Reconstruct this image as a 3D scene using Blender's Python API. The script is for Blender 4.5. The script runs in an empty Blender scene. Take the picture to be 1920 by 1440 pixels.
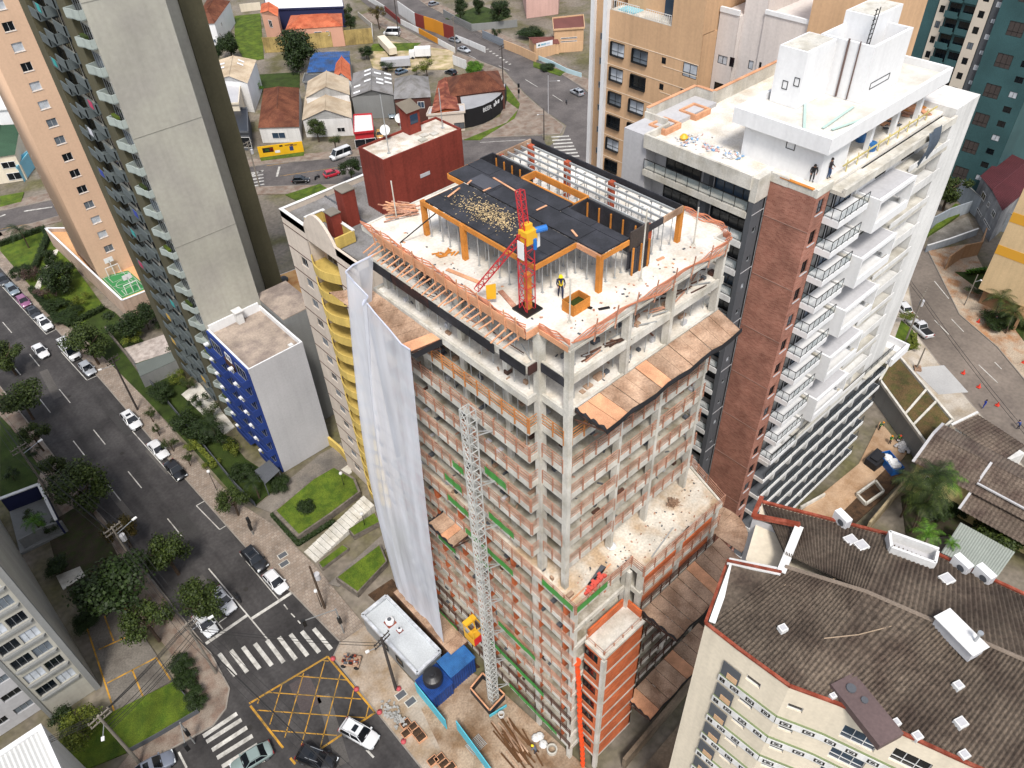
import bpy, math, random
from mathutils import Vector, Matrix
from mathutils.geometry import tessellate_polygon
rnd = random.Random(7)
sc = bpy.context.scene
col = sc.collection
# ------------------------------------------------------------------ camera
CAMH = 85.0; FPX = 1450.0
RX = (0.73942929, -0.4732531, 0.47882756)
RY = (-0.67231505, -0.48192227, 0.56191049)
RZ = (-0.03516821, -0.73741605, -0.67452263)
cam_d = bpy.data.cameras.new('camera'); cam = bpy.data.objects.new('camera', cam_d); col.objects.link(cam)
cam_d.sensor_width = 36.0; cam_d.lens = FPX/1920*36; cam_d.clip_start = 1.0; cam_d.clip_end = 3000
cam.matrix_world = Matrix(((RX[0], -RX[1], -RX[2], 0), (RY[0], -RY[1], -RY[2], 0), (RZ[0], -RZ[1], -RZ[2], CAMH), (0, 0, 0, 1)))
sc.camera = cam
# ------------------------------------------------------------------ light (bright overcast day)
SUN_EL, SUN_AZ = math.radians(58), math.radians(232)      # azimuth of the sun measured from +X towards +Y
w = bpy.data.worlds.new('World'); sc.world = w; w.use_nodes = True
wn = w.node_tree.nodes; wl = w.node_tree.links
bg = wn['Background']; sky = wn.new('ShaderNodeTexSky'); sky.sky_type = 'NISHITA'; sky.sun_disc = False
sky.sun_elevation = SUN_EL; sky.sun_rotation = math.radians(90)-SUN_AZ
sky.air_density = 1.0; sky.dust_density = 4.0; sky.ozone_density = 1.0; sky.altitude = 900
hs = wn.new('ShaderNodeHueSaturation'); hs.inputs['Saturation'].default_value = .45; wl.new(sky.outputs[0], hs.inputs['Color']); wl.new(hs.outputs[0], bg.inputs[0]); bg.inputs[1].default_value = 0.11
sd = bpy.data.lights.new('sun', 'SUN'); sd.energy = 1.5; sd.angle = math.radians(11); sd.color = (1.0, 0.95, 0.88)
so = bpy.data.objects.new('sun', sd); col.objects.link(so); so.location = (0, 0, 200)
sdir = Vector((math.cos(SUN_EL)*math.cos(SUN_AZ), math.cos(SUN_EL)*math.sin(SUN_AZ), math.sin(SUN_EL)))
so.rotation_euler = sdir.to_track_quat('Z', 'Y').to_euler()
vs = sc.view_settings; vs.view_transform = 'Standard'; vs.look = 'None'; vs.gamma = 1.0; vs.exposure = 1.3
vs.use_curve_mapping = False
sc.cycles.max_bounces = 6; sc.cycles.transparent_max_bounces = 12
# ------------------------------------------------------------------ survey helpers (photo point at a known height -> place)
def ray(px, py):
    a, b = (px-960)/FPX, (py-720)/FPX
    return tuple(r[0]*a+r[1]*b+r[2] for r in (RX, RY, RZ))
def G(px, py, z=0.0):
    d = ray(px, py); s = (z-CAMH)/d[2]
    return (d[0]*s, d[1]*s, z)
def G2(px, py, z=0.0): return G(px, py, z)[:2]
def onX(px, py, X):
    d = ray(px, py); s = X/d[0]; return (X, d[1]*s, CAMH+d[2]*s)
def onY(px, py, Y):
    d = ray(px, py); s = Y/d[1]; return (d[0]*s, Y, CAMH+d[2]*s)
def HT(base, px, py):
    d = ray(px, py); s = (base[0]*d[0]+base[1]*d[1])/(d[0]**2+d[1]**2); return CAMH+s*d[2]
def lerp(a, b, t): return tuple(x+(y-x)*t for x, y in zip(a, b))
def dist(a, b): return math.sqrt(sum((x-y)**2 for x, y in zip(a, b)))
# ------------------------------------------------------------------ mesh builder
ORG = {}
def tris(pts):
    out = []
    for t in tessellate_polygon([[Vector((p[0],p[1],0)) for p in pts]]):
        A, B, C = [pts[i] for i in t]
        out.append(t if (B[0]-A[0])*(C[1]-A[1])-(B[1]-A[1])*(C[0]-A[0]) > 0 else tuple(reversed(t)))
    return out
class MB:
    def __init__(s): s.v = []; s.f = []; s.m = []
    def poly(s, pts, mi=0):
        n = len(s.v); s.v += [tuple(p) for p in pts]; s.f.append(tuple(range(n, n+len(pts)))); s.m.append(mi)
    def box(s, x0, y0, z0, x1, y1, z1, mi=0):
        if x1 < x0: x0, x1 = x1, x0
        if y1 < y0: y0, y1 = y1, y0
        if z1 < z0: z0, z1 = z1, z0
        n = len(s.v)
        s.v += [(x0,y0,z0),(x1,y0,z0),(x1,y1,z0),(x0,y1,z0),(x0,y0,z1),(x1,y0,z1),(x1,y1,z1),(x0,y1,z1)]
        for q in ((0,3,2,1),(4,5,6,7),(0,1,5,4),(1,2,6,5),(2,3,7,6),(3,0,4,7)):
            s.f.append(tuple(n+i for i in q)); s.m.append(mi)
    def beam(s, p, q, wd, ht=None, mi=0):
        ht = wd if ht is None else ht
        p, q = Vector(p), Vector(q); d = q-p
        if d.length < 1e-6: return
        d.normalize(); up = Vector((0,0,1)) if abs(d.z) < .95 else Vector((1,0,0))
        sd_ = d.cross(up).normalized()*wd/2; u = sd_.cross(d).normalized()*ht/2
        n = len(s.v)
        for c in (p, q):
            for a, b in ((-1,-1),(1,-1),(1,1),(-1,1)): s.v.append(tuple(c+sd_*a+u*b))
        for k in ((3,2,1,0),(4,5,6,7),(0,1,5,4),(1,2,6,5),(2,3,7,6),(3,0,4,7)):
            s.f.append(tuple(n+i for i in k)); s.m.append(mi)
    def cyl(s, p, q, r, n=8, r2=None, mi=0, caps=True):
        r2 = r if r2 is None else r2
        p, q = Vector(p), Vector(q); d = (q-p).normalized()
        up = Vector((0,0,1)) if abs(d.z) < .95 else Vector((1,0,0))
        a = d.cross(up).normalized(); b = a.cross(d).normalized(); k = len(s.v)
        for c, rr in ((p, r), (q, r2)):
            for i in range(n):
                t = 2*math.pi*i/n; s.v.append(tuple(c+a*rr*math.cos(t)+b*rr*math.sin(t)))
        for i in range(n):
            j = (i+1) % n; s.f.append((k+j, k+i, k+n+i, k+n+j)); s.m.append(mi)
        if caps:
            s.f.append(tuple(k+i for i in range(n))); s.m.append(mi)
            s.f.append(tuple(k+n+i for i in reversed(range(n)))); s.m.append(mi)
    def prism(s, pts, z0, z1, mi=0, cap=True):
        n = len(pts); a = sum(pts[i][0]*pts[(i+1)%n][1]-pts[(i+1)%n][0]*pts[i][1] for i in range(n))
        if a < 0: pts = list(reversed(pts))
        k = len(s.v)
        s.v += [(p[0],p[1],z0) for p in pts]+[(p[0],p[1],z1) for p in pts]
        for i in range(n):
            j = (i+1) % n; s.f.append((k+i,k+j,k+n+j,k+n+i)); s.m.append(mi)
        if cap:
            for t in ([tuple(range(n))] if n < 5 else tris(pts)):
                s.f.append(tuple(k+n+i for i in t)); s.m.append(mi); s.f.append(tuple(k+i for i in reversed(t))); s.m.append(mi)
    def lathe(s, c, prof, n=16, mi=0):
        k = len(s.v)
        for r, z in prof:
            for i in range(n):
                t = 2*math.pi*i/n; s.v.append((c[0]+r*math.cos(t), c[1]+r*math.sin(t), c[2]+z))
        for j in range(len(prof)-1):
            for i in range(n):
                i2 = (i+1) % n; s.f.append((k+j*n+i, k+j*n+i2, k+(j+1)*n+i2, k+(j+1)*n+i)); s.m.append(mi)
    def grid(s, rows, mi=0):
        k = len(s.v); nr, nc = len(rows), len(rows[0])
        for r in rows: s.v += [tuple(p) for p in r]
        for i in range(nr-1):
            for j in range(nc-1):
                s.f.append((k+i*nc+j, k+i*nc+j+1, k+(i+1)*nc+j+1, k+(i+1)*nc+j)); s.m.append(mi)
    def mesh(s, name, mats, o=(0,0,0), smooth=False):
        me = bpy.data.meshes.new(name)
        me.from_pydata([(a[0]-o[0], a[1]-o[1], a[2]-o[2]) for a in s.v], [], s.f)
        if not isinstance(mats, (list, tuple)): mats = [mats]
        for m in mats: me.materials.append(m)
        me.polygons.foreach_set('material_index', s.m)
        if smooth: me.polygons.foreach_set('use_smooth', [True]*len(s.f))
        me.update(); return me
    def build(s, name, mats, parent=None, smooth=False):
        o = ORG.get(parent, (0,0,0)) if parent is not None else (0,0,0)
        return link(name, s.mesh(name, mats, o, smooth), parent)
def link(name, me, parent=None, loc=(0,0,0), rotz=0.0):
    ob = bpy.data.objects.new(name, me); col.objects.link(ob); ob.location = loc; ob.rotation_euler = (0,0,rotz)
    if parent is not None: ob.parent = parent; ORG[ob] = ORG[parent]
    return ob
def tag(o, label=None, cat=None, group=None, kind=None):
    if label: o['label'] = label
    if cat: o['category'] = cat
    if group: o['group'] = group
    if kind: o['kind'] = kind
    return o
def thing(name, label, cat, loc=(0,0,0), group=None, rotz=0.0, local=False):
    o = bpy.data.objects.new(name, None); col.objects.link(o); o.location = loc; o.rotation_euler = (0,0,rotz)
    o.empty_display_size = .5
    ORG[o] = (0,0,0) if local else tuple(loc)
    return tag(o, label, cat, group)
def one(name, mb, mats, label, cat, group=None, smooth=False, base=None):
    """a thing that is a single mesh, its origin at its base"""
    b = base or (sum(p[0] for p in mb.v)/len(mb.v), sum(p[1] for p in mb.v)/len(mb.v), min(p[2] for p in mb.v))
    ob = link(name, mb.mesh(name, mats, b, smooth)); ob.location = b; ORG[ob] = tuple(b)
    return tag(ob, label, cat, group)
def struct(name, mb, mats, label=None):
    ob = mb.build(name, mats); ob['kind'] = 'structure'
    if label: ob['label'] = label
    ORG[ob] = (0,0,0); return ob
# ------------------------------------------------------------------ materials
def lin(h, k=1.0):
    h = h.lstrip('#'); o = []
    for i in (0, 2, 4):
        c = int(h[i:i+2], 16)/255; o.append(min(1, (c/12.92 if c <= .04045 else ((c+.055)/1.055)**2.4)*k))
    return (*o, 1)
MATS = {}
def mat(name, hexc, rough=.85, k=.8, var=.25, scale=1.5, fine=.12, bump=.0, metal=0.0, tint=None, stain=0.0, coat=0.0, spec=.3, track=0.0):
    """plain surface with uneven tone: broad blotches, fine grain, optional second tint and rain streaks"""
    if name in MATS: return MATS[name]
    m = bpy.data.materials.new(name); m.use_nodes = True; n = m.node_tree.nodes; l = m.node_tree.links
    b = n['Principled BSDF']; b.inputs['Roughness'].default_value = rough; b.inputs['Metallic'].default_value = metal
    b.inputs['Specular IOR Level'].default_value = spec
    if coat: b.inputs['Coat Weight'].default_value = coat; b.inputs['Coat Roughness'].default_value = .05
    base = lin(hexc, k)
    tc = n.new('ShaderNodeTexCoord')
    n1 = n.new('ShaderNodeTexNoise'); n1.inputs['Scale'].default_value = scale*.25; n1.inputs['Detail'].default_value = 4
    n2 = n.new('ShaderNodeTexNoise'); n2.inputs['Scale'].default_value = scale*6; n2.inputs['Detail'].default_value = 2
    l.new(tc.outputs['Object'], n1.inputs['Vector']); l.new(tc.outputs['Object'], n2.inputs['Vector'])
    r1 = n.new('ShaderNodeMapRange'); r1.inputs[1].default_value = .3; r1.inputs[2].default_value = .7
    r1.inputs[3].default_value = 1-var; r1.inputs[4].default_value = 1+var*.5; l.new(n1.outputs[0], r1.inputs[0])
    r2 = n.new('ShaderNodeMapRange'); r2.inputs[1].default_value = .3; r2.inputs[2].default_value = .7
    r2.inputs[3].default_value = 1-fine; r2.inputs[4].default_value = 1+fine; l.new(n2.outputs[0], r2.inputs[0])
    mu = n.new('ShaderNodeMath'); mu.operation = 'MULTIPLY'; l.new(r1.outputs[0], mu.inputs[0]); l.new(r2.outputs[0], mu.inputs[1])
    src = None
    if tint:
        mx = n.new('ShaderNodeMix'); mx.data_type = 'RGBA'; mx.inputs[6].default_value = base; mx.inputs[7].default_value = lin(tint, k)
        n3 = n.new('ShaderNodeTexNoise'); n3.inputs['Scale'].default_value = scale*.6; n3.inputs['Detail'].default_value = 5
        mp3 = n.new('ShaderNodeMapping'); mp3.inputs['Location'].default_value = (13, 7, 3); l.new(tc.outputs['Object'], mp3.inputs[0]); l.new(mp3.outputs[0], n3.inputs['Vector'])
        r3 = n.new('ShaderNodeMapRange'); r3.inputs[1].default_value = .42; r3.inputs[2].default_value = .66; l.new(n3.outputs[0], r3.inputs[0])
        l.new(r3.outputs[0], mx.inputs[0]); src = mx.outputs[2]
    stain = stain or track
    if stain:
        mp = n.new('ShaderNodeMapping'); mp.inputs['Scale'].default_value = (.9, .03, 1) if track else (1.6, 1.6, .08); l.new(tc.outputs['Object'], mp.inputs[0])
        n4 = n.new('ShaderNodeTexNoise'); n4.inputs['Scale'].default_value = 1.0; n4.inputs['Detail'].default_value = 5; l.new(mp.outputs[0], n4.inputs['Vector'])
        r4 = n.new('ShaderNodeMapRange'); r4.inputs[1].default_value = .45; r4.inputs[2].default_value = .75; r4.inputs[3].default_value = 1; r4.inputs[4].default_value = 1-stain
        l.new(n4.outputs[0], r4.inputs[0]); mu2 = n.new('ShaderNodeMath'); mu2.operation = 'MULTIPLY'
        l.new(mu.outputs[0], mu2.inputs[0]); l.new(r4.outputs[0], mu2.inputs[1]); mu = mu2
    vm = n.new('ShaderNodeVectorMath'); vm.operation = 'SCALE'
    if src is not None: l.new(src, vm.inputs[0])
    else: vm.inputs[0].default_value = base[:3]
    l.new(mu.outputs[0], vm.inputs['Scale']); l.new(vm.outputs[0], b.inputs['Base Color'])
    if bump:
        bp = n.new('ShaderNodeBump'); bp.inputs['Strength'].default_value = bump; bp.inputs['Distance'].default_value = .05
        l.new(n2.outputs[0], bp.inputs['Height']); l.new(bp.outputs[0], b.inputs['Normal'])
    MATS[name] = m; return m
def flat(name, hexc, rough=.6, k=.8, metal=0.0, coat=0.0, emit=0.0):
    if name in MATS: return MATS[name]
    m = bpy.data.materials.new(name); m.use_nodes = True; b = m.node_tree.nodes['Principled BSDF']
    b.inputs['Base Color'].default_value = lin(hexc, k); b.inputs['Roughness'].default_value = rough; b.inputs['Metallic'].default_value = metal
    if coat: b.inputs['Coat Weight'].default_value = coat; b.inputs['Coat Roughness'].default_value = .04
    MATS[name] = m; return m
def brickmat(name, c1, c2, mortar, bw, bh, k=.8, rough=.9, mort=.012, axis='wall', offset=.5):
    """courses small enough to be print on a wall: brick texture on the wall's own length and height"""
    if name in MATS: return MATS[name]
    m = bpy.data.materials.new(name); m.use_nodes = True; n = m.node_tree.nodes; l = m.node_tree.links; b = n['Principled BSDF']
    b.inputs['Roughness'].default_value = rough; b.inputs['Specular IOR Level'].default_value = .25
    tc = n.new('ShaderNodeTexCoord'); sx = n.new('ShaderNodeSeparateXYZ'); l.new(tc.outputs['Object'], sx.inputs[0])
    cb = n.new('ShaderNodeCombineXYZ')
    if axis == 'wall':
        ad = n.new('ShaderNodeMath'); ad.operation = 'ADD'; l.new(sx.outputs[0], ad.inputs[0]); l.new(sx.outputs[1], ad.inputs[1])
        l.new(ad.outputs[0], cb.inputs[0]); l.new(sx.outputs[2], cb.inputs[1])
    else:
        l.new(sx.outputs[0], cb.inputs[0]); l.new(sx.outputs[1], cb.inputs[1])
    bt = n.new('ShaderNodeTexBrick'); l.new(cb.outputs[0], bt.inputs['Vector'])
    bt.inputs['Color1'].default_value = lin(c1, k); bt.inputs['Color2'].default_value = lin(c2, k); bt.inputs['Mortar'].default_value = lin(mortar, k)
    bt.inputs['Scale'].default_value = 1; bt.inputs['Brick Width'].default_value = bw; bt.inputs['Row Height'].default_value = bh
    bt.inputs['Mortar Size'].default_value = mort; bt.offset = offset
    nz = n.new('ShaderNodeTexNoise'); nz.inputs['Scale'].default_value = .5; nz.inputs['Detail'].default_value = 6; l.new(tc.outputs['Object'], nz.inputs['Vector'])
    r = n.new('ShaderNodeMapRange'); r.inputs[1].default_value = .3; r.inputs[2].default_value = .7; r.inputs[3].default_value = .72; r.inputs[4].default_value = 1.2; l.new(nz.outputs[0], r.inputs[0])
    vm = n.new('ShaderNodeVectorMath'); vm.operation = 'SCALE'; l.new(bt.outputs[0], vm.inputs[0]); l.new(r.outputs[0], vm.inputs['Scale'])
    l.new(vm.outputs[0], b.inputs['Base Color']); MATS[name] = m; return m
def leafmat(name, c1, c2, c3, k=.8):
    if name in MATS: return MATS[name]
    m = bpy.data.materials.new(name); m.use_nodes = True; n = m.node_tree.nodes; l = m.node_tree.links; b = n['Principled BSDF']
    b.inputs['Roughness'].default_value = .6; b.inputs['Specular IOR Level'].default_value = .25
    ge = n.new('ShaderNodeNewGeometry'); cr = n.new('ShaderNodeValToRGB'); e = cr.color_ramp.elements
    e[0].color = lin(c1, k); e[1].color = lin(c3, k); x = cr.color_ramp.elements.new(.55); x.color = lin(c2, k)
    l.new(ge.outputs['Random Per Island'], cr.inputs[0]); l.new(cr.outputs[0], b.inputs['Base Color']); MATS[name] = m; return m
def glassmat(name, hexc, rough=.08, k=1.0):
    return flat(name, hexc, rough, k, 0.0, 0.0)
def netmat(name, hexc, alpha, k=.8, weave=0.0):
    if name in MATS: return MATS[name]
    m = bpy.data.materials.new(name); m.use_nodes = True; n = m.node_tree.nodes; l = m.node_tree.links
    out = n['Material Output']; b = n['Principled BSDF']; b.inputs['Base Color'].default_value = lin(hexc, k); b.inputs['Roughness'].default_value = .9
    b.inputs['Specular IOR Level'].default_value = .1
    tr = n.new('ShaderNodeBsdfTransparent'); mx = n.new('ShaderNodeMixShader')
    tc = n.new('ShaderNodeTexCoord'); nz = n.new('ShaderNodeTexNoise'); mp = n.new('ShaderNodeMapping'); mp.inputs['Scale'].default_value = (.8, .8, .1)
    l.new(tc.outputs['Object'], mp.inputs[0]); l.new(mp.outputs[0], nz.inputs['Vector']); nz.inputs['Scale'].default_value = 1; nz.inputs['Detail'].default_value = 4
    r = n.new('ShaderNodeMapRange'); r.inputs[1].default_value = .3; r.inputs[2].default_value = .7; r.inputs[3].default_value = alpha-.12; r.inputs[4].default_value = alpha+.12; l.new(nz.outputs[0], r.inputs[0])
    l.new(r.outputs[0], mx.inputs[0]); l.new(tr.outputs[0], mx.inputs[1]); l.new(b.outputs[0], mx.inputs[2]); l.new(mx.outputs[0], out.inputs[0])
    MATS[name] = m; return m
# palette
CON = mat('raw_concrete', '#d0cabb', .9, .8, .3, 1.2, .14, .15, tint='#a89e8c', stain=.15)
CONL = mat('pale_concrete', '#d8d4ca', .9, .8, .22, 1.2, .1, .1, tint='#c4beb0', stain=.2)
SLAB = mat('dusty_slab', '#e6e1d8', .95, .85, .2, 1.0, .12, .1, tint='#d2c8b8')
TERR = mat('dirty_slab', '#dcd4c6', .95, .85, .35, .8, .16, .12, tint='#c0a688')
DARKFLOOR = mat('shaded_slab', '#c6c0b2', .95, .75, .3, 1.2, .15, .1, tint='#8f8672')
ASPH = mat('asphalt', '#585554', .92, .58, .35, .45, .16, .2, tint='#494646', track=.3)
ASPHF = mat('asphalt_worn', '#7b7471', .92, .55, .25, .4, .14, .2, tint='#6a6462')
PAVE = mat('pavement_dirty', '#a3968a', .95, .7, .3, 1.0, .2, .2, tint='#8a6f5c')
PAVEC = mat('site_concrete', '#b9ab9b', .95, .72, .3, .7, .15, .1, tint='#a08a70')
WHITE = mat('white_paint', '#f2f2f2', .7, .76, .08, .6, .03, stain=.08)
WHITED = mat('white_paint_worn', '#e4e3e0', .8, .8, .12, .8, .06, stain=.18)
GRASS = mat('lawn', '#6f8424', .95, .5, .4, 1.5, .3, .6, tint='#55701c')
GRASSD = mat('lawn_dark', '#46581e', .95, .5, .4, 1.5, .3, .6, tint='#3d5216')
SOIL = mat('soil', '#5d4632', .95, .7, .3, 2, .3, .3, tint='#3d2e22')
PAINTW = mat('road_paint_white', '#d8d5cd', .8, .72, .3, 2.5, .2, tint='#b4b0a8')
PAINTY = mat('road_paint_yellow', '#d09a34', .8, .7, .3, 2.0, .2, tint='#8c7442')
GLASS = glassmat('dark_glass', '#141a20', .06, .7)
GLASSB = glassmat('blue_glass', '#33475c', .08, .7)
CURT = mat('curtain_glass', '#c9cfd6', .25, .75, .3, 4, .12)
CURT2 = mat('curtain_glass_grey', '#7c858e', .2, .6, .3, 4, .12)
BLK = flat('black_metal', '#161616', .5)
ALU = flat('aluminium', '#b9bcbe', .4, .8, .6)
STEEL = mat('galvanised_steel', '#b9bbba', .5, .8, .2, 4, .15, metal=.3)
WOODO = mat('orange_timber', '#d58a3c', .85, .75, .3, 3, .2)
WOODP = mat('peach_timber', '#dba27c', .85, .8, .3, 3, .2)
WOODB = mat('weathered_plywood', '#c2a288', .9, .74, .35, 1.2, .22, tint='#9c7c64')
RAIL = mat('pink_brown_timber', '#cf9f86', .9, .74, .35, 2.5, .25, tint='#b07a62')
RAILD = mat('dark_timber', '#6b4a3c', .9, .7, .35, 2.5, .2, tint='#4d3a32')
BLKPLY = mat('black_plywood', '#2e2e32', .6, .75, .35, 1.5, .2, tint='#3c3c42')
BRKO = brickmat('hollow_block', '#d9713f', '#bf5d33', '#b0836a', .4, .2, .8)
BRKR = brickmat('facing_brick', '#b27c69', '#945e4e', '#b08d7f', .34, .11, .8, mort=.008)
REDW = mat('red_render', '#8e3d30', .9, .68, .3, .7, .12, stain=.3)
TANW = mat('tan_render', '#d8b18a', .85, .76, .1, .6, .05, stain=.14)
TANL = mat('pinkish_render', '#e2bea0', .85, .76, .08, .5, .04, stain=.05)
BEIG = mat('beige_render', '#d8cabb', .85, .78, .1, .6, .05, stain=.12)
CREAM = mat('cream_render', '#e4d8c2', .85, .8, .1, .6, .05, stain=.12)
GREYW = mat('grey_green_render', '#b8b5a8', .85, .76, .16, .35, .05, tint='#b0aca2', stain=.08)
OLIVE = mat('olive_render', '#66614a', .9, .6, .2, .7, .08, stain=.15)
GREYD = mat('grey_render', '#8f908e', .85, .72, .12, .7, .05, stain=.1)
CHAR = mat('charcoal_render', '#63666b', .85, .65, .12, .7, .05, stain=.06)
LGREY = mat('light_grey_render', '#c2c1c3', .85, .78, .12, .6, .05, stain=.08)
TEAL = mat('teal_tiles', '#3e6164', .6, .7, .2, .8, .1)
BLUEP = mat('royal_blue_render', '#2a448c', .8, .66, .25, .8, .06)
YELP = mat('yellow_render', '#dec06a', .85, .74, .2, .8, .08, stain=.25)
TILEB = mat('brown_roof_tile', '#7c6e60', .95, .62, .4, .7, .35, .3, tint='#5a4c42', stain=.0)
TILER = mat('brown_clay_tile', '#7d4d38', .95, .68, .3, .7, .25, .3, tint='#63392a')
TILEO = mat('orange_clay_tile', '#cc7350', .95, .75, .3, .9, .25, .3, tint='#b45a3c')
FIBRE = mat('fibre_cement_sheet', '#8e8c8c', .9, .72, .25, .8, .15, tint='#76736f')
SHEETB = mat('beige_sheet_roof', '#c9b79e', .9, .76, .2, .6, .1, tint='#b09c82')
RUST = mat('rust_coping', '#8d3f2a', .9, .7, .35, 3, .25, tint='#b0604a')
REDM = flat('red_steel', '#c02c34', .5)
YELM = flat('yellow_steel', '#e8b02a', .5)
NETP = netmat('orange_safety_mesh', '#e89a78', .8)
GREENN = netmat('green_safety_mesh', '#4c9a48', .85)
TARP = mat('black_tarpaulin', '#26262a', .7, .8, .2, 2, .2)
RUBB = flat('rubber', '#17171a', .8)
FORM = mat('brown_form_board', '#4a2f2a', .7, .75, .3, 2, .2, tint='#2a2324')
# ------------------------------------------------------------------ ground, roads, pavements
def sheet(name, pts, z, m, kind='structure', label=None):
    b = MB(); n = len(pts); a = sum(pts[i][0]*pts[(i+1)%n][1]-pts[(i+1)%n][0]*pts[i][1] for i in range(n))
    if a < 0: pts = list(reversed(pts))
    b.v = [(p[0],p[1],z) for p in pts]; b.f = [tuple(t) for t in tris(pts)]; b.m = [0]*len(b.f); return struct(name, b, m, label)
def slabthing(name, pts, z0, z1, m, label=None):
    b = MB(); b.prism(list(pts), z0, z1); return struct(name, b, m, label)
GROUNDM = mat('town_ground', '#8f8578', .95, .65, .35, .25, .2, .2, tint='#6f6a48')
gb = MB(); gb.poly([(-1200,-1200,-.16),(1800,-1200,-.16),(1800,1800,-.16),(-1200,1800,-.16)]); struct('ground', gb, GROUNDM)
RZ0 = -.12
road = sheet('avenue', [(4,186),(9,182),(9.6,170),(10.7,144),(11.6,118),(12.3,89),(13,70),(13.9,61),(14.6,51.3),(12.9,50.3),(12.9,20),(12.5,0),(-12,0),(-11.5,46),(-10.4,51.5),
    (-7.1,53.5),(-1.4,52.5),(.6,53.3),(2.0,55.2),(2.4,60.8),(1.1,82.7),(.06,97.9),(-.7,114.3),(-2.6,150),(-4,186)], RZ0, ASPH)
def roadpiece(name, left, right, z, m):
    """a road laid between its two kerb lines"""
    return sheet(name, list(left)+list(reversed(right)), z, m)
back = roadpiece('back_street', [(-70,206),(13.8,185),(26.8,182.5),(62.6,163.4),(78.2,149),(95,139),(120,122)], [(-70,220),(16.7,195),(29,191),(70.5,171.3),(91,157),(114,145.8),(128,134)], RZ0-.012, ASPHF)
hill = roadpiece('uphill_road', [(112,118),(124,128),(132,130.5),(136.2,133.5),(139,144.8),(143,156.2),(150.8,173.8),(150.8,211),(156.5,249),(180,330)],
    [(128,100),(140,115),(147,125),(156.6,147),(160,160),(164,175.2),(167.2,203.8),(172.7,239.5),(200,330)], RZ0-.006, ASPHF)
side = roadpiece('side_street', [(160,70),(136,43),(118.2,32),(110.4,21.7),(102,9.2),(85,-14)], [(172,68),(143.8,42.5),(128.4,29.2),(124.2,21),(119.2,14.7),(98,-14)], RZ0, mat('asphalt_dusty', '#857a70', .95, .7, .3, .3, .12, .2, tint='#746a62'))
def ribs(parent, name, segs, wd, z, m):
    for p, q in segs:
        p, q = Vector((p[0],p[1],0)), Vector((q[0],q[1],0)); d = (q-p).normalized(); s = Vector((-d.y, d.x, 0))*wd/2
        b = MB(); b.poly([(*(c.xy), z) for c in (p-s, q-s, q+s, p+s)]); b.build(name, m, parent)
def PL(L, x0=0, y0=0, s=1.0): return [(G2(x0+a/s, y0+b/s, RZ0), G2(x0+c/s, y0+d/s, RZ0)) for a, b, c, d in L]
MZ = RZ0+.006
KERBD = mat('cast_iron', '#3a3734', .8, .6, .2, 4, .2)
ribs(road, 'lane_dash', PL([(80,160,153,250),(220,95,293,185),(297,430,375,530),(440,355,523,458),(545,740,628,847),(695,657,783,767)],0,640,3.966)+PL([(797,183,898,312),(953,95,1053,218),(1245,445,1352,577)],0,860,3.966)+PL([(5,604,22,624)])
     +PL([(1597,520,1618,548),(1637,570,1658,592),(1675,610,1690,628)],0,960,3), .14, MZ, PAINTW)
ribs(road, 'parking_line', PL([(0,533,87,627),(87,627,106,617),(115,660,163,713),(163,713,183,704),(248,808,332,903),(332,903,352,893),(388,937,368,948),(368,948,412,993),(412,993,431,981),(450,1038,522,1124),(450,1038,457,1034),(401,1159,418,1180),(404,1172,425,1157)]), .13, MZ, PAINTW)
ribs(road, 'centre_line', PL([(391,1066,470,1160),(470,1160,502,1199)]), .16, MZ, PAINTW)
ribs(road, 'stop_line', PL([(386,1207,463,1154),(472,1160,546,1112)]), .42, MZ+.003, PAINTW)
ribs(road, 'crosswalk_stripe', PL([(245,410,390,610),(350,380,497,578),(458,350,608,548),(565,320,718,518),(675,290,825,490),(782,262,935,462),(885,235,1040,430),(988,210,1145,400),(1095,185,1252,372),
     (100,1155,405,950),(130,1205,445,1005),(180,1280,495,1075),(225,1350,545,1150),(270,1430,590,1230),(330,1480,690,1350)],360,1140,4.8), .5, MZ, PAINTW)
ribs(road, 'yellow_box_edge', PL([(515,860,1220,437),(1220,437,1650,940),(1650,940,1145,1275),(525,880,820,1260),(885,1350,930,1405)],360,1140,4.8), .24, MZ, PAINTY)
ribs(road, 'yellow_box_line', PL([(605,820,590,860),(810,690,700,1050),(1005,585,835,1165),(1195,480,985,1230),(1335,590,1155,1250),(1455,740,1395,1000),(1590,880,1565,985),(940,612,1390,648),(695,760,1525,820),(590,920,1555,988),(720,1103,1305,1147),(1160,470,1230,478)],360,1140,4.8), .12, MZ+.002, PAINTY)
ribs(road, 'lane_dash', PL([(1570,1275,1635,1345)],360,1140,4.8)+PL([(335,1410,350,1440)]), .22, MZ, PAINTW)
ribs(road, 'patch', PL([(960,640,1080,900)],360,1140,4.8), 2.4, MZ-.003, mat('asphalt_patch', '#5a5150', .95, .7, .2, 1, .14))
ribs(back, 'crosswalk_stripe', PL([(463,332-2.2*0,494,319)]+[(462+i*.4,326+i*6.2,493+i*.6,321+i*6.0) for i in range(6)]), .55, MZ-.008, PAINTW)
ribs(back, 'stop_line', PL([(519,331,524,312)]), .5, MZ-.008, PAINTW)
ribs(back, 'edge_line', PL([(525,330,640,313),(500,311,560,302)])+PL([(0,430,115,408)]), .14, MZ-.008, PAINTY)
ribs(back, 'edge_line', PL([(900,267,985,262),(640,318,700,309)]), .2, MZ-.008, PAINTW)
ribs(hill, 'crosswalk_stripe', PL([(1034+i*1.6,257+i*6.4,1067+i*3.2,255+i*6.2) for i in range(7)]), .7, MZ-.002, PAINTW)
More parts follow.
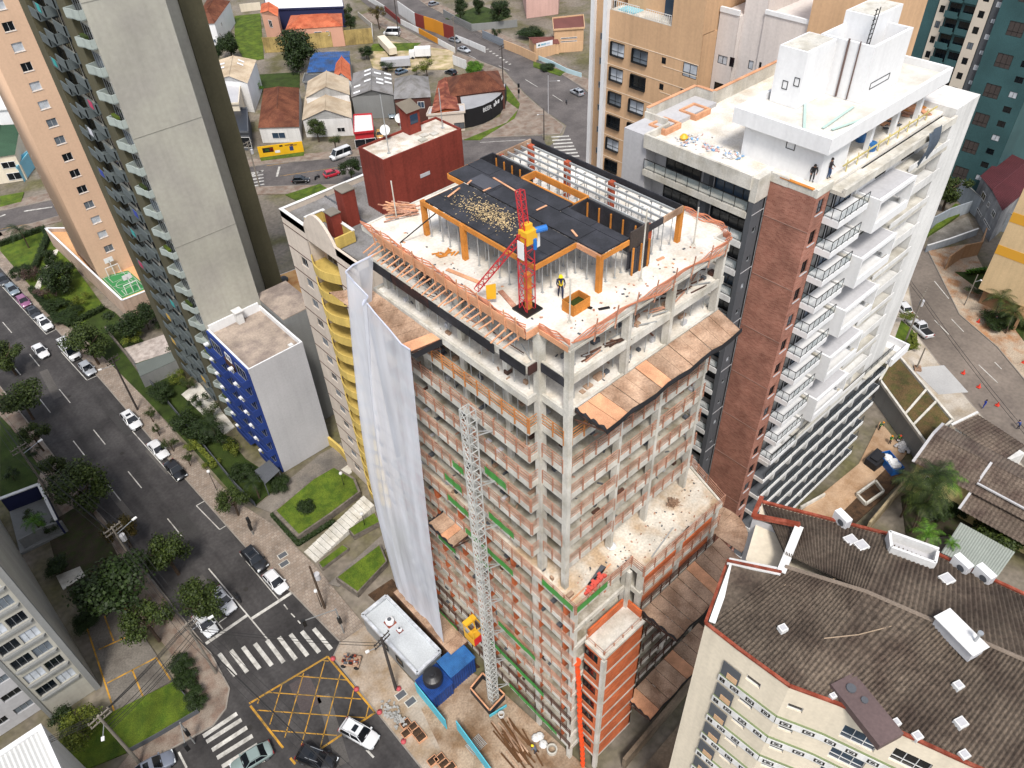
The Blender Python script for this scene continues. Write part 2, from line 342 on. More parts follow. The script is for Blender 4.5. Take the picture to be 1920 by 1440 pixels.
ribs(hill, 'lane_dash', PL([(935,123,955,132),(985,149,1008,163),(1036,178,1055,190),(880,104,892,110)]), .18, MZ-.002, PAINTW)
ribs(hill, 'chevron_mark', PL([(858+i*5.6,103+i*3.4,862+i*5.6,101+i*3.4) for i in range(8)]+[(912+i*6,93+i*4,916+i*6,91.5+i*4) for i in range(8)]), .55, MZ-.002, PAINTW)
ribs(side, 'lane_dash', PL([(1752,527,1779,560),(1776,592,1810,625),(1800,615,1830,642)][:1])+PL([(1752,600,1779,627),(1784,598,1807,622),(1835,684,1871,718),(1865,679,1878,692)]), .16, MZ, PAINTW)
ribs(side, 'parking_line', PL([(1700,570,1722,595),(1733,636,1752,631)]), .13, MZ, PAINTW)
PATCH = mat('asphalt_repair', '#4c4a49', .95, .55, .25, 1, .14); PATL = mat('asphalt_pale_repair', '#6e6a66', .95, .55, .25, 1, .14)
for p, q, wd, m in (((5.2,130),(4.6,121),1.3,PATL),((9.6,112),(9.9,104),1.1,PATCH),((3.2,96),(3.6,88),.9,PATL),((8.6,84),(8.9,78),1.6,PATCH),((6.2,72),(6.4,66),1.0,PATL),((10.6,99),(11,92),.7,PATL),((5,62),(5,58),1.2,PATCH),((9.5,47),(7,39),1.4,PATL),((-3,49),(-7,47),1.1,PATCH)): ribs(road, 'tar_patch', [(p, q)], wd, RZ0+.003, m)
for x, y in ((7.5,101),(4.3,77),(9.8,66),(6.1,120),(1.5,49.5),(9.2,56)):
    b = MB(); b.cyl((x,y,RZ0),(x,y,RZ0+.005),.34,16); b.build('manhole_cover', KERBD, road)
for k, p in enumerate((((1.8,110),(12.2,109.2)),)): ribs(road, 'sealed_crack', [p], .16, RZ0+.004, PATCH)
# arrows on the far left street
for c in ((0,0),):
    ribs(back, 'lane_arrow', PL([(45,396,98,388),(0,406,10,402)]), .5, MZ-.008, PAINTW)
# pavements (raised 12 cm) with kerb stones
PZ = 0.0
KERB = mat('kerb_stone', '#9a9288', .95, .7, .2, 3, .15)
PAVR = mat('pavement_stone', '#a09284', .95, .64, .3, 1.2, .22, .25, tint='#8c7668')
BASK = brickmat('pavement_setts', '#a89a8c', '#968576', '#857a70', .42, .42, .7, mort=.03, axis='floor')
def pavement(name, kerb, inner, m=PAVR, label=None):
    o = slabthing(name, list(kerb)+list(reversed(inner)), -.15, PZ, m, label)
    b = MB()
    for p, q in zip(kerb, kerb[1:]): b.beam((p[0],p[1],-.06), (q[0],q[1],-.06), .16, .16)
    b.build('kerb', KERB, o); return o
pavement('pavement', [(4.5,186.5),(9,182),(9.6,170),(10.7,144),(11.6,118),(12.3,89),(13,70),(13.9,61),(14.6,51.3)], [(14,186),(12.8,156),(14,135),(15.4,120.6),(15.2,106),(15.2,90.7),(15.8,80),(17.5,72.7),(18.2,62.9),(18.0,51)], BASK)
pavement('site_pavement', [(14.6,51.25),(12.9,50.2),(12.9,33),(12.9,8)], [(18,51),(18,42),(18.5,33),(19,8)], PAVEC)
pavement('pavement', [(-12,0),(-11.5,46),(-10.4,51.5),(-7.1,53.5),(-1.4,52.5),(.6,53.3),(2.0,55.2),(2.4,60.8),(1.1,82.7),(.06,97.9),(-.7,114.3),(-2.6,150),(-4,186)], [(-13.2,0),(-13.2,47),(-13,54.5),(-8.5,56.3),(-1.2,57),(-1.0,62),(-2.4,82),(-3.5,97.9),(-4.6,114.3),(-6.4,150),(-8,186)], PAVR)
pavement('corner_pavement', [(114,145.8),(128,134.4),(131.5,131.2),(135.5,133.8),(138.6,144.8),(142.5,156.2),(150.3,173.8),(150.2,211),(155.5,249)], [(108,151),(118,149),(128,150),(134,155),(140,163),(147,180),(146,211),(150,249)], PAVR)
pavement('pavement', [(-70,206),(-4,189),(13.8,185),(26.8,182.5),(62.6,163.4),(78.2,149),(95,139),(120,122)], [(-70,203),(-4,187),(13.8,183),(26.5,179.5),(61,160),(76,145.5),(93,136),(118,119)], PAVR)
pavement('pavement', [(-70,220),(16.7,195),(29,191),(70.5,171.3),(91,157),(108,148.6)], [(-70,224),(18,198.5),(31,194.5),(72.5,174.6),(93,160),(110,151.5)], PAVR)
pavement('pavement', [(128,100),(140,115),(147,125),(156.6,147),(160,160),(164,175.2),(167.2,203.8),(172.7,239.5),(200,330)], [(133,96),(146,113),(152,124),(161,146),(164,159),(168,174),(171.5,203),(177,238),(205,328)], PAVR)
pavement('side_pavement', [(136,43),(118.2,32),(110.4,21.7),(102,9.2),(85,-14)], [(128,48),(111,35),(104,25),(96,12),(78,-12)], mat('pale_pavement', '#c2b8aa', .95, .75, .25, .6, .12, tint='#ab9c86'))
pavement('side_pavement', [(143.8,42.5),(128.4,29.2),(124.2,21),(119.2,14.7),(98,-14)], [(152,38),(137,26),(131,17.5),(125,11),(104,-17)], mat('broken_pavement', '#b8a792', .95, .75, .35, .8, .25, .3, tint='#a87c58'))
# ------------------------------------------------------------------ walls with real openings, shared windows
def facade(parent, name, o, u, W, z0, z1, holes, m, depth=.2, mi=None):
    n = (u[1], -u[0])
    us = sorted({0.0, float(W), *[h[0] for h in holes], *[h[1] for h in holes]}); zs = sorted({z0, z1, *[h[2] for h in holes], *[h[3] for h in holes]})
    us = [x for x in us if 0 <= x <= W]; zs = [z for z in zs if z0 <= z <= z1]
    P = lambda a, z, d=0.0: (o[0]+u[0]*a-n[0]*d, o[1]+u[1]*a-n[1]*d, z)
    b = MB()
    for i in range(len(us)-1):
        run = None
        for j in range(len(zs)-1):
            cu, cz = (us[i]+us[i+1])/2, (zs[j]+zs[j+1])/2
            hole = any(h[0] < cu < h[1] and h[2] < cz < h[3] for h in holes)
            if not hole and run is None: run = zs[j]
            if hole and run is not None: b.poly([P(us[i],run),P(us[i+1],run),P(us[i+1],zs[j]),P(us[i],zs[j])]); run = None
        if run is not None: b.poly([P(us[i],run),P(us[i+1],run),P(us[i+1],zs[-1]),P(us[i],zs[-1])])
    for a0, a1, h0, h1 in [h[:4] for h in holes]:
        b.poly([P(a0,h0),P(a1,h0),P(a1,h0,depth),P(a0,h0,depth)]); b.poly([P(a0,h1,depth),P(a1,h1,depth),P(a1,h1),P(a0,h1)])
        b.poly([P(a0,h0,depth),P(a0,h1,depth),P(a0,h1),P(a0,h0)]); b.poly([P(a1,h0),P(a1,h1),P(a1,h1,depth),P(a1,h0,depth)])
    return b.build(name, m, parent)
WM = {}
def window(parent, o, u, a, z, wd, ht, depth=.15, frame=None, pane=None, nv=1, nh=0, bar=.05, sill=None):
    """window set back in the wall; local x runs along the wall, local y into it"""
    frame = frame or ALU; pane = pane or GLASS
    key = (round(wd,2), round(ht,2), frame.name, pane.name, nv, nh, bar, sill.name if sill else '')
    if key not in WM:
        b = MB(); d0, d1 = -.05, .03
        b.box(0,d0,0,wd,d1,bar); b.box(0,d0,ht-bar,wd,d1,ht); b.box(0,d0,bar,bar,d1,ht-bar); b.box(wd-bar,d0,bar,wd,d1,ht-bar)
        for i in range(nv):
            x = wd*(i+1)/(nv+1); b.box(x-bar*.4,d0+.01,bar,x+bar*.4,d1-.01,ht-bar)
        for i in range(nh):
            zz = ht*.32; b.box(bar,d0+.012,zz-bar*.4,wd-bar,d1-.012,zz+bar*.4)
        if sill: b.box(-.08,-depth-.08,-.07,wd+.08,-.05,-.005,1)
        g = MB(); g.poly([(bar*.5,0,bar*.5),(wd-bar*.5,0,bar*.5),(wd-bar*.5,0,ht-bar*.5),(bar*.5,0,ht-bar*.5)])
        WM[key] = (b.mesh('window', [frame, sill] if sill else [frame]), g.mesh('pane', [pane]))
    n = (u[1], -u[0]); og = ORG[parent]
    loc = (o[0]+u[0]*a-n[0]*depth-og[0], o[1]+u[1]*a-n[1]*depth-og[1], z-og[2])
    f = link('window', WM[key][0], parent, loc, math.atan2(u[1], u[0]))
    return f, link('pane', WM[key][1], f)
def wallwin(parent, name, o, u, W, z0, z1, wins, m, depth=.2, frame=None, pane=None, sill=None, nv=1, nh=0):
    """wall with windows: wins = (a, z, w, h[, pane[, nv[, nh]]])"""
    facade(parent, name, o, u, W, z0, z1, [(q[0], q[0]+q[2], q[1], q[1]+q[3]) for q in wins], m, depth)
    for q in wins:
        window(parent, o, u, q[0], q[1], q[2], q[3], depth-.04, frame, q[4] if len(q) > 4 and q[4] else pane, q[5] if len(q) > 5 else nv, q[6] if len(q) > 6 else nh, .05, sill)
UX, UYn, UXn, UY = (1,0), (0,-1), (-1,0), (0,1)     # facing -Y, -X, +Y, +X
def rail(parent, name, pts, z, h=1.05, m=BLK, step=.9, bar=.04, nrails=1, glass=None):
    b = MB()
    for p, q in zip(pts, pts[1:]):
        p3, q3 = (p[0],p[1],z+h), (q[0],q[1],z+h); b.beam(p3, q3, bar)
        for r in range(nrails):
            zz = z+h*(r+.2)/(nrails+.2)*.85; b.beam((p[0],p[1],zz), (q[0],q[1],zz), bar*.7)
        L = dist(p, q); n = max(1, round(L/step))
        for i in range(n+1):
            c = lerp(p, q, i/n); b.beam((c[0],c[1],z), (c[0],c[1],z+h), bar*.8)
        if glass:
            b.poly([(p[0],p[1],z+.08),(q[0],q[1],z+.08),(q[0],q[1],z+h-.06),(p[0],p[1],z+h-.06)], 1)
    return b.build(name, [m, glass] if glass else [m], parent)
# ------------------------------------------------------------------ the tower under construction
TW = thing('construction_tower', 'unfinished concrete tower with open floors, timber guard rails and bare columns', 'building', (34,34,0))
FH = 2.9
def LB(i): return 28.5+FH*i                       # underside of level i (0 = terrace)
UP = [(25,45.8),(25,27.8),(26,27.8),(26,25),(42,25),(42,26.2),(43.3,26.2),(43.3,45.9)]
TER = [(25,46),(25,22.75),(31.7,22.75),(31.7,21.35),(42.6,21.35),(44.2,26.5),(44.2,46)]
LOW = [(25,49),(25,22.8),(26.3,22.8),(31.6,22.8),(31.6,21.4),(42.6,21.4),(43.6,26.5),(43.6,46)]
def ring(b, pts, z0, z1, th, mi=0, skip=()):
    n = len(pts)
    for i in range(n):
        if i in skip: continue
        p, q = Vector((*pts[i],0)), Vector((*pts[(i+1)%n],0)); d = (q-p).normalized(); nrm = Vector((-d.y, d.x, 0))   # inside is to the left for CCW
        p2, q2 = p-nrm*.03-d*(.018+.001*i), q-nrm*.03+d*(.018+.001*i); zz = .004*(i % 3)
        b.prism([(p2.x,p2.y),(q2.x,q2.y),((q2+nrm*th).x,(q2+nrm*th).y),((p2+nrm*th).x,(p2+nrm*th).y)], z0+zz, z1+zz, mi)
for i in range(-9, 10):
    z = LB(i); pts = UP if i > 0 else TER if i == 0 else LOW
    b = MB(); b.prism(pts, z+.28, z+.45, 1 if i < 9 else 2)
    ring(b, pts, z+(.0 if i < 9 else .1), z+(.62 if 0 < i < 9 else .5 if i == 9 else .6), .2)
    if 0 < i < 9:                                         # inner beams seen through the open sides
        for xx in (31.6, 36.1): b.box(xx-.12, 25.4, z-.05, xx+.12, 45.6, z+.27)
        for yy in (31, 36, 41): b.box(25.3, yy-.12, z-.06, 43, yy+.12, z+.26)
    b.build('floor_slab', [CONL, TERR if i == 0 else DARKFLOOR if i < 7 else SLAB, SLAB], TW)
def column(x, y, z0, z1, wx=.3, wy=.5, m=CONL):
    b = MB(); b.box(x-wx/2, y-wy/2, z0, x+wx/2, y+wy/2, z1); b.build('column', m, TW)
ztop = LB(9)+.12
column(26.08, 27.75, 28.9, ztop, .62, .55); column(26.1, 25.1, 28.9, ztop, .42, .5)
for x in (31.6, 36.1, 41.6): column(x, 25.22, 28.9, ztop-.0, .3, .6)
for x in (26.0, 31.6, 36.1, 41.6):
    for y in (31, 36, 41, 45.3): column(x, y, -.1, ztop, .32, .5)
for x, y in ((25.2,23.1),(31.4,23.0),(31.9,21.75),(37,21.7),(42.2,21.7),(25.3,27.8),(26.3,25.3)): column(x, y, -.1, LB(0)+.02, .4, .5)
b = MB()
for i in range(-9, 9):                                    # stair and lift core
    z = LB(i)+.45; h = FH-.2
    b.box(32.2,32.6,z,35.6,32.8,z+h); b.box(32.2,38.4,z,35.6,38.6,z+h); b.box(32.2,32.8,z,32.4,38.4,z+h); b.box(35.4,32.8,z,35.6,38.4,z+h)
b.build('core_wall', CON, TW)
b = MB()
for i in range(7, 9):
    z = LB(i)+.45; b.box(26.2,44.6,z,31,44.8,z+2.2); b.box(27.4,28.6,z,27.6,40,z+.5)
for i in range(1, 7):
    z = LB(i)+.45; b.box(40.2,33,z,40.4,45.6,z+FH-.2)
b.build('partition_wall', CON, TW)
# hollow block panels in the lower floors
b = MB()
for i in range(-9, 0):
    z = LB(i)+.46
    for y in (24.4, 27.6, 31, 34.6, 38.4, 42, 45): b.box(25.35, y-.12, z, 27.4+(i%3)*.5, y+.12, z+FH-.5)
    b.box(29.5,23.6,z,29.7,46,z+FH-.46)
b.build('block_wall', BRKO, TW)
# timber guard rails: one run for each side of each floor, each post a piece of it
PM = {}
def postmesh(h, m, wd=.09):
    k = (h, m.name)
    if k not in PM: c = MB(); c.box(-wd/2,-wd/2,0,wd/2,wd/2,h); PM[k] = c.mesh('post', m)
    return PM[k]
NPOST = [0]
def guard(p, q, z, m, mp, nr=4, h0=.82, h1=1.68, step=1.3, off=.03, single=True, broken=0.0):
    p, q = Vector((*p,0)), Vector((*q,0)); d = (q-p); L = d.length; d.normalize(); nrm = Vector((d.y,-d.x,0))
    p = p+nrm*off; q = q+nrm*off; b = MB(); n = max(1, round(L/step)); seg = max(1, round(L/3.2))
    for r in range(nr):
        zz = z+h0+(h1-h0)*r/(nr-1)
        for s in range(seg):
            if rnd.random() < broken: continue
            a, c = p+d*(L*s/seg-.12), p+d*(L*(s+1)/seg+.12)
            b.beam((a.x,a.y,zz+rnd.uniform(-.03,.03)), (c.x,c.y,zz+rnd.uniform(-.03,.03)), .03+.02*(s%2), .065)
    posts = []
    for i in range(n+1):
        c = p+d*(L*i/n)+nrm*.045; posts.append((c.x+rnd.uniform(-.03,.03), c.y+rnd.uniform(-.03,.03), z+.25))
    if not single or NPOST[0]+len(posts) > 300:
        for c in posts: b.box(c[0]-.045,c[1]-.045,c[2],c[0]+.045,c[1]+.045,c[2]+1.45)
    g = b.build('guard_rail', [m], TW)
    if single and NPOST[0]+len(posts) <= 300:
        NPOST[0] += len(posts); og = ORG[TW]
        for c in posts: link('post', postmesh(1.45, mp), g, (c[0]-og[0], c[1]-og[1], c[2]-og[2]))
    return g
RAILO = mat('new_orange_timber', '#cf8a52', .9, .75, .3, 2.5, .2)
for i in range(6, -10, -1):
    z = LB(i); m = RAILO if i == 6 else RAIL; mp = m
    if i < -6: m, mp = RAILD, BLK
    yl = 27.8 if i > 0 else 22.8
    if i > 0:
        guard((25,45.5 if i < 6 else 40), (25,27.8), z, m, mp)
        guard((25,27.8), (26,27.8), z, m, mp, step=1.0); guard((26,27.5), (26,25.3), z, m, mp)
        if i < 6:
            guard((26.3,25), (42,25), z, m, mp); guard((42,26.2), (43.3,26.2), z, RAIL, mp); guard((43.3,26.2), (43.3,31), z, RAIL, mp)
        else: guard((26.3,25), (30,25), z, m, mp)
    elif i == 0:
        guard((25,45.5), (25,22.75), z, m, mp); guard((25,22.75), (31.7,22.75), z, m, mp); guard((31.7,22.75), (31.7,21.35), z, m, mp)
        guard((31.7,21.35), (42.6,21.35), z, m, mp); guard((42.6,21.35), (44.2,26.5), z, RAIL, mp); guard((44.2,26.5), (44.2,32), z, RAIL, mp)
    else:
        guard((25,47.5), (25,22.9), z, m, mp, single=i > -6)
        guard((32,21.4), (42.6,21.4), z, RAILD if i < -1 else m, BLK, single=False)
# green mesh on some of the rails
def meshpanel(p, q, z, h=.85):
    b = MB(); n = 10; rows = []
    for r in range(3):
        rows.append([(*lerp(p, q, j/n), z+h*r/2) for j in range(n+1)])
    rows = [[(x+.02*math.sin(j*1.7), y, zz) for j, (x, y, zz) in enumerate(rw)] for rw in rows]
    b.grid(rows); b.build('green_mesh', GREENN, TW)
for i, y0, y1 in ((3,33,30.4),(2,37.5,36),(1,33,29.8),(1,39,36.6),(0,39,36),(0,26.5,22.9),(-1,36.8,30.2),(-2,35.5,33.5),(-2,40,38),(-3,41.8,39),(-5,33,27.6),(-7,34.6,26.5),(-9,32,24.6),(-9,45,41)): meshpanel((24.82,y0), (24.82,y1), LB(i)+.6)
meshpanel((25.0,22.6), (28.6,22.6), LB(0)+.6)
# top two levels: black form boards, timber edge, outriggers, orange mesh
def part(name, m, fn):
    b = MB(); fn(b); return b.build(name, m, TW)
z8, z9 = LB(8), LB(9)
for y0, y1 in ((45.5,42.6),(42.5,38),(37.95,33.4),(33.35,30.9),(30.3,27.85)):
    part('form_board', FORM if rnd.random() < .4 else BLKPLY, lambda b: b.box(24.84,y0,z8-.12,24.93,y1,z8+.66))
part('form_board', BLKPLY, lambda b: b.box(25.86,25.3,z8-.1,25.94,27.4,z8+.6))
part('form_board', FORM, lambda b: b.box(25.0,27.63,z8-.1,25.9,27.72,z8+.6))
for k, zz in enumerate((z9+.06, z9+.34, z9+.62)):
    part('edge_board', WOODP, lambda b: b.box(24.86-.04*k,27.75,zz,24.92-.04*k,43.6,zz+.24))
part('edge_board', WOODP, lambda b: b.box(24.9,27.62,z9+.05,26.0,27.68,z9+.6))
part('edge_board', WOODP, lambda b: b.box(25.84,25.0,z9+.05,25.9,27.5,z9+.45))
part('edge_board', CONL, lambda b: b.box(26.0,24.84,z9+.02,41.8,24.9,z9+.2))
for k in range(27):
    y = 28.3+k*.6; j = rnd.uniform(-.15,.15)
    part('outrigger', WOODP, lambda b: b.beam((25.1,y,z9+.0), (23.75+j,y+.25+j,z9-.55+rnd.uniform(-.2,.2)), .09, .07))
    if k % 2 == 0: part('mesh_post', WOODP, lambda b: b.beam((24.8,y,z9-.3), (24.7,y+rnd.uniform(-.2,.2),z9+1.5), .07, .07))
for k in range(8):
    x = 28+k*1.9; part('mesh_post', RAIL, lambda b: b.beam((x,24.8,z9-.2), (x+.1,24.7,z9+1.6), .07, .07))
b = MB()
for k in range(60):                                       # reinforcement and shuttering heaped on the ledge between
    y = rnd.uniform(28,44); x = rnd.uniform(25.2,27.5); a = rnd.uniform(-.4,.4)
    b.beam((x,y,z8+.55+rnd.random()*.3), (x+math.sin(a)*1.2,y+1.4,z8+.55+rnd.random()*.5), .06, .05, rnd.choice((0,0,1,2)))
for k in range(50):
    x = rnd.uniform(27,41); y = rnd.uniform(25.4,28); a = rnd.uniform(-.6,.6)
    b.beam((x,y,z8+.5+rnd.random()*.2), (x+1.5*math.cos(a),y+1.5*math.sin(a),z8+.5+rnd.random()*.3), .1, .05, rnd.choice((0,1,2)))
g = b.build('shuttering_debris', [RAIL, STEEL, RAILD], TW); g['kind'] = 'stuff'
b = MB()
def sagnet(pts, lo, hi, n, amp):
    """strands of orange safety mesh sagging between posts"""
    for s in range(6):
        prev = None
        for k in range(n+1):
            t = k/n*(len(pts)-1); i = min(int(t), len(pts)-2); c = lerp(pts[i], pts[i+1], t-i)
            sag = abs(math.sin(t*(n/len(pts))*.42+s*.3))
            out = amp*(.5-.5*sag)*(1-s/6)+.12*math.sin(k*1.3+s)
            p = (c[0]+out*.7*c[2], c[1]+out*.7*c[3], z9+lo+(hi-lo)*s/5-.12*sag)
            if prev: b.beam(prev, p, .02, .1)
            prev = p
sagnet([(24.9,45.6,1,0),(24.9,36,1,0),(24.9,27.7,1,.3)], .5, 1.15, 40, .9)
sagnet([(25.9,27.6,.2,.8),(25.95,24.9,.8,.8)], .4, 1.0, 12, .6)
sagnet([(26.2,24.9,.3,1),(34,24.8,0,1),(42.1,24.9,-.5,1),(43.3,26.5,-1,0),(43.3,30,-1,0)], .3, 1.0, 50, 1.3)
g = b.build('safety_mesh', NETP, TW); g['kind'] = 'stuff'
# pour deck of black plywood on the roof storey, edge beams, posts and props
ZD = 58.0
DK = thing('plywood_deck', 'black plywood pouring deck on timber beams and steel props on top of the tower', 'formwork deck', (32,35,LB(9)+.45))
def dk(name, m, fn):
    b = MB(); fn(b); return b.build(name, m, DK)
def panels(x0, x1, y0, y1, nx, ny):
    for i in range(nx):
        for j in range(ny):
            a0, a1 = x0+(x1-x0)*i/nx, x0+(x1-x0)*(i+1)/nx; c0, c1 = y0+(y1-y0)*j/ny, y0+(y1-y0)*(j+1)/ny
            dz = rnd.uniform(-.012,.012)
            dk('deck_panel', BLKPLY, lambda b: b.box(a0+.012,c0+.012,ZD-.1,a1-.012,c1-.012,ZD+dz))
panels(27.7,31.25,29.75,41.0,3,5); panels(31.4,33.25,27.55,43.0,1,7); panels(33.27,34.6,33.2,43.0,1,4); panels(33.27,34.0,27.55,33.1,1,2)
dk('deck_panel', mat('grey_plywood', '#4a4a50', .5, .8, .3, 2, .2), lambda b: b.box(31.6,38.8,ZD+.02,33,41,ZD+.05))
for p, q in (((27.6,41.1),(27.6,29.65)),((27.6,29.65),(31.3,29.65)),((31.3,29.6),(31.3,27.45)),((31.3,27.45),(33.9,27.45)),((27.6,41.1),(31.3,41.1)),((31.4,43.1),(34.6,43.1)),((31.35,41.2),(31.35,43))):
    dk('edge_beam', WOODO if rnd.random() < .75 else WOODP, lambda b: b.beam((*p,ZD-.27), (*q,ZD-.27), .1, .36))
for k in range(10):
    y = 30.2+k*1.15; dk('bearer', STEEL, lambda b: b.beam((27.7,y,ZD-.3), (34,y,ZD-.3), .1, .2))
zf = LB(9)+.45
def post(px, py, wd=.34, top=ZD-.15):
    c = G(px, py, zf); dk('timber_post', WOODO, lambda b: b.box(c[0]-wd/2,c[1]-wd/2,zf,c[0]+wd/2,c[1]+wd/2,top))
for q in ((801,440),(873,486),(991,580),(1122,547),(1269,453)): post(*q)
for x, y in ((38.9,42),(38.9,38),(38.9,33.5),(36.2,27.8),(36.2,42.6)): dk('timber_post', mat('red_timber','#b5573a',.9,.75,.3,2,.2), lambda b: b.box(x-.2,y-.2,zf,x+.2,y+.2,ZD-.05))
b0 = MB(); b0.cyl((0,0,0),(0,0,ZD-.4-zf-1.1),.045,6); b0.cyl((0,0,ZD-.4-zf-1.15),(0,0,ZD-.4-zf),.03,6); b0.box(-.1,-.1,0,.1,.1,.02); b0.box(-.1,-.1,ZD-.4-zf-.02,.1,.1,ZD-.4-zf)
pm = b0.mesh('steel_prop', STEEL); og = ORG[DK]
for i in range(9):
    for j in range(14):
        x, y = 27.9+i*.78, 28+j*1.08
        if x < 31.2 and (y < 29.8 or y > 41): continue
        if 33.4 < x < 36 and 33 < y < 38.5: continue
        link('steel_prop', pm, DK, (x+rnd.uniform(-.12,.12)-og[0], y+rnd.uniform(-.12,.12)-og[1], 0))
for i in range(4):
    for j in range(15):
        link('steel_prop', pm, DK, (36.2+i*.95+rnd.uniform(-.1,.1)-og[0], 28+j*1.02+rnd.uniform(-.1,.1)-og[1], 0))
# open scaffold bay behind the deck
for x in (36.2, 36.9, 37.6, 38.3, 38.95): dk('scaffold_beam', STEEL, lambda b: b.beam((x,27.7,ZD-.15), (x,42.5,ZD-.15), .09, .16))
for y in (29,31.5,34,36.5,39,41.5): dk('scaffold_ledger', STEEL, lambda b: b.beam((36.1,y,ZD-1.4), (39.3,y,ZD-1.4), .06, .06))
dk('form_wall', BLKPLY, lambda b: b.box(39.4,27.6,ZD-.45,39.5,42.6,ZD+.12))
dk('form_wall', WOODB, lambda b: b.box(35.8,42.5,ZD-.4,39.5,42.6,ZD+.1))
dk('form_wall', WOODB, lambda b: b.box(37.4,27.5,ZD-.4,39.5,27.6,ZD+.1))
dk('form_wall', BLKPLY, lambda b: b.box(35.9,27.5,ZD-.4,37.4,27.58,ZD+.1))
dk('form_wall', mat('weathered_black_ply','#4a413c',.8,.8,.3,2,.25), lambda b: b.box(34.1,27.48,ZD-1.1,35.9,27.58,ZD+.35))
for y0, y1, x0, x1 in ((43,43.1,34.6,35.9),(38.6,43,35.8,35.9),(38.6,38.7,34.6,35.8),(32.9,33,34,35.8),(27.6,33,35.75,35.85),(27.6,27.68,34.1,35.7)):
    dk('pit_wall', BLKPLY, lambda b: b.box(x0,y0,ZD-2.6,x1,y1,ZD+.02))
for k in range(5):
    y = 28.4+k*1.1; dk('wall_strut', WOODO, lambda b: b.beam((35.65,y,ZD-2.6), (35.65,y,ZD-.2), .09)); 
    dk('wall_strut', WOODO, lambda b: b.beam((35.7,38.9+k*.9,ZD-2.6), (35.7,38.9+k*.9,ZD-.2), .09))
for p, q in (((34.65,38.5),(34.65,33.1)),((36.05,38.5),(36.05,33.1)),((34.65,38.5),(36.05,38.5)),((34.65,33.1),(36.05,33.1))): dk('pit_beam', WOODO, lambda b: b.beam((*p,ZD-.2), (*q,ZD-.2), .12, .5))
for k in range(7): dk('plank', WOODO, lambda b: b.beam((34.9,37.9-k*.5,zf+.1), (36,37.4-k*.5,zf+.2), .2, .06))
for k in range(7):
    x = 34.2+k*.28; dk('wall_board', BLKPLY if k % 3 else CHAR, lambda b: b.box(x,27.35,zf,x+.24,27.42,ZD-1.0))
for k in range(3): dk('wall_strut', WOODO, lambda b: b.beam((34.25+k*.8,27.3,zf), (34.25+k*.8,27.3,ZD-.8), .1))
b = MB()                                                   # sawdust and offcuts on the deck
for k in range(900):
    a = rnd.gauss(0,1); x = 29.6+rnd.gauss(0,.5)+.25*a; y = 36.2+rnd.gauss(0,1.5)
    if not(27.8 < x < 31.2 and 30 < y < 40.8): continue
    t = rnd.uniform(0,6.3); s = rnd.uniform(.02,.08); b.beam((x,y,ZD+.03), (x+s*math.cos(t)*1.6,y+s*math.sin(t)*1.6,ZD+.045), s*.5, .02)
g = b.build('sawdust', mat('sawdust','#d8bd8e',.95,.8,.3,3,.2), DK); g['kind'] = 'stuff'
for px, py, qx, qy in ((840,369,862,352),(906,358,920,352),(1006,394,1025,385),(1072,431,1082,443),(925,333,970,360),(876,345,884,338)):
    a, c = G(px,py,ZD+.05), G(qx,qy,ZD+.05); dk('plank', WOODP, lambda b: b.beam(a, c, .14, .04))
# loose items lying on the top slab
def ontop(name, fn, m, label, cat, group=None):
    b = MB(); fn(b); return one(name, b, m, label, cat, group)
heap = MB()
for k in range(46):
    c = G(772+rnd.gauss(0,9), 398+rnd.gauss(0,5), zf); a = rnd.uniform(-.5,.5)+2.3; L = rnd.uniform(.8,2.2)
    heap.beam((c[0],c[1],zf+rnd.random()*.5), (c[0]+L*math.cos(a),c[1]+L*math.sin(a),zf+.05+rnd.random()*.5), .12, .05, rnd.choice((0,0,1)))
g = one('timber_heap', heap, [WOODP, RAIL], 'heap of scrap timber beside the orange post on the roof slab', 'timber pile'); g['kind'] = 'stuff'
heap = MB()
for k in range(16):
    c = G(838+rnd.gauss(0,7), 478+rnd.gauss(0,3), zf); a = rnd.uniform(0,3); heap.beam((c[0],c[1],zf+.04), (c[0]+.5*math.cos(a),c[1]+.5*math.sin(a),zf+.1), .12, .04)
g = one('offcut_heap', heap, WOODO, 'small patch of orange timber offcuts on the white slab', 'timber pile'); g['kind'] = 'stuff'
for (x0,y0,x1,y1), wd, m, lb in (((938,545,965,575),.35,RAIL,'brown plank lying left of the red crane base'),((1083,570,1110,588-10),.22,BLK,'black bar lying on the white slab beside the orange post'),((1122,580,1143,576),.2,BLK,'short black bar lying alone near the tower edge'),((838,505,900,530),.3,WOODP,'long pale red board lying along the left edge of the roof slab'),((1232,488,1245,482),.2,WOODP,'short peach plank lying below the black form wall')):
    a, c = G(x0,y0,zf+.05), G(x1,y1,zf+.05); ontop('plank', lambda b: b.beam(a, c, wd, .06), m, lb, 'plank')
c = G(1080,578,zf)
def crate(b):
    w_, d_, h_ = 1.5, 1.0, .8
    for s in (-1,1):
        b.box(c[0]+s*w_/2-.03,c[1]-d_/2,zf,c[0]+s*w_/2+.03,c[1]+d_/2,zf+h_); b.box(c[0]-w_/2,c[1]+s*d_/2-.03,zf,c[0]+w_/2,c[1]+s*d_/2+.03,zf+h_)
    b.box(c[0]-w_/2,c[1]-d_/2,zf+.3,c[0]+w_/2,c[1]+d_/2,zf+.34,1)
ontop('timber_box', crate, [WOODO, GRASSD], 'open orange timber box standing near the worker on the slab', 'box')
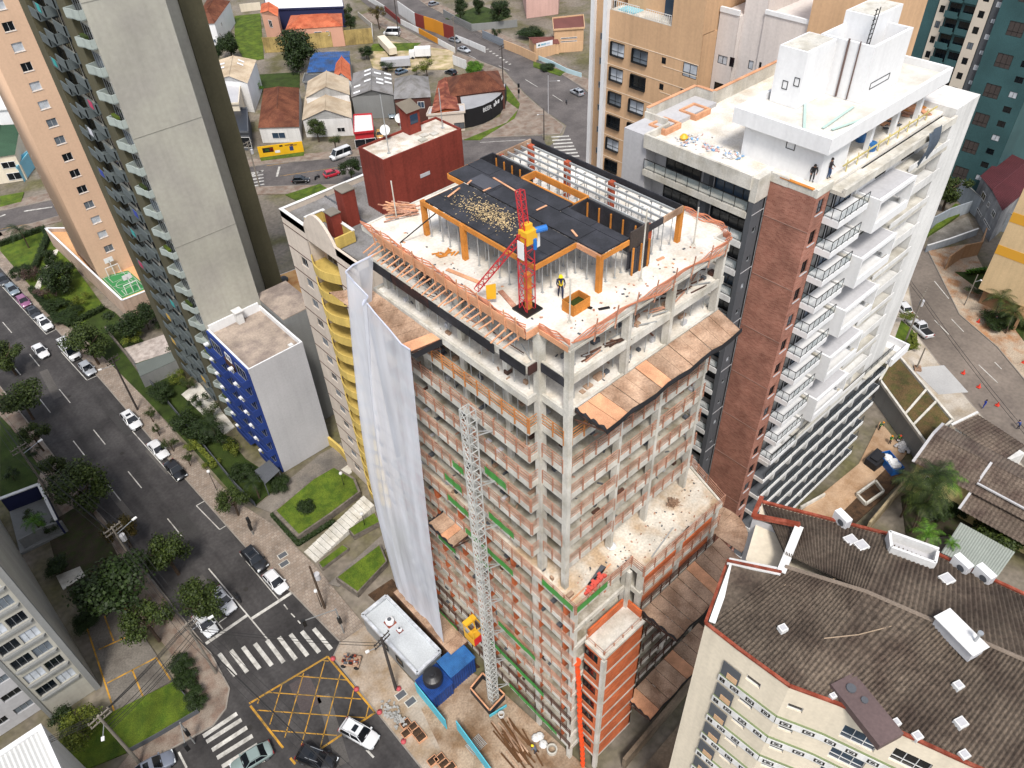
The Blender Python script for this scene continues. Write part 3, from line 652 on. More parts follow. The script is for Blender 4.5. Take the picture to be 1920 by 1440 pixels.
for i, (x0, y0, top, lb) in enumerate(((1068,605,522,'thin white pole standing beside the timber box'),(1201,526,390,'thin grey pole standing on the slab below the black form wall'),(1300,460,388,'thin white pole standing right of the last orange post'),(744,410,338,'white pole at the far left corner of the roof slab'),(1066,0,0,''))[:4]):
    c = G(x0,y0,zf); h = HT(c, x0+(1-i)*0, top); 
    def pole(b): b.cyl((c[0],c[1],zf+.1),(c[0],c[1],max(zf+2,h)),.05,8); b.cyl((c[0],c[1],zf),(c[0],c[1],zf+.12),.18,10,.12)
    ontop('site_pole', pole, CONL, lb, 'pole')
b = MB()
for k in range(70):
    t = rnd.random(); x, y = rnd.uniform(26.5,41), rnd.uniform(25.3,27.2)
    if t < .5: x, y = rnd.uniform(25.4,27.3), rnd.uniform(28,43)
    a = rnd.uniform(0,6.3); s = rnd.uniform(.05,.22); b.beam((x,y,zf+.03), (x+s*math.cos(a),y+s*math.sin(a),zf+.04), s*.6, .04, rnd.choice((0,1,2)))
g = one('slab_litter', b, [RAIL, CHAR, WOODP], 'scattered chips and scraps on the roof slab', 'litter'); g['kind'] = 'stuff'
# red crane on the roof
c0 = G(989, 580, zf); zc = HT(c0, 987, 440)
CR = thing('roof_crane', 'small red lattice crane with yellow winch on the tower roof', 'crane', (c0[0],c0[1],zf))
def lattice(b, p, q, w1, n, r, mi=0):
    p, q = Vector(p), Vector(q); d = (q-p).normalized(); up = Vector((0,0,1)) if abs(d.z) < .9 else Vector((0,1,0))
    a = d.cross(up).normalized()*w1/2; e = a.cross(d).normalized()*w1/2
    cs = [(-1,-1),(1,-1),(1,1),(-1,1)]; pt = lambda k, t: p+(q-p)*t+a*cs[k%4][0]+e*cs[k%4][1]
    for k in range(4):
        b.beam(pt(k,0), pt(k,1), r*1.5, r*1.5, mi)
        for i in range(n):
            b.beam(pt(k,i/n), pt(k+1,i/n), r, r, mi); b.beam(pt(k,i/n), pt(k+1,(i+1)/n), r*.9, r*.9, mi)
        b.beam(pt(k,1), pt(k+1,1), r, r, mi)
b = MB(); lattice(b, (c0[0],c0[1],zf), (c0[0],c0[1],zc), .72, 6, .036); b.build('mast', REDM, CR)
b = MB(); b.box(c0[0]-.7,c0[1]-.7,zf,c0[0]+.7,c0[1]+.7,zf+.12); b.build('base_plate', BLK, CR)
tip1 = (c0[0]+.2,c0[1]+.6,zc+2.6); e1 = onX(905,508,c0[0]-.9)
b = MB(); lattice(b, (c0[0],c0[1],zc-.1), tip1, .38, 5, .032); b.build('jib', REDM, CR)
b = MB(); lattice(b, (c0[0]-.1,c0[1]+.1,zc), (c0[0]-1.7,c0[1]+2.9,zf+1.0), .34, 9, .03); b.build('tail_boom', REDM, CR)
b = MB(); b.box(c0[0]-.3,c0[1]-.45,zc-.5,c0[0]+.55,c0[1]+.3,zc+.35); b.box(c0[0]-.1,c0[1]-.2,zc+.35,c0[0]+.4,c0[1]+.2,zc+.7); b.build('winch', YELM, CR)
b = MB(); b.cyl((c0[0]+.5,c0[1]-.3,zc+.2),(c0[0]+1.2,c0[1]-.55,zc+.2),.2,10); b.cyl((c0[0]+.3,c0[1]-.5,zc-.9),(c0[0]+.3,c0[1]-.5,zc-.2),.12,10); b.build('motor', flat('blue_paint','#1f6fc0',.4), CR)
b = MB(); b.box(c0[0]+.55,c0[1]-.25,zc-1.1,c0[0]+.95,c0[1]+.15,zc-.1); b.build('control_box', WHITE, CR)
b = MB(); b.box(c0[0]-.46,c0[1]-.3,zc-1.5,c0[0]-.42,c0[1]+.25,zc-.3); b.build('notice_board', WHITE, CR)
b = MB(); b.poly([(c0[0]-1.5,c0[1]+2.2,zf+1.5),(c0[0]-1.1,c0[1]+1.7,zf+1.7),(c0[0]-1.1,c0[1]+1.75,zf+.5),(c0[0]-1.5,c0[1]+2.2,zf+.4)]); b.poly([(c0[0]-1.5,c0[1]+2.24,zf+.4),(c0[0]-1.1,c0[1]+1.79,zf+.5),(c0[0]-1.1,c0[1]+1.74,zf+1.7),(c0[0]-1.5,c0[1]+2.24,zf+1.5)]); b.build('yellow_flag', YELM, CR)
# guyed cable: one dark strut by the heap
a, c = G(829-0,395,zf+2.2), G(750,455,zf)
ontop('strut', lambda b: b.beam((a[0],a[1],zf+2.4), c, .07), BLK, 'long black diagonal strut behind the first orange post', 'strut')
# wood catch platforms (awnings)
def platform(name, lab, inner, outer, zi, zo, n, edge=TARP, m=WOODB):
    t = thing(name, lab, 'catch platform', (*inner[0], zi))
    for i in range(n):
        a0, a1 = lerp(inner[0], inner[1], i/n), lerp(inner[0], inner[1], (i+1)/n); o0, o1 = lerp(outer[0], outer[1], i/n), lerp(outer[0], outer[1], (i+1)/n)
        j = rnd.uniform(-.02,.03); g_ = .02
        A, B, C, D = lerp(a0,a1,g_), lerp(a1,a0,g_), lerp(o1,o0,g_), lerp(o0,o1,g_)
        b = MB(); q = [(*A,zi+j),(*B,zi+j),(*C,zo+j),(*D,zo+j)]; b.poly(q); b.poly([(p[0],p[1],p[2]-.05) for p in reversed(q)])
        for k in range(4): p1, p2 = q[k], q[(k+1)%4]; b.poly([p1,(p1[0],p1[1],p1[2]-.05),(p2[0],p2[1],p2[2]-.05),p2])
        b.build('board', m if rnd.random() < .8 else WOODP, t)
    if edge:
        b = MB(); N = 24; rows = [[],[],[]]
        path = [inner[0], outer[0], outer[1]]; zz = [zi, zo, zo]
        for k in range(N+1):
            tt = k/N*2; i = min(int(tt),1); c_ = lerp(path[i], path[i+1], tt-i); h_ = zz[i]+(zz[i+1]-zz[i])*(tt-i); wv = .06*math.sin(k*1.9)
            rows[0].append((c_[0]+wv,c_[1]-.02+wv,h_+.22+wv)); rows[1].append((c_[0]-.05,c_[1]-.06,h_+.02)); rows[2].append((c_[0],c_[1]-.03+wv,h_-.3+wv))
        b.grid(rows); b.build('edge_tarpaulin', edge, t)
    b = MB(); L = dist(inner[0], inner[1])
    for i in range(int(L/1.8)+1):
        s = i/max(1,int(L/1.8)); p_, q_ = lerp(inner[0],inner[1],s), lerp(outer[0],outer[1],s); b.beam((*p_,zi-.9), (*q_,zo-.12), .08, .1); b.beam((*p_,zi-.1), (*q_,zo-.1), .08, .1)
    b.build('bracket', RAILD, t); return t
p1, p2, p3, p4 = onY(1098,762,24.9), onY(1340,588,24.9), G(1126,803,47.2), G(1378,616,47.2)
platform('catch_platform', 'weathered plywood catch platform with black edge on the right side of the tower', ((26.5,24.88),(41.9,24.88)), ((27.0,22.5),(41.6,22.5)), 49.45, 48.9, 13)
platform('catch_platform', 'plywood catch platform behind the white net on the left side of the tower', ((24.95,46.5),(24.95,37.2)), ((22.9,49.5),(23.2,38.6)), LB(7)+.35, LB(7)-.6, 9, None)
for nm, px in (('tarpaulin_flap',0),):
    b = MB(); b.poly([(23.1,38.5,LB(7)-.85),(24.9,36.9,LB(7)+.55),(24.9,36.9,LB(7)-.0),(23.3,38.3,LB(7)-1.2)]); b.poly([(23.1,38.54,LB(7)-.85),(23.3,38.34,LB(7)-1.2),(24.9,36.94,LB(7)-.0),(24.9,36.94,LB(7)+.55)])
    one(nm, b, TARP, 'black tarpaulin flap at the end of the platform beside the net', 'tarpaulin')
platform('catch_platform', 'weathered plywood platform with black edge halfway down the right side', ((31.9,21.2),(43.4,21.3)), ((32.0,17.3),(42.6,17.3)), LB(-2)+.5, LB(-2)+.5, 9)
platform('catch_platform', 'lowest narrow plywood ledge on the dark right side of the tower', ((31.0,20.9),(43,21.1)), ((31.0,17.8),(43,18.0)), LB(-7)+.2, LB(-7)+.2, 8)
platform('catch_platform', 'small plywood ledge left of the hoist mast with black edge', ((24.9,40.3),(24.9,36.6)), ((23.0,40.3),(23.0,36.5)), LB(-1)+.4, LB(-1)+.4, 4)
b = MB(); a_ = [(43.5+3.4*math.cos(t), 22.2+3.4*math.sin(t)) for t in [math.radians(x) for x in range(-90, 61, 15)]]
cp = thing('catch_platform', 'fan of plywood boards round the far right corner of the tower', 'catch platform', (43.5,22.2,LB(-2)+.4))
for p_, q_ in zip(a_, a_[1:]):
    c = MB(); c.prism([(43.4,22.2), lerp(p_,q_,.02), lerp(q_,p_,.02)], LB(-2)+.42, LB(-2)+.47); c.build('board', WOODB, cp)
wb = thing('catch_platform', 'wooden deck under the net beside the silver site office', 'catch platform', (22,42,3.3))
for k in range(8):
    c = MB(); y0 = 39.2+k*1.4; c.box(22.4,y0+.015,3.25,24.85,y0+1.38,3.33); c.build('board', WOODB, wb)
c = MB(); c.beam((22.4,39.2,3.0),(22.4,50.4,3.0),.12,.3); c.beam((22.4,39.2,3.0),(24.85,39.2,3.0),.12,.3)
for k in range(4): c.beam((22.5,39.5+k*3.5,-.1),(22.5,39.5+k*3.5,2.9),.14)
c.build('bearer', RAILD, wb)
# white net hung down the left side
NETW = netmat('white_net', '#dfe2ea', .66)
top = [onX(px,py,X) for px,py,X in ((769,656,23.1),(752,645,23.0),(730,618,22.9),(705,590,22.8),(683,562,22.8),(672,572,22.4),(690,556,22.9),(665,530,22.7),(648,510,22.4),(662,497,23.2),(700,478,24.6))]
top[5] = onX(680,572,22.5)
bot = [onX(px,py,X) for px,py,X in ((832,1206,22.6),(815,1180,22.6),(800,1162,22.6),(785,1148,22.6),(772,1135,22.6),(762,1125,22.6),(758,1120,22.6),(750,1110,22.6),(745,1104,22.6),(744,1100,22.8),(748,1098,23.4))]
rows = []; NR = 28
def cr1(P, t):
    t = t*(len(P)-1); i = min(int(t), len(P)-2); return lerp(P[i], P[i+1], t-i)
for r in range(NR+1):
    s = r/NR; rw = []
    for k in range(45):
        t = k/44; A, B = cr1(top, t), cr1(bot, t); p_ = list(lerp(A, B, s))
        fold = .05*math.sin(t*30+s*2.0)*(.4+.6*s)+.025*math.sin(t*71+s*5)
        bulge = math.sin(s*math.pi)*(.5+t*.9)
        p_[0] += fold-bulge*.5; p_[1] += bulge*1.0*t; rw.append(tuple(p_))
    rows.append(rw)
b = MB(); b.grid(rows); net = one('debris_net', b, NETW, 'tall white translucent debris net hanging down the left side of the tower', 'net', smooth=True)
b = MB()
for p_, q_ in zip(top, top[1:]): b.beam(p_, q_, .1, .1)
b.build('hem', mat('net_hem','#c9cede',.9,.8,.1,2,.05), net)
# podium corner clad in hollow blocks
px0, px1, py0, py1, pz = 26.25, 31.5, 20.4, 22.7, 22.1
b = MB()
for i in range(-9, -2):
    z = LB(i)
    b.box(px0+.32,py0+.02,z+.36,px1-.02,py0+.2,z+FH+.02); b.box(px0+.02,py0+.3,z+.36,px0+.2,py0+.75,z+FH); b.box(px0+.02,py0+.75,z+.36,px0+.2,py1,z+1.1); b.box(px0+.02,py0+.75,z+2.55,px0+.2,py1,z+FH)
    b.box(px1-.2,py0+.02,z+.36,px1-.02,py1,z+FH)
b.build('block_wall', BRKO, TW)
b = MB()
for i in range(-9, -1):
    z = LB(i); b.box(px0,py0,z,px1,py1,z+.35)
b.box(px0-.04,py0-.04,-.1,px0+.36,py0+.36,pz+.36)
b.box(px1-.3,py1-.3,-.1,px1+.05,py1+.1,LB(0))
b.build('podium_frame', CONL, TW)
for i in range(-9, -2):
    window(TW, (px0,py1), UYn, 0.0, LB(i)+1.12, py1-py0-.75, 1.42, .12, BLK, GLASS, 1, 0)
b = MB(); b.box(px0+.3,py0+.3,pz+.3,px1-.1,py1,pz+.36); b.build('podium_roof', SLAB, TW)
ring_p = [(px0,py1),(px0,py0),(px1,py0),(px1,py1)]
guard((px0+.3,py0+.35), (px1-.2,py0+.35), pz-.3, RAIL, RAIL, 3, single=False); guard((px0+.35,py1), (px0+.35,py0+.3), pz-.3, RAIL, RAIL, 3, single=False)
part('block_wall', BRKO, lambda b: b.box(px0+.5,py1+.02,pz+.36,px1,py1+.2,pz+2.0)); part('block_wall', BRKO, lambda b: b.box(px1-.1,py1-1.8,pz+.36,px1+.08,py1,pz+2.0))
for x, y, r, lb in ((28,21.4,.95,'grey heap of sand on the corner ledge nearest the camera'),(30.4,22.0,.75,'grey sand heap against the orange block wall on the corner ledge')):
    b = MB(); b.lathe((x,y,pz+.36), [(r,0),(r*.8,.22),(r*.45,.45),(.05,.58)], 14); one('sand_heap', b, mat('sand','#a59a90',.95,.75,.25,4,.2), lb, 'sand heap')
for i in (-1,-2):
    part('block_wall', BRKO, lambda b: b.box(32,21.75,LB(i)+.46,42,21.9,LB(i)+1.5))
# orange debris chute
CH = thing('debris_chute', 'bright orange rubbish chute running down the block corner', 'chute', (25.9,22.0,0))
b = MB(); z = 19.8; k = 0
while z > .3:
    yc = 21.4+.07*z; b.cyl((25.5+.06*math.sin(z*.5),yc-.07,z-1.12),(25.5+.06*math.sin(z*.5),yc,z),.18,10,.25); z -= 1.0
b.build('chute_tube', flat('orange_plastic','#f0521c',.5), CH)
b = MB(); b.cyl((25.5,22.75,19.7),(25.4,22.8,20.4),.24,10,.42); b.build('hopper', flat('orange_plastic','#f0521c',.5), CH)
# loose stuff on the terrace and floors
zt = LB(0)+.46
b = MB(); c = G(1078,1008-90+0,zt)
def dr(px, py): return G(px, py, zt)
heap = MB()
for k in range(120):
    c = dr(1262+rnd.gauss(0,4), 945+rnd.gauss(0,3)); a = rnd.uniform(0,6.3); heap.beam((c[0],c[1],zt+rnd.random()*.4), (c[0]+.4*math.cos(a),c[1]+.4*math.sin(a),zt+rnd.random()*.5), .04, .04)
g = one('twig_heap', heap, WOODB, 'round heap of wire and twigs on the terrace', 'debris heap'); g['kind'] = 'stuff'
heap = MB()
for k in range(46):
    t = k/45; c = dr(1103+28*t+rnd.gauss(0,3), 1112-32*t+rnd.gauss(0,3)); a = rnd.uniform(0,6.3); heap.box(c[0]-.14,c[1]-.12,zt,c[0]+.14,c[1]+.1,zt+.1+rnd.random()*.25)
g = one('red_mesh_heap', heap, flat('red_plastic','#d9584a',.7), 'crumpled red mesh on the terrace corner', 'mesh heap'); g['kind'] = 'stuff'
for q0, q1, wd, m, lb in (((1106,1100),(1132,1062),.5,CHAR,'dark board lying beside the red mesh on the terrace'),((1255,1032),(1292,988),.16,BLK,'long black bar lying on the terrace edge'),((1070,1128),(1145,1058),.12,WOODP,'long thin timber on the terrace beside the dark board'),((1222,1045),(1262,990),.1,STEEL,'thin steel bar lying on the terrace')):
    a, c = dr(*q0), dr(*q1); ontop('plank', lambda b: b.beam((a[0],a[1],zt+.06), (c[0],c[1],zt+.06), wd, .07), m, lb, 'bar')
c = dr(1146,1026); ontop('white_sack', lambda b: b.lathe(c, [(.38,0),(.45,.2),(.3,.4),(.02,.5)], 10), WHITE, 'white sack standing on the terrace by a column', 'sack')
b = MB()
for k in range(90):
    x, y = rnd.uniform(27,43), rnd.uniform(22,25); 
    if x < 31.8 and y < 23: continue
    a = rnd.uniform(0,6.3); s = rnd.uniform(.05,.2); b.beam((x,y,zt+.03),(x+s*math.cos(a),y+s*math.sin(a),zt+.05), s*.6, .05, rnd.choice((0,1,2)))
for i in range(-9, 9):                                    # litter lying on the other floors
    for k in range(26):
        x, y = rnd.uniform(25.4,28), rnd.uniform(28.4,45)
        if rnd.random() < .5 and i > 0: x, y = rnd.uniform(27,42), rnd.uniform(25.5,28.5)
        a = rnd.uniform(0,6.3); s = rnd.uniform(.08,.5); z = LB(i)+.48; b.beam((x,y,z),(x+s*math.cos(a),y+s*math.sin(a),z+.04), s*.3, .06, rnd.choice((0,1,2)))
g = one('floor_litter', b, [RAIL, CHAR, WOODB], 'scattered scraps lying on the open floors', 'litter'); g['kind'] = 'stuff'
b = MB()
for i in range(-9, 9):                                    # stacked boards, sacks and dark bundles near the edges
    for k in range(30):
        x, y = rnd.uniform(25.6,28.2), rnd.uniform(28.6,45)
        if i > 0 and rnd.random() < .55: x, y = rnd.uniform(27,42), rnd.uniform(25.6,28.4)
        if i < 1 and rnd.random() < .3: y = rnd.uniform(23.6,28)
        w_, d_, h_ = rnd.uniform(.15,.8), rnd.uniform(.15,.5), rnd.uniform(.06,.4); z = LB(i)+.46; b.box(x-w_/2,y-d_/2,z,x+w_/2,y+d_/2,z+h_,rnd.choice((0,1,1,2,3)))
g = one('stored_material', b, [RAILD, CHAR, LGREY, WOODB], 'stacked boards and bundles lying on the open tower floors', 'materials'); g['kind'] = 'stuff'
b0 = MB(); b0.cyl((0,0,0),(0,0,1.5),.04,6); b0.cyl((0,0,1.4),(0,0,FH-.45),.027,6); pm2 = b0.mesh('steel_prop', STEEL); og = ORG[TW]
for i in (5,6,7,8):
    for k in range(13):
        link('steel_prop', pm2, TW, (25.5+rnd.uniform(0,.5)-og[0], 28.6+k*1.25-og[1], LB(i)+.45))
        if i > 6 and k < 11: link('steel_prop', pm2, TW, (27.4+k*1.4-og[0], 25.8+rnd.uniform(-.2,.4)-og[1], LB(i)+.45))
# hoist mast and cage
HM = thing('hoist_mast', 'tall grey lattice hoist mast standing against the tower', 'hoist mast', (23.3,33.1,-.2))
b = MB(); lattice(b, (23.3,33.15,-.2), (23.3,32.4,46.4), .82, 44, .055); b.build('mast_frame', mat('mast_steel','#cfd0cc',.5,.75,.2,3,.15), HM)
for k in range(8):
    z = 3+k*5.8; y = 33.1-.7*z/46
    b = MB(); b.beam((23.6,y+.3,z),(25,y+.8,z),.08); b.beam((23.6,y-.3,z),(25,y-.8,z),.08); b.beam((23.6,y+.3,z),(25,y-.8,z),.06); b.build('wall_tie', STEEL, HM)
cg = onX(880,1172,22.9); cz = cg[2]-1.3; cy = 34.6
CG = thing('hoist_cage', 'yellow and red open hoist cage hanging on the mast', 'hoist cage', (22.9,cy,cz))
def cage(b):
    for x in (22.2,23.5):
        for y in (cy-.75,cy+.75): b.beam((x,y,cz),(x,y,cz+2.4),.08)
    for z in (cz+.02,cz+2.4):
        b.beam((22.2,cy-.75,z),(22.2,cy+.75,z),.08); b.beam((23.5,cy-.75,z),(23.5,cy+.75,z),.08); b.beam((22.2,cy-.75,z),(23.5,cy-.75,z),.08); b.beam((22.2,cy+.75,z),(23.5,cy+.75,z),.08)
    b.box(22.2,cy-.75,cz-.06,23.5,cy+.75,cz)
b = MB(); cage(b); b.build('cage_frame', YELM, CG)
b = MB(); b.box(22.14,cy-.74,cz,22.18,cy+.74,cz+1.1); b.build('yellow_panel', YELM, CG); b = MB(); b.box(22.1,cy+.2,cz+2.42,23.5,cy+.8,cz+2.75); b.build('cage_roof', YELM, CG)
b = MB(); b.box(22.2,cy-.82,cz,23.4,cy-.78,cz+1.2); b.build('red_panel', flat('bright_red','#d0161c',.5), CG)
b = MB(); b.beam((23.2,cy+.9,cz+2.8),(22.3,cy-1.4,cz+3.3),.06); b.build('arm', YELM, CG)
# ------------------------------------------------------------------ brick and white apartment block on the right
WB = thing('apartment_building', 'new white apartment block with brick corner and black balcony rails, roof still unfinished', 'building', (66,34,0))
def wb(name, m, fn):
    b = MB(); fn(b); return b.build(name, m, WB)
ZR = 54.0
levels = [ZR-2.9*k for k in range(1, 19)]
wb('core', LGREY, lambda b: b.box(54.2,25.4,-.1,79.5,40.8,ZR-.3))
# brick corner
wins = []
for k, z in enumerate(levels):
    if z > 3: wins.append((.55, z+.9, .95, 1.35, CURT2 if k % 4 == 0 else GLASS, 1, 1))
facade(WB, 'brick_wall', (53.9,29.4), UYn, 4.2, -.1, ZR-.2, [], BRKR)
wallwin(WB, 'brick_wall', (53.9,25.2), UX, 2.05, -.1, ZR-.2, wins, BRKR, .2, BLK, GLASS, LGREY)
for k in range(0, 18, 2):                                  # stone bands between the brick fields
    z = ZR-3.4-k*2.9; wb('brick_joint', mat('brick_joint','#a8877a',.9,.7,.2,3,.1), lambda b: b.box(53.87,25.17,z,53.93,29.42,z+.06))
wb('brick_parapet', CONL, lambda b: (b.box(53.85,27.8,ZR-.22,54.1,29.5,ZR+.55), b.box(53.86,25.15,ZR-.22,56.2,25.4,ZR+.5), b.box(53.88,25.4,ZR-.2,54.08,27.78,ZR+.35)))
wb('orange_coping', WOODO, lambda b: b.box(53.82,25.6,ZR+.36,54.12,28.6,ZR+.44))
# charcoal stair strip with little windows
cw = [(.6, z+1.0, .55, .6, CURT if k % 3 == 0 else GLASS, 0) for k, z in enumerate(levels) if z > 1]
wallwin(WB, 'stair_wall', (52.15,29.5), UX, 1.74, -.1, ZR-1.6, cw, CHAR, .18, ALU, GLASS)
wb('stair_wall_side', CHAR, lambda b: b.box(52.15,29.7,-.1,53.8,30.0,ZR-1.6)); wb('stair_wall_side', CHAR, lambda b: b.box(52.12,29.5,-.1,52.15,30.0,ZR-1.6))
wb('stair_cap', CONL, lambda b: b.box(52.1,29.42,ZR-1.6,54.0,30.02,ZR+.55))
for z in levels[::2]: wb('wall_joint', LGREY, lambda b: b.box(52.15,29.47,z+.1,53.88,29.5,z+.16))
# left face: recessed balconies with dark glazing
for k, z in enumerate(levels):
    if z < 1: break
    wb('balcony_slab', WHITED if k else CONL, lambda b: b.box(52.0,29.97,z-.3,54.2,41.2,z+.28))
    if z > 8: rail(WB, 'balcony_rail', [(52.06,29.98),(52.06,41.15)], z+.28, 1.0, BLK, 1.25, .05, 1, netmat('rail_glass','#8fa3a8',.3))
    for a, wd in ((1.2,3.9),(6.6,3.9)):
        window(WB, (53.6,41.0), UYn, a, z+.3, wd, 2.25, 0, BLK, GLASS if (k+int(a)) % 3 else GLASSB, 3, 0, .07)
wb('recess_wall', LGREY, lambda b: b.box(53.65,29.5,-.1,54.2,41.2,ZR-.3))
wb('recess_pier', CHAR, lambda b: b.box(52.9,34.6,-.1,53.7,35.2,ZR-.6))
wb('end_wall', LGREY, lambda b: b.box(52.3,41.2,-.1,62.4,43.9,ZR+.4))
wb('roof_parapet', CONL, lambda b: (b.box(51.95,30.0,ZR-.55,52.2,41.3,ZR+.7), b.box(55.3,43.7,ZR,62.4,43.95,ZR+1.3), b.box(62.3,41.7,ZR,62.55,43.7,ZR+1.3), b.box(62.55,41.6,ZR,73,41.85,ZR+1.3), b.box(52.2,41.1,ZR-.3,55.3,41.35,ZR+.7), b.box(55.1,41.35,ZR,55.3,43.95,ZR+1.0)))
wb('parapet_coping', WOODP, lambda b: (b.box(55.3,43.66,ZR+1.31,62.4,43.99,ZR+1.38), b.box(62.26,41.8,ZR+1.31,62.6,43.65,ZR+1.38), b.box(62.6,41.57,ZR+1.31,73,41.9,ZR+1.38)))
wb('roof_slab', SLAB, lambda b: b.prism([(52.2,30),(54.1,29.5),(54.1,25.4),(79.6,25.4),(79.6,41.6),(62.4,41.6),(62.4,43.7),(55.3,43.7),(55.3,41.2),(52.2,41.2)], ZR-.25, ZR+.02))
# right face (towards -Y): balconies, white boxes, loggias, end wall
for k, z in enumerate(levels):
    if z < 22: break
    wb('balcony_slab', WHITE, lambda b: b.box(55.95,23.75,z-.38,60.6,25.35,z+.2))
    rail(WB, 'balcony_rail', [(56.0,25.2),(56.0,23.8),(60.5,23.8)], z+.2, 1.05, BLK, .85, .05, 1, netmat('rail_glass','#8fa3a8',.3))
    window(WB, (55.95,25.35), UX, .25, z+.22, 1.1, 2.1, 0, BLK, GLASS, 0, 0, .07); window(WB, (55.95,25.35), UX, 1.7, z+.22, 2.7, 2.1, 0, BLK, GLASS if k % 2 else GLASSB, 2, 0, .07)
    wb('loggia_slab', WHITED if k % 2 else CONL, lambda b: b.box(60.9,24.0,z-.3,75.3,25.5,z+.2))
    wb('loggia_back', CONL if k % 3 else WHITED, lambda b: b.box(61,25.25,z+.2,75.3,25.39,z+2.6))
    wb('loggia_edge', WHITED, lambda b: b.box(67.8,23.95,z+.2,75.3,24.05,z+.75))
    window(WB, (55.95,25.25), UX, 8.2, z+.5, 1.7, 1.7, 0, BLK, GLASS, 1, 0, .07); window(WB, (55.95,25.25), UX, 12.8, z+.5, 2.2, 1.7, 0, BLK, GLASS if k % 2 else CURT2, 1, 0, .07)
    window(WB, (55.95,25.25), UX, 17.6, z+.9, .9, 1.0, 0, BLK, GLASS, 0, 0, .06)
    if k % 2 == 1 and k < 10:
        wb('white_box', WHITE, lambda b: (b.box(61.2,23.0,z+.1,61.4,25.3,z+3.3), b.box(61.4,23.0,z+.1,67.4,23.2,z+.95), b.box(61.4,23.0,z+2.95,67.4,23.2,z+3.3), b.box(61.4,23.2,z+.1,67.4,25.3,z+.25), b.box(61.4,23.2,z+3.1,67.4,25.3,z+3.25), b.box(67.2,23.0,z+.95,67.4,25.3,z+2.95)))
        wb('box_shelf', LGREY, lambda b: b.box(61.5,23.3,z+3.25,67.2,25.2,z+3.3))
wb('end_wall', WHITED, lambda b: b.box(75.4,24.3,20,80.1,27.7,ZR+.55))
wb('end_wall', LGREY, lambda b: b.box(76.2,27.7,20,79.9,41,ZR+.1))
for k, z in enumerate(levels):
    if z < 24: break
    window(WB, (74.6,25.25), UX, .1, z+.9, .55, .9, 0, BLK, GLASS, 0, 0, .06)
# the long lower floors
for z in (21.6,18.8,15.9,13.0,10.1,7.2,4.3):
    x1 = 82.5 if z > 12 else 81.5
    wb('podium_slab', WHITED, lambda b: b.box(55.9,24.0,z-.3,x1,25.6,z+.22)); wb('podium_floor', CHAR, lambda b: b.box(56.0,24.12,z+.22,x1-.1,25.5,z+.25)); rail(WB, 'podium_rail', [(56.2,24.06),(x1-.1,24.06)], z+.28, 1.0, BLK, 1.3, .05, 1, netmat('rail_glass_dark','#4c585e',.45))
    wb('podium_glazing', GLASS, lambda b: b.box(56.1,25.32,z+.28,x1-.4,25.38,z+2.5))
    for k in range(7): wb('podium_pier', WHITED, lambda b: b.box(59+k*3.4,24.4,z+.28,59.35+k*3.4,25.3,z+2.5))
wb('podium_roof', CONL, lambda b: b.box(75.2,23.6,21.9,82.4,30,22.1))
wb('podium_edge', WHITE, lambda b: (b.box(80,22.9,21.5,84.2,23.2,22.6), b.box(84,23.2,21.5,84.2,29,22.6), b.box(80.2,23.2,21.5,84,29,21.7)))
wb('podium_base', LGREY, lambda b: b.box(56.2,25.5,-.1,82.2,41,21.5))
# penthouse
PZ1 = 58.2
def ph(b):
    b.box(55.6,26.2,ZR,59.6,33.6,PZ1-1.2); b.box(59.6,29.2,ZR,74,33.5,PZ1-1.2)
wb('penthouse_wall', WHITE, ph)
for x in (63.4,67.6,72.0): wb('penthouse_post', WHITE, lambda b: b.box(x,26.3,ZR,x+.45,26.7,PZ1-1.2))
wb('penthouse_roof', mat('roof_tiles_pale','#dad7d0',.9,.82,.1,1,.06,tint='#ccc7bc'), lambda b: b.box(55.2,25.9,PZ1-1.2,74.7,34.4,PZ1-.62))
wb('roof_upstand', WHITE, lambda b: (b.box(54.9,25.6,PZ1-1.3,55.2,34.5,PZ1), b.box(55.2,25.6,PZ1-1.3,74.7,25.9,PZ1), b.box(74.5,25.9,PZ1-1.3,74.8,34.5,PZ1), b.box(55.2,34.2,PZ1-1.3,74.5,34.5,PZ1)))
window(WB, (55.6,33.6), UYn, 4.0, ZR+2.0, .8, 1.0, .01, BLK, CHAR, 0)
TK = 62.2
def tank(b):
    b.box(59.15,31.3,PZ1-.6,63.4,33.9,TK)
    b.box(63.6,28.1,PZ1-.6,63.85,32.9,TK); b.box(63.85,28.1,PZ1-.6,69.9,28.35,TK); b.box(69.65,28.35,PZ1-.6,69.9,32.9,TK); b.box(63.85,32.65,PZ1-.6,69.65,32.9,TK); b.box(63.8,28.3,PZ1-.6,69.7,32.7,TK-2.4)
    b.box(63.35,31.35,PZ1-.6,63.65,33.2,TK-.4); b.box(67.2,30.3,TK-2.5,71.8,33.0,TK+1.0)
wb('water_tank', WHITE, tank)
wb('tank_top', CONL, lambda b: b.box(59.35,31.5,TK,63.2,33.7,TK+.04)); wb('tank_top', CONL, lambda b: b.box(67.4,30.5,TK+1.0,71.6,32.8,TK+1.05))
b = MB()
for s in (0,.55): b.beam((66.4+s,30.2,TK-2.2),(66.4+s,30.0,TK+1.9),.06)
for k in range(11): b.beam((66.4,30.17-.004*k,TK-2.1+k*.38),(66.95,30.17-.004*k,TK-2.1+k*.38),.045)
b.build('ladder', BLK, WB)
b = MB(); b.cyl((63.5,30.3,PZ1-.5),(63.5,30.3,TK+.2),.09,8); b.cyl((63.5,29.3,PZ1-.5),(63.5,29.3,TK+.2),.06,8); b.build('drain_pipe', mat('brown_pipe','#6e5a54',.6,.75,.1,2,.05), WB)
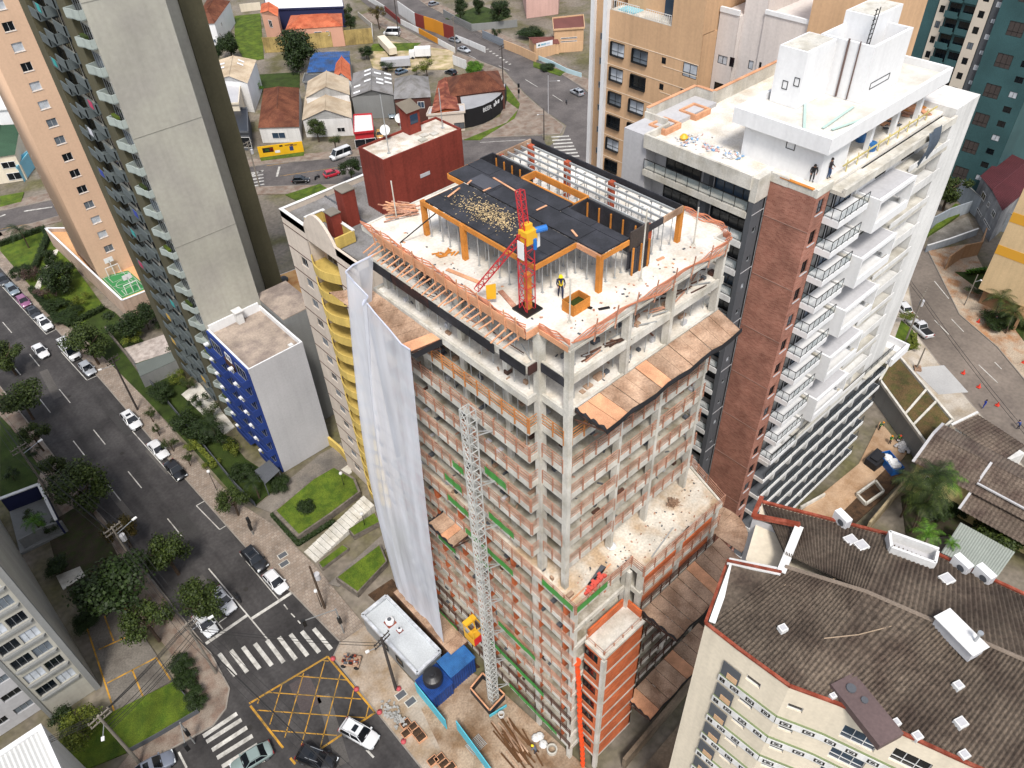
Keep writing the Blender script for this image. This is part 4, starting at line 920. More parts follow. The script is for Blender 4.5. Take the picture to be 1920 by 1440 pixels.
for y in (33.0,32.0): window(WB, (59.15,33.9), UYn, 33.9-y, PZ1+.7+(33-y)*.5, .5, .7, .01, BLK, GLASSB, 0)
window(WB, (63.6,28.1), UX, 1.0, PZ1+.3, 3.2, .55, .01, BLK, CHAR, 0)
for (a, c, e, f) in ((1510,190,1508,242),(1600,200,1543,240),(1625,221,1560,243)):
    p_, q_ = G(a,c,PZ1-.5), G(e,f,PZ1-.5); tq = mat('pale_green_profile','#b7cfc6',.6,.8,.1,2,.05)
    b = MB(); b.beam(p_, q_, .22, .06); one('metal_profile', b, tq, {1510:'pale green metal profile lying across the white roof, nearest the tank',1600:'pale green metal profile lying diagonally in the middle of the white roof',1625:'pale green metal profile lying close to the front edge of the white roof'}[a], 'metal profile')
b = MB()
for k in range(9): b.beam((59+k*1.7,25.7,ZR+.02),(59.3+k*1.7,25.9,ZR+.9),.08)
b.beam((58,25.6,ZR+.9),(74,25.6,ZR+.9),.1); b.build('guard_rail', mat('yellowed_timber','#cdbd7c',.9,.8,.3,2,.2), WB)
wb('terrace_wall', CONL, lambda b: (b.box(56.2,24.0,ZR-.6,75.3,24.25,ZR+.1), b.box(56.2,24.25,ZR-.62,75.3,25.4,ZR-.3), b.box(74.9,27.8,ZR,75.1,33,ZR+.8), b.box(75.1,32.8,ZR,79.9,33,ZR+.8), b.box(75.3,29.6,ZR,79.9,29.8,ZR+.7)))
b = MB(); rows = []
for r in range(7):
    rows.append([(69.2+k*.32+.1*math.sin(r+k), 23.85-.25*math.sin(r*.7)-.1*math.sin(k*1.4), ZR+.5-r*.55-.12*math.sin(k*.9)) for k in range(9)])
b.grid(rows); one('blue_tarpaulin', b, mat('slate_tarpaulin','#56616e',.8,.75,.2,2,.15), 'slate blue tarpaulin hanging over the upper edge of the white block', 'tarpaulin', smooth=True)
def rooflitter(name, px, py, n, sp, cols, lab, z=ZR+.03, size=.25, cat='debris'):
    b = MB()
    for k in range(n):
        c = G(px+rnd.gauss(0,sp), py+rnd.gauss(0,sp*.45), z); a = rnd.uniform(0,6.3); s = rnd.uniform(.4,1.2)*size
        b.beam((c[0],c[1],z+.04), (c[0]+s*math.cos(a),c[1]+s*math.sin(a),z+.06+rnd.random()*.15), s*.7, .08, rnd.randrange(len(cols)))
    o = one(name, b, cols, lab, cat); o['kind'] = 'stuff'; return o
BAGS = [WHITED, WHITE, flat('bag_blue','#7fa9d0',.6), flat('bag_pink','#d0a8a0',.6), LGREY]
rooflitter('rubbish_strip', 1295, 264, 60, 14, BAGS, 'line of blue and white sacks behind the parapet of the white block')
rooflitter('rubbish_strip', 1330, 279, 40, 9, BAGS, 'second group of blue and white sacks behind the parapet')
rooflitter('rubbish_strip', 1372, 293, 50, 8, BAGS, 'heap of white and blue sacks beside the low white wall')
b = MB(); c = G(1282,261,ZR+.1); b.lathe(c, [(.3,0),(.4,.2),(.2,.45),(.02,.5)], 9); one('yellow_sack', b, YELM, 'bright yellow sack among the white ones on the roof', 'sack')
for (px, py, lb) in ((1302,215,'square timber hatch frame in the roof corner of the white block'),(1246,242,'square timber hatch frame by the left parapet corner')):
    c = G(px,py,ZR); b = MB()
    for s in (-1,1): b.box(c[0]-1.1,c[1]+s*.9-.12,ZR,c[0]+1.1,c[1]+s*.9+.12,ZR+.55); b.box(c[0]+s*1.0-.12,c[1]-.8,ZR,c[0]+s*1.0+.12,c[1]+.8,ZR+.55)
    one('roof_opening', b, WOODP, lb, 'roof opening')
rooflitter('timber_scrap', 1710, 205, 26, 9, [WOODO, WOODP, RAIL], 'orange timber scraps under the penthouse roof', ZR+.03, 1.2, 'timber pile')
rooflitter('timber_scrap', 1672, 232, 14, 8, [CHAR, WOODP], 'dark scraps on the unfinished terrace floor', ZR+.03, .6)
for px, py, lb in ((1612,265,'blue barrel on the unfinished terrace of the white block'),(1632,282,'blue crate nearer the edge of the unfinished terrace')):
    c = G(px,py,ZR); b = MB(); b.lathe(c, [(.38,0),(.42,.35),(.38,.75),(.05,.78)], 12); one('barrel', b, flat('barrel_blue','#2b6ca8',.5), lb, 'barrel')
# ------------------------------------------------------------------ cream block with brown tiled roof, lower right
LR = thing('apartment_building', 'cream apartment block with green banded balconies under a brown tiled roof', 'building', (33,2,0))
ZE = 40.5
F0 = [(25.15,11.9),(25.2,9.4),(25.4,6.0),(26.5,3.5),(28.4,-2.4),(31.0,-10),(34.5,-20)]     # street side
F1 = [(35.8,15.0),(39.6,7.4),(40.4,4.3),(41.2,0.1),(42.6,-7),(44.6,-16),(45.5,-20)]
FR = [(31.6,13.2),(32.3,10.4),(33.6,6),(34.4,2),(35.6,-2.6),(37.4,-10),(40,-20)]
def lr(name, m, fn, **k):
    b = MB(); fn(b); return b.build(name, m, LR, **k)
holes_by = {}
floors = [37.6-2.9*k for k in range(13)]
for si in range(6):
    p, q = Vector(F0[si]), Vector(F0[si+1]); L = (q-p).length; u = tuple((q-p)/L); wins = []
    for fz in floors:
        if fz < 0: continue
        if si == 1: wins += [(.9, fz+.6, 1.0, .62, GLASS, 0, 0)]
        if si == 2: wins += [(.3, fz+.6, .9, .62, GLASS, 0, 0)]
        if si == 3: wins += [(.8, fz-.3, 2.0, 1.6, GLASSB, 2, 1), (3.6, fz-.2, 2.0, 1.6, GLASS, 2, 1)]
        if si == 4: wins += [(.6, fz-.3, 2.2, 1.6, CURT2, 2, 1), (4.2, fz+.3, 1.2, .8, GLASS, 1, 0)]
        if si == 5: wins += [(.8, fz-.3, 2.2, 1.6, GLASS, 2, 1), (5, fz-.3, 2.2, 1.6, GLASSB, 2, 1)]
    wallwin(LR, 'wall', tuple(p), u, L, -.1, ZE, wins, CREAM, .2, WHITED, GLASS)
# banded balcony strips
GB = mat('moss_green_render','#7d8a63',.85,.75,.15,1,.06)
pathF = []
for s in range(1, 7):
    p, q = F0[s-1] if s > 1 else (25.17,10.9), F0[s]
for fz in floors:
    if fz < 6: continue
    z = fz-1.55
    for s in range(0, 6):
        p, q = Vector((25.18,10.1)) if s == 0 else Vector(F0[s]), Vector(F0[s+1]); d = (q-p).normalized(); n = Vector((d.y,-d.x)); L = (q-p).length
        a, c = p+n*.12, q+n*.12
        b = MB(); b.prism([tuple(p+n*.0), tuple(q), tuple(c), tuple(a)], z, z+.85)
        bo = b.build('balcony_band', GB, LR)
        e = MB(); w1, w2 = a+n*.03, c+n*.03; e.prism([tuple(a+n*.005), tuple(c+n*.005), tuple(w2), tuple(w1)], z+.07, z+.8); e.build('band_panel', WHITED, bo)
        k = MB(); cnt = max(1, int(L/1.1))
        for j in range(cnt):
            t0, t1 = (j+.2)/cnt, (j+.72)/cnt; f0, f1 = w1.lerp(w2, t0), w1.lerp(w2, t1); n2 = n*.02
            for za, zb, ta, tb in ((z+.22,z+.28,t0,t1),(z+.58,z+.64,t0,t1),(z+.28,z+.58,t0,t0+.07/L*1.5),(z+.28,z+.58,t1-.07/L*1.5,t1),(z+.36,z+.5,t0+.16/cnt,t1-.16/cnt)):
                g0, g1 = w1.lerp(w2, ta), w1.lerp(w2, tb); k.prism([tuple(g0), tuple(g1), tuple(g1+n2), tuple(g0+n2)], za, zb)
        k.build('band_motif', BLK, bo)
    p = Vector((25.12,10.95)); lr('balcony_recess', CHAR, lambda b: b.box(25.06,8.75,fz-.55,25.12,10.05,fz+1.0))
    lr('balcony_recess', TANW, lambda b: b.box(25.03,8.85,fz-.5,25.06,9.6,fz+.1))
# roof tiles: rounded pans in courses, both slopes, built as one dense surface
def tiledroof(e0, e1, ze, zr, pitch_n, cols, name, m, parent, amp=.06):
    """e0, e1: polylines (eave, ridge) with the same number of points; barrel tiles run from eave to ridge"""
    b = MB(); segs = len(e0)-1; lens = [dist(e0[i], e0[i+1]) for i in range(segs)]; rows = []
    us = []
    for i in range(segs):
        n = max(2, int(lens[i]/cols)*4)
        for j in range(n if i < segs-1 else n+1): us.append((i, j/n, j))
    for r in range(pitch_n+1):
        for half in (0, 1):
            if r == pitch_n and half: break
            t = r/pitch_n if not half else (r+.98)/pitch_n
            off = .06 if half == 0 else 0.0
            rows.append([(*lerp(lerp(e0[i], e0[i+1], f), lerp(e1[i], e1[i+1], f), t), ze+(zr-ze)*t+off+amp*(1, .1, -1, .1)[j % 4]) for i, f, j in us])
    b.grid(rows); o = b.build(name, m, parent); o['kind'] = 'stuff'; return o
NOTCH = [(29.6,13.5),(30.5,10.35),(34.6,11.6),(33.8,14.5)]
E0 = [(25.15,11.75),(25.4,6.0),(26.5,3.5),(28.4,-2.4),(31.0,-10),(34.5,-20)]; R0 = [(31.0,10.4),(33.0,6),(34.0,2.4),(35.4,-2.6),(37.4,-10),(40,-20)]
E1 = [(35.7,14.9),(39.5,7.4),(40.3,4.3),(41.1,.1),(42.5,-7),(44.4,-16)]; R1 = [(31.8,10.9),(33.0,6),(34.0,2.4),(35.4,-2.6),(37.4,-10),(39,-16)]
tiledroof(E0, R0, ZE+.15, ZE+2.0, 22, .26, 'roof_tiles', TILEB, LR); tiledroof(list(reversed(E1)), list(reversed(R1)), ZE+.15, ZE+2.0, 18, .26, 'roof_tiles', TILEB, LR)
lr('ridge', mat('ridge_tile','#85776a',.9,.7,.2,2,.2), lambda b: [b.cyl((*R0[i],ZE+2.02),(*R0[i+1],ZE+2.02),.14,6) for i in range(5)])
lr('roof_tiles', TILEB, lambda b: (b.poly([(29.6,13.3,ZE+.9),(25.15,11.8,ZE+.16),(31.0,10.4,ZE+1.95)]), b.poly([(34.9,11.7,ZE+.9),(31.6,10.7,ZE+1.98),(35.7,14.9,ZE+.16)])))
lr('light_well', LGREY, lambda b: (b.poly([(29.6,13.5,ZE-6),(30.5,10.35,ZE-6),(34.6,11.6,ZE-6),(33.8,14.5,ZE-6)]), b.poly([(30.5,10.35,ZE-6),(34.6,11.6,ZE-6),(34.6,11.6,ZE+1.3),(30.5,10.35,ZE+1.3)][::-1]), b.poly([(34.6,11.6,ZE-6),(33.8,14.5,ZE-6),(33.8,14.5,ZE+.6),(34.6,11.6,ZE+1.0)][::-1]), b.poly([(29.6,13.5,ZE-6),(30.5,10.35,ZE-6),(30.5,10.35,ZE+1.0),(29.6,13.5,ZE+.5)])))
def coping(pts, z, wd=.2, ht=.16, m=RUST, name='coping'):
    b = MB()
    for p, q in zip(pts, pts[1:]): b.beam((p[0],p[1],z), (q[0],q[1],z), wd, ht)
    return b.build(name, m, LR)
coping(F0, ZE+.25); coping([F0[0], (29.7,13.6)], ZE+.3); coping(F1, ZE+.3)
def rim(p, q, zp, zq, m, wd, ht, name): b = MB(); b.beam((*p,ZE+zp),(*q,ZE+zq),wd,ht); b.build(name, m, LR)
for p, q, zp, zq in (((29.6,13.5),(30.5,10.35),.75,2.0),((30.5,10.35),(34.6,11.6),2.0,1.75)): rim(p,q,zp,zq,WHITED,.55,.12,'flashing')
rim((29.45,13.55),(30.4,10.3),.95,2.15,RUST,.14,.14,'coping'); rim((34.6,11.6),(33.8,14.5),1.9,.9,RUST,.3,.3,'coping'); rim((33.8,14.5),(35.9,15.2),.9,.5,RUST,.3,.3,'coping'); rim((25.4,11.6),(29.5,13.1),.35,.85,WHITED,.4,.1,'flashing')
lr('wall', CREAM, lambda b: b.prism([F1[0],F1[1],F1[2],F1[3],F1[4],F1[5],F1[6],(36,-20),(30,0),(30,10),(31,13)], -.1, ZE+.1))
lr('wall', CREAM, lambda b: b.prism([(25.2,11.9),(29.6,13.5),(30.5,10.4),(26,6)], -.1, ZE+.1))
def segd(p, a, b_):
    L2 = (b_[0]-a[0])**2+(b_[1]-a[1])**2; t = max(0,min(1,((p[0]-a[0])*(b_[0]-a[0])+(p[1]-a[1])*(b_[1]-a[1]))/L2)); return math.hypot(p[0]-a[0]-t*(b_[0]-a[0]), p[1]-a[1]-t*(b_[1]-a[1]))
def roofz(px, py):
    z = ZE+1.0
    for k in range(6):
        p = G(px,py,z); dr = min(segd(p,R0[i],R0[i+1]) for i in range(5)); de = min([segd(p,E0[i],E0[i+1]) for i in range(5)]+[segd(p,E1[i],E1[i+1]) for i in range(5)]); z = ZE+.15+1.85*de/(de+dr+1e-6)
    return z
def onroof(name, px, py, dims, m, lab, cat, z=None, rot=-.35, extra=None):
    z = roofz(px,py)+.15; c = G(px, py, z); t = thing(name, lab, cat, (c[0],c[1],z-.25), None, rot, True); b = MB(); x, y, h = dims; b.box(-x/2,-y/2,0,x/2,y/2,h+.25); o = b.build('case', m, t)
    if extra: extra(t, x, y, h+.25)
    return t
def fan(t, x, y, h):
    b = MB(); b.cyl((-x/2-.02,-.15*y,h*.5),(-x/2+.01,-.15*y,h*.5),.26,14); b.build('fan_grille', CHAR, t)
    b = MB(); b.box(-x/2+.05,-y/2-.02,.1,x/2-.05,-y/2-.0,h-.1); b.build('side_vent', LGREY, t)
for px, py, lb in ((1577,978,'white air conditioner alone near the far left eave of the brown roof'),(1800,1063,'white air conditioner left of the pair at the far eave'),(1842,1082,'white air conditioner right of the pair at the far eave')):
    onroof('air_conditioner', px, py, (.55,1.15,.75), WHITE, lb, 'air conditioner', ZE+.5, -.3, fan)
def lid(t, x, y, h):
    b = MB(); b.box(-x/2+.08,-y/2+.08,h,x/2-.08,y/2-.08,h+.03); b.build('lid', LGREY, t)
for px, py, s, lb in ((1595,1013,.8,'white skylight left of the pair near the top of the brown roof'),(1615,1023,.8,'white skylight right of the pair near the top of the brown roof'),(1775,1086,.8,'white skylight below the two air conditioners'),(1468,1178,.5,'small white vent on the left part of the brown roof'),(1797,1285,.5,'small pale vent right of the middle of the brown roof'),(1802,1355,.6,'white vent low on the right side of the roof'),(1720,1380,.5,'silver vent beside the lower eave'),(1680,1355,.45,'silver vent right of the brown hatch'),(1808,1415,.5,'white dish-like vent near the lower right corner'),(1562,1305,.35,'little white vent left of the brown hatch')):
    onroof('roof_vent', px, py, (s,s*.9,.1), WHITED, lb, 'roof vent', ZE+1.0, -.35, lid)
def pipe(t, x, y, h):
    b = MB(); b.cyl((.2,-y*.3,h),(.2,-y*.3,h+.9),.08,8); b.cyl((.2,-y*.3,h+.85),(.2,-y*.3,h+1.0),.16,8); b.build('flue', ALU, t)
    b = MB(); b.box(-x/2-.1,-y/2-.1,h,x/2+.1,y/2+.1,h+.06); b.build('lid', WHITED, t)
onroof('roof_tank_box', 1795, 1195, (1.1,2.6,.6), LGREY, 'long white metal box with a flue on the ridge of the brown roof', 'roof box', ZE+2.1, -.3, pipe)
def hat(t, x, y, h):
    b = MB(); b.cyl((0,y*.32,h),(0,y*.32,h+.12),.28,12); b.build('hatch_lid', CHAR, t); b = MB(); b.cyl((.2,y*.1,h),(.2,y*.1,h+.1),.2,12); b.build('hatch_lid', CHAR, t)
onroof('roof_slab_hatch', 1622, 1332, (1.7,3.9,.3), mat('brown_sheet','#6c5a58',.6,.7,.15,1,.1), 'flat brown sheet hatch at the lower eave of the tiled roof', 'roof hatch', ZE+.35, -.32, hat)
b = MB()
for (x0,y0,x1,y1) in ((1665,1003,1668,1032),(1668,1032,1750,1062),(1755,1040,1750,1062),(1665,1003,1757,1036)):
    p_, q_ = G(x0,y0,ZE+.8), G(x1,y1,ZE+.8); b.beam(p_, q_, .18, .9)
pit = one('roof_planter', b, WHITED, 'empty rectangular pale trough at the far eave of the brown roof', 'trough')
b = MB(); b.poly([G(x,y,ZE+.45) for x, y in ((1665,1003),(1668,1032),(1750,1062),(1757,1036))][::1]); b.build('trough_floor', LGREY, pit)
for L_, lb in (([(1468,1097),(1500,1098),(1535,1093),(1566,1085)],'thin pale cable across the upper left of the brown roof'),([(1545,1197),(1610,1190),(1680,1172),(1730,1157)],'thin pale cable sagging across the middle of the brown roof')):
    b = MB(); P_ = [G(x,y,ZE+1.6) for x, y in L_]
    for p_, q_ in zip(P_, P_[1:]): b.beam(p_, q_, .05)
    one('roof_cable', b, mat('old_cable','#a8937c',.9,.8,.1,2,.1), lb, 'cable')
# ------------------------------------------------------------------ grey tower and tan tower on the left
GT = thing('apartment_tower', 'tall grey tower with blank wall and a dark strip of balconies', 'building', (30,105,0))
def gt(name, m, fn):
    b = MB(); fn(b); return b.build(name, m, GT)
HT_ = 74.0
gt('blank_wall', GREYW, lambda b: b.box(23.5,92.0,-.1,31.9,113,HT_))
gt('side_wall', GREYW, lambda b: b.box(31.9,100.9,-.1,36.4,113,HT_))
gt('olive_pier', OLIVE, lambda b: b.box(36.4,100.6,-.1,39.2,113,HT_)); gt('olive_pier', OLIVE, lambda b: b.box(22.8,95.0,-.1,23.5,98.4,HT_)); gt('olive_pier', OLIVE, lambda b: b.box(22.3,110.2,-.1,23.5,113.4,HT_))
for k in range(24):
    z = 2.6+k*2.9
    window(GT, (31.9,100.85), UX, 1.3+.0, z+1.2, .62, .5, .0, WHITED, GLASS, 0, 0, .09); window(GT, (31.95,100.9), UX, .1, z+.9, .55, 1.1, .0, ALU if k % 4 else WHITED, GLASS, 0, 0, .09)
    if z < HT_-3:
        # near balconies on the corner, curved front
        pts = [(23.5,92.2),(23.0,92.2),(22.75,92.9),(22.7,93.6),(22.3,94.6),(23.5,94.9)]
        b = MB(); b.prism(pts, z-.15, z); n = len(pts)
        for p_, q_ in zip(pts, pts[1:]): b.beam((*p_,z+.42), (*q_,z+.42), .12, .9)
        b.build('curved_balcony', mat('balcony_grey','#a9b2ac',.85,.75,.1,1,.05), GT)
        window(GT, (23.49,94.9), UYn, .05, z+.1, 2.6, 2.0, .0, ALU, GLASS if k % 3 else CURT2, 2, 0, .06)
        if k % 3 == 1: gt('planter', GRASSD if k % 2 else GRASS, lambda b: b.box(22.8,92.9,z+.8,23.2,94.5,z+1.1))
        # dark stack of balconies between the olive piers
        for y0, y1, xx, dz in ((98.6,102.2,22.5,0),(102.9,106.3,22.2,1.2),(106.8,110.0,22.3,0)):
            b = MB(); b.box(xx,y0,z+dz-.15,23.5,y1,z+dz); b.box(xx,y0,z+dz,xx+.12,y1,z+dz+1.0); b.box(xx,y0,z+dz,23.5,y0+.12,z+dz+1.0); b.build('balcony', mat('balcony_slate','#6c7576',.8,.6,.15,1,.06), GT)
            if (k*7+int(y0)) % 5 == 0:
                c_ = rnd.choice(('#c8a040','#b8365c','#2f9c9a','#2b3f9c','#a83030','#cfcfd6')); 
                b = MB(); b.box(xx-.06,y0+1,z+dz+.2,xx-.02,y0+2.2,z+dz+1.1); b.build('laundry', flat('cloth_'+c_[1:],c_,.9), GT)
        for y0, wd in ((98.6,3.6),(102.8,3.4),(106.8,3.3)):
            window(GT, (23.49,y0+wd), UYn, 0, z+.1, wd, 2.1, .0, BLK, GLASS, 2, 0, .06)
for z in (18.6, 33.1, 47.6, 62.1): gt('wall_joint', mat('joint_line','#97958a',.9,.75,.1,2,.1), lambda b: b.box(23.48,91.96,z,31.92,91.99,z+.05))
TT = thing('apartment_tower', 'tan tower with one column of windows beside the ball court', 'building', (27,150,0))
xl, xr, yt = 21.9, 30.8, 144.6
panes = (CURT, CURT, CURT2, CURT, GLASS, CURT, GLASS, CURT, CURT, CURT2, CURT2, GLASS, GLASS, GLASS, CURT2)
wins = [(25.65-xl-.85, 7.9+3.05*k, 1.6, 1.35, panes[(17-k) % 15], 1, 0) for k in range(19)]
wallwin(TT, 'wall', (xl,yt), UX, xr-xl-1.2, -.1, 70, wins, TANL, .2, WHITED, CURT, WHITED)
b = MB(); rows = []
for z in (-.1, 70):
    rows.append([(xr-1.2+1.2*math.sin(t), yt+1.2*(1-math.cos(t)), z) for t in [math.pi/2*i/6 for i in range(7)]]+[(xr,yt+12,z)])
b.grid(rows); b.box(xl,yt+.25,-.1,xr-1.25,yt+12,70); b.build('rounded_corner', TANL, TT, True)
# podium with ball court
PC = thing('podium', 'tan walled podium with a green ball court and white coping', 'podium', (22,130,0))
pcs = [G2(85,428,4.2), G2(229,563,4.2), G2(285,541,4.2), (33,137), (33,158)]
b = MB(); b.prism(pcs, -.1, 3.4); b.build('podium_deck', mat('terracotta_deck','#d9a878',.9,.78,.15,.6,.08), PC)
b = MB()
for p_, q_ in ((pcs[0],pcs[1]),(pcs[1],pcs[2]),(pcs[0],pcs[4])): b.beam((*p_,2.05),(*q_,2.05),.25,4.3)
b.build('podium_wall', mat('dusty_tan_wall','#c8ae9a',.9,.74,.2,.6,.08,stain=.25), PC)
b = MB()
for p_, q_ in ((pcs[0],pcs[1]),(pcs[1],pcs[2]),(pcs[0],pcs[4])): b.beam((*p_,4.24),(*q_,4.24),.36,.1)
b.build('coping', WHITE, PC)
ct = [G2(188,520,3.42), G2(228,560,3.42), G2(278,540,3.42), G2(240,507,3.42)]
b = MB(); b.poly([(*p_,3.42) for p_ in ct]); b.build('court', mat('court_green','#3d8a50',.85,.75,.12,1,.08), PC)
b = MB()
def cl(p_, q_, wd=.1):
    p_, q_ = Vector((*p_,0)), Vector((*q_,0)); d = (q_-p_).normalized(); s = Vector((-d.y,d.x,0))*wd/2; b.poly([(*(c.xy),3.43) for c in (p_-s,q_-s,q_+s,p_+s)])
L4 = [lerp(lerp(ct[0],ct[2],.06), ct[i], .9) for i in range(4)]
cc = tuple(sum(p_[i] for p_ in ct)/4 for i in (0,1)); ins = [lerp(cc, p_, .88) for p_ in ct]
for i in range(4): cl(ins[i], ins[(i+1)%4])
m1, m2 = lerp(ins[0],ins[1],.5), lerp(ins[3],ins[2],.5); cl(m1, m2)
for k in range(16): t0, t1 = 2*math.pi*k/16, 2*math.pi*(k+1)/16; cl((cc[0]+1.5*math.cos(t0),cc[1]+1.5*math.sin(t0)),(cc[0]+1.5*math.cos(t1),cc[1]+1.5*math.sin(t1)),.09)
for e0, e1 in ((ins[0],ins[3]),(ins[1],ins[2])):
    mm = lerp(e0,e1,.5); ax = Vector((cc[0]-mm[0],cc[1]-mm[1])).normalized(); sd2 = Vector((-ax.y,ax.x))
    q0, q1 = Vector(mm)+sd2*1.4, Vector(mm)-sd2*1.4; cl(q0, q0+ax*2.2); cl(q1, q1+ax*2.2); cl(q0+ax*2.2, q1+ax*2.2)
b.build('court_line', PAINTW, PC)
for mm, s in ((lerp(ins[0],ins[3],.5),'far'),(lerp(ins[1],ins[2],.5),'near')):
    t = thing('basketball_goal', 'white ball goal with hoop at the %s end of the green court' % s, 'ball goal', (*mm,3.43), None, 0, True)
    b = MB(); 
    for dx in (-1.2,1.2): b.beam((dx,0,0),(dx,0,2),.1)
    b.beam((-1.2,0,2),(1.2,0,2),.1); b.beam((0,0,0),(0,-.0,3.3),.12); b.build('goal_frame', WHITE, t)
    b = MB(); b.box(-.8,-.06,2.9,.8,0,3.9); b.build('backboard', WHITE, t)
# ------------------------------------------------------------------ blue and grey building
BB = thing('apartment_building', 'small apartment block with blue balconies and a plain pale side wall', 'building', (27.5,86,0))
def bb(name, m, fn):
    b = MB(); fn(b); return b.build(name, m, BB)
bb('side_wall', LGREY, lambda b: b.box(23.6,80.2,-.1,31.6,91.9,19.2))
facade(BB, 'side_wall', (23.55,80.15), UX, 8.1, -.1, 20, [], LGREY)
bb('roof', mat('weathered_roof','#b5a596',.95,.75,.3,.8,.15,.1,tint='#93857c'), lambda b: b.box(23.8,80.4,19.2,31.4,91.7,19.25))
bb('parapet', WHITE, lambda b: (b.box(23.55,80.17,19.2,23.8,91.95,20), b.box(31.4,80.17,19.2,31.65,91.95,20), b.box(23.8,91.65,19.2,31.4,91.93,20.6), b.box(23.8,80.17,19.2,31.4,80.35,20)))
bb('chimney', WHITED, lambda b: (b.box(27.6,90.7,19.2,28.5,91.6,21.2), b.box(27.4,90.5,21.2,28.7,91.8,21.35)))
bb('vent_box', WHITED, lambda b: b.box(30.1,81,19.25,30.7,81.6,19.6))
bb('front_wall', BLUEP, lambda b: b.box(23.3,80.3,-.1,23.58,91.9,19.9))
for k in range(7):
    z = 1.2+k*2.65
    if z > 18: break
    for y0, y1 in ((80.5,84.4),(87.4,91.6)):
        b = MB(); b.box(22.3,y0,z-.14,23.4,y1,z); b.box(22.3,y0,z,22.42,y1,z+1.05); b.box(22.42,y0,z,23.3,y0+.12,z+1.05); b.build('balcony', BLUEP, BB)
        bb('balcony_end', WHITE, lambda b: b.box(22.28,y1-.5,z+1.06,22.9,y1,z+1.3))
        window(BB, (23.29,y1-.4), UYn, .2, z+.1, 2.8, 2.0, 0, ALU, GLASS, 2, 0)
    bb('brown_strip', mat('brown_tiles','#5a4030',.8,.7,.2,2,.15), lambda b: b.box(23.15,84.5,z-.14,23.29,87.3,z+1.0))
    window(BB, (23.28,87.2), UYn, .5, z+1.02, 1.6, 1.2, 0, WHITED, CURT2, 1, 0)
NB = thing('low_building', 'narrow flat roofed building with weathered roof behind the pale block', 'building', (34.5,90,0))
b = MB(); b.box(31.9,85.4,-.1,37,93.5,20.6); b.build('wall', GREYD, NB)
b = MB(); b.box(31.9,85.4,20.6,37,93.5,20.75); b.build('roof', mat('weathered_roof','#b5a596',.95,.75,.3,.8,.15,.1,tint='#93857c'), NB)
ob = MB(); ob.poly([G(x,y,4) for x, y in ((512,525),(552,512),(560,560),(520,580))]); 
OD = thing('low_building', 'low building with orange terrace roof beside the grey tower', 'building', (42,104,0))
o4 = [G2(x,y,5) for x, y in ((505,520),(560,500),(575,570),(520,590))]
b = MB(); b.prism(o4, -.1, 4.8); b.build('wall', WHITED, OD); b = MB(); b.prism([lerp(p_, G2(540,545,5), .06) for p_ in o4], 4.8, 4.95); b.build('terrace', mat('orange_terrace','#dfae72',.9,.78,.2,1,.1,tint='#c98a50'), OD)
b = MB(); c = G(533,526,4.95); b.lathe(c, [(.75,0),(.8,.4),(.5,.75),(.1,.8)], 14); b.build('water_tank', flat('dark_tank','#2a2a2c',.5), OD)
# ------------------------------------------------------------------ beige block with yellow balconies and the red roof tower
YB = thing('apartment_building', 'beige apartment block with curved yellow balconies and corrugated roof', 'building', (40,66,0))
def yb(name, m, fn, sm=False):
    b = MB(); fn(b); return b.build(name, m, YB, sm)
ZY = 42.6
wins = []
for k in range(14):
    z = ZY-6.2-2.9*k
    if z > 0: wins.append((74.5-72.2, z+.0, 1.5, 1.25, CURT2 if k % 3 else GLASS, 1, 0))
wallwin(YB, 'wall', (31,74.5), UYn, 5.2, -.1, ZY-1.6, wins, BEIG, .2, ALU, CURT2)
facade(YB, 'wall', (31,74.5), UYn, 15.3, ZY-1.6, ZY, [], BEIG)
wins = [(.3, ZY-6.2-2.9*k, 1.2, 1.25, GLASS, 1, 0) for k in range(14) if ZY-6.2-2.9*k > 0]
wallwin(YB, 'wall', (31,63.4), UYn, 4.2, -.1, ZY-1.6, wins, BEIG, .2, ALU, GLASS)
yb('core', BEIG, lambda b: b.box(32.6,59.2,-.1,50,74.5,ZY-.9)); yb('core', BEIG, lambda b: (b.box(31.05,69.2,-.1,32.7,69.3,ZY-1.7), b.box(31.05,63.35,-.1,32.7,63.4,ZY-1.7)))
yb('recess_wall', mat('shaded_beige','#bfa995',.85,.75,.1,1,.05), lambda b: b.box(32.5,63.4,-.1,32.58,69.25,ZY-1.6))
for k in range(14):
    z = ZY-2.9*(k+1)-1.6
    if z < 0: break
    n = 10; pts = [(31.0-.95*math.sin(math.pi*i/n), 69.2-5.8*i/n) for i in range(n+1)]
    b = MB(); b.prism(pts+[(32.5,63.4),(32.5,69.2)], z-.15, z)
    for p_, q_ in zip(pts, pts[1:]): b.beam((*p_,z+.45), (*q_,z+.45), .14, 1.15)
    b.build('yellow_balcony', YELP, YB)
    window(YB, (32.5,68.8), UYn, .4, z+.05, 4.2, 2.1, 0, ALU, CURT2 if k % 2 else GLASS, 3, 0, .06)
for k in range(14):
    z = ZY-1.75-2.9*k
    if z > 0: yb('brown_band', mat('brown_line','#5d4038',.8,.7,.1,2,.05), lambda b: b.box(30.96,69.3,z,31.0,74.5,z+.09)); yb('brown_band', MATS['brown_line'], lambda b: b.box(30.96,59.2,z,31.0,63.4,z+.09))
n = 14; pts = [(63.2+6.2*i/n, ZY+2.4*math.sin(math.pi*i/n)**.8) for i in range(n+1)]
b = MB(); rows = [[(x, y, z) for y, z in pts] for x in (30.95,31.25)]; b.grid(rows); b.poly([(30.95,y,z) for y, z in reversed(pts)]); b.poly([(31.25,y,z) for y, z in pts]); b.build('curved_gable', BEIG, YB)
b = MB()
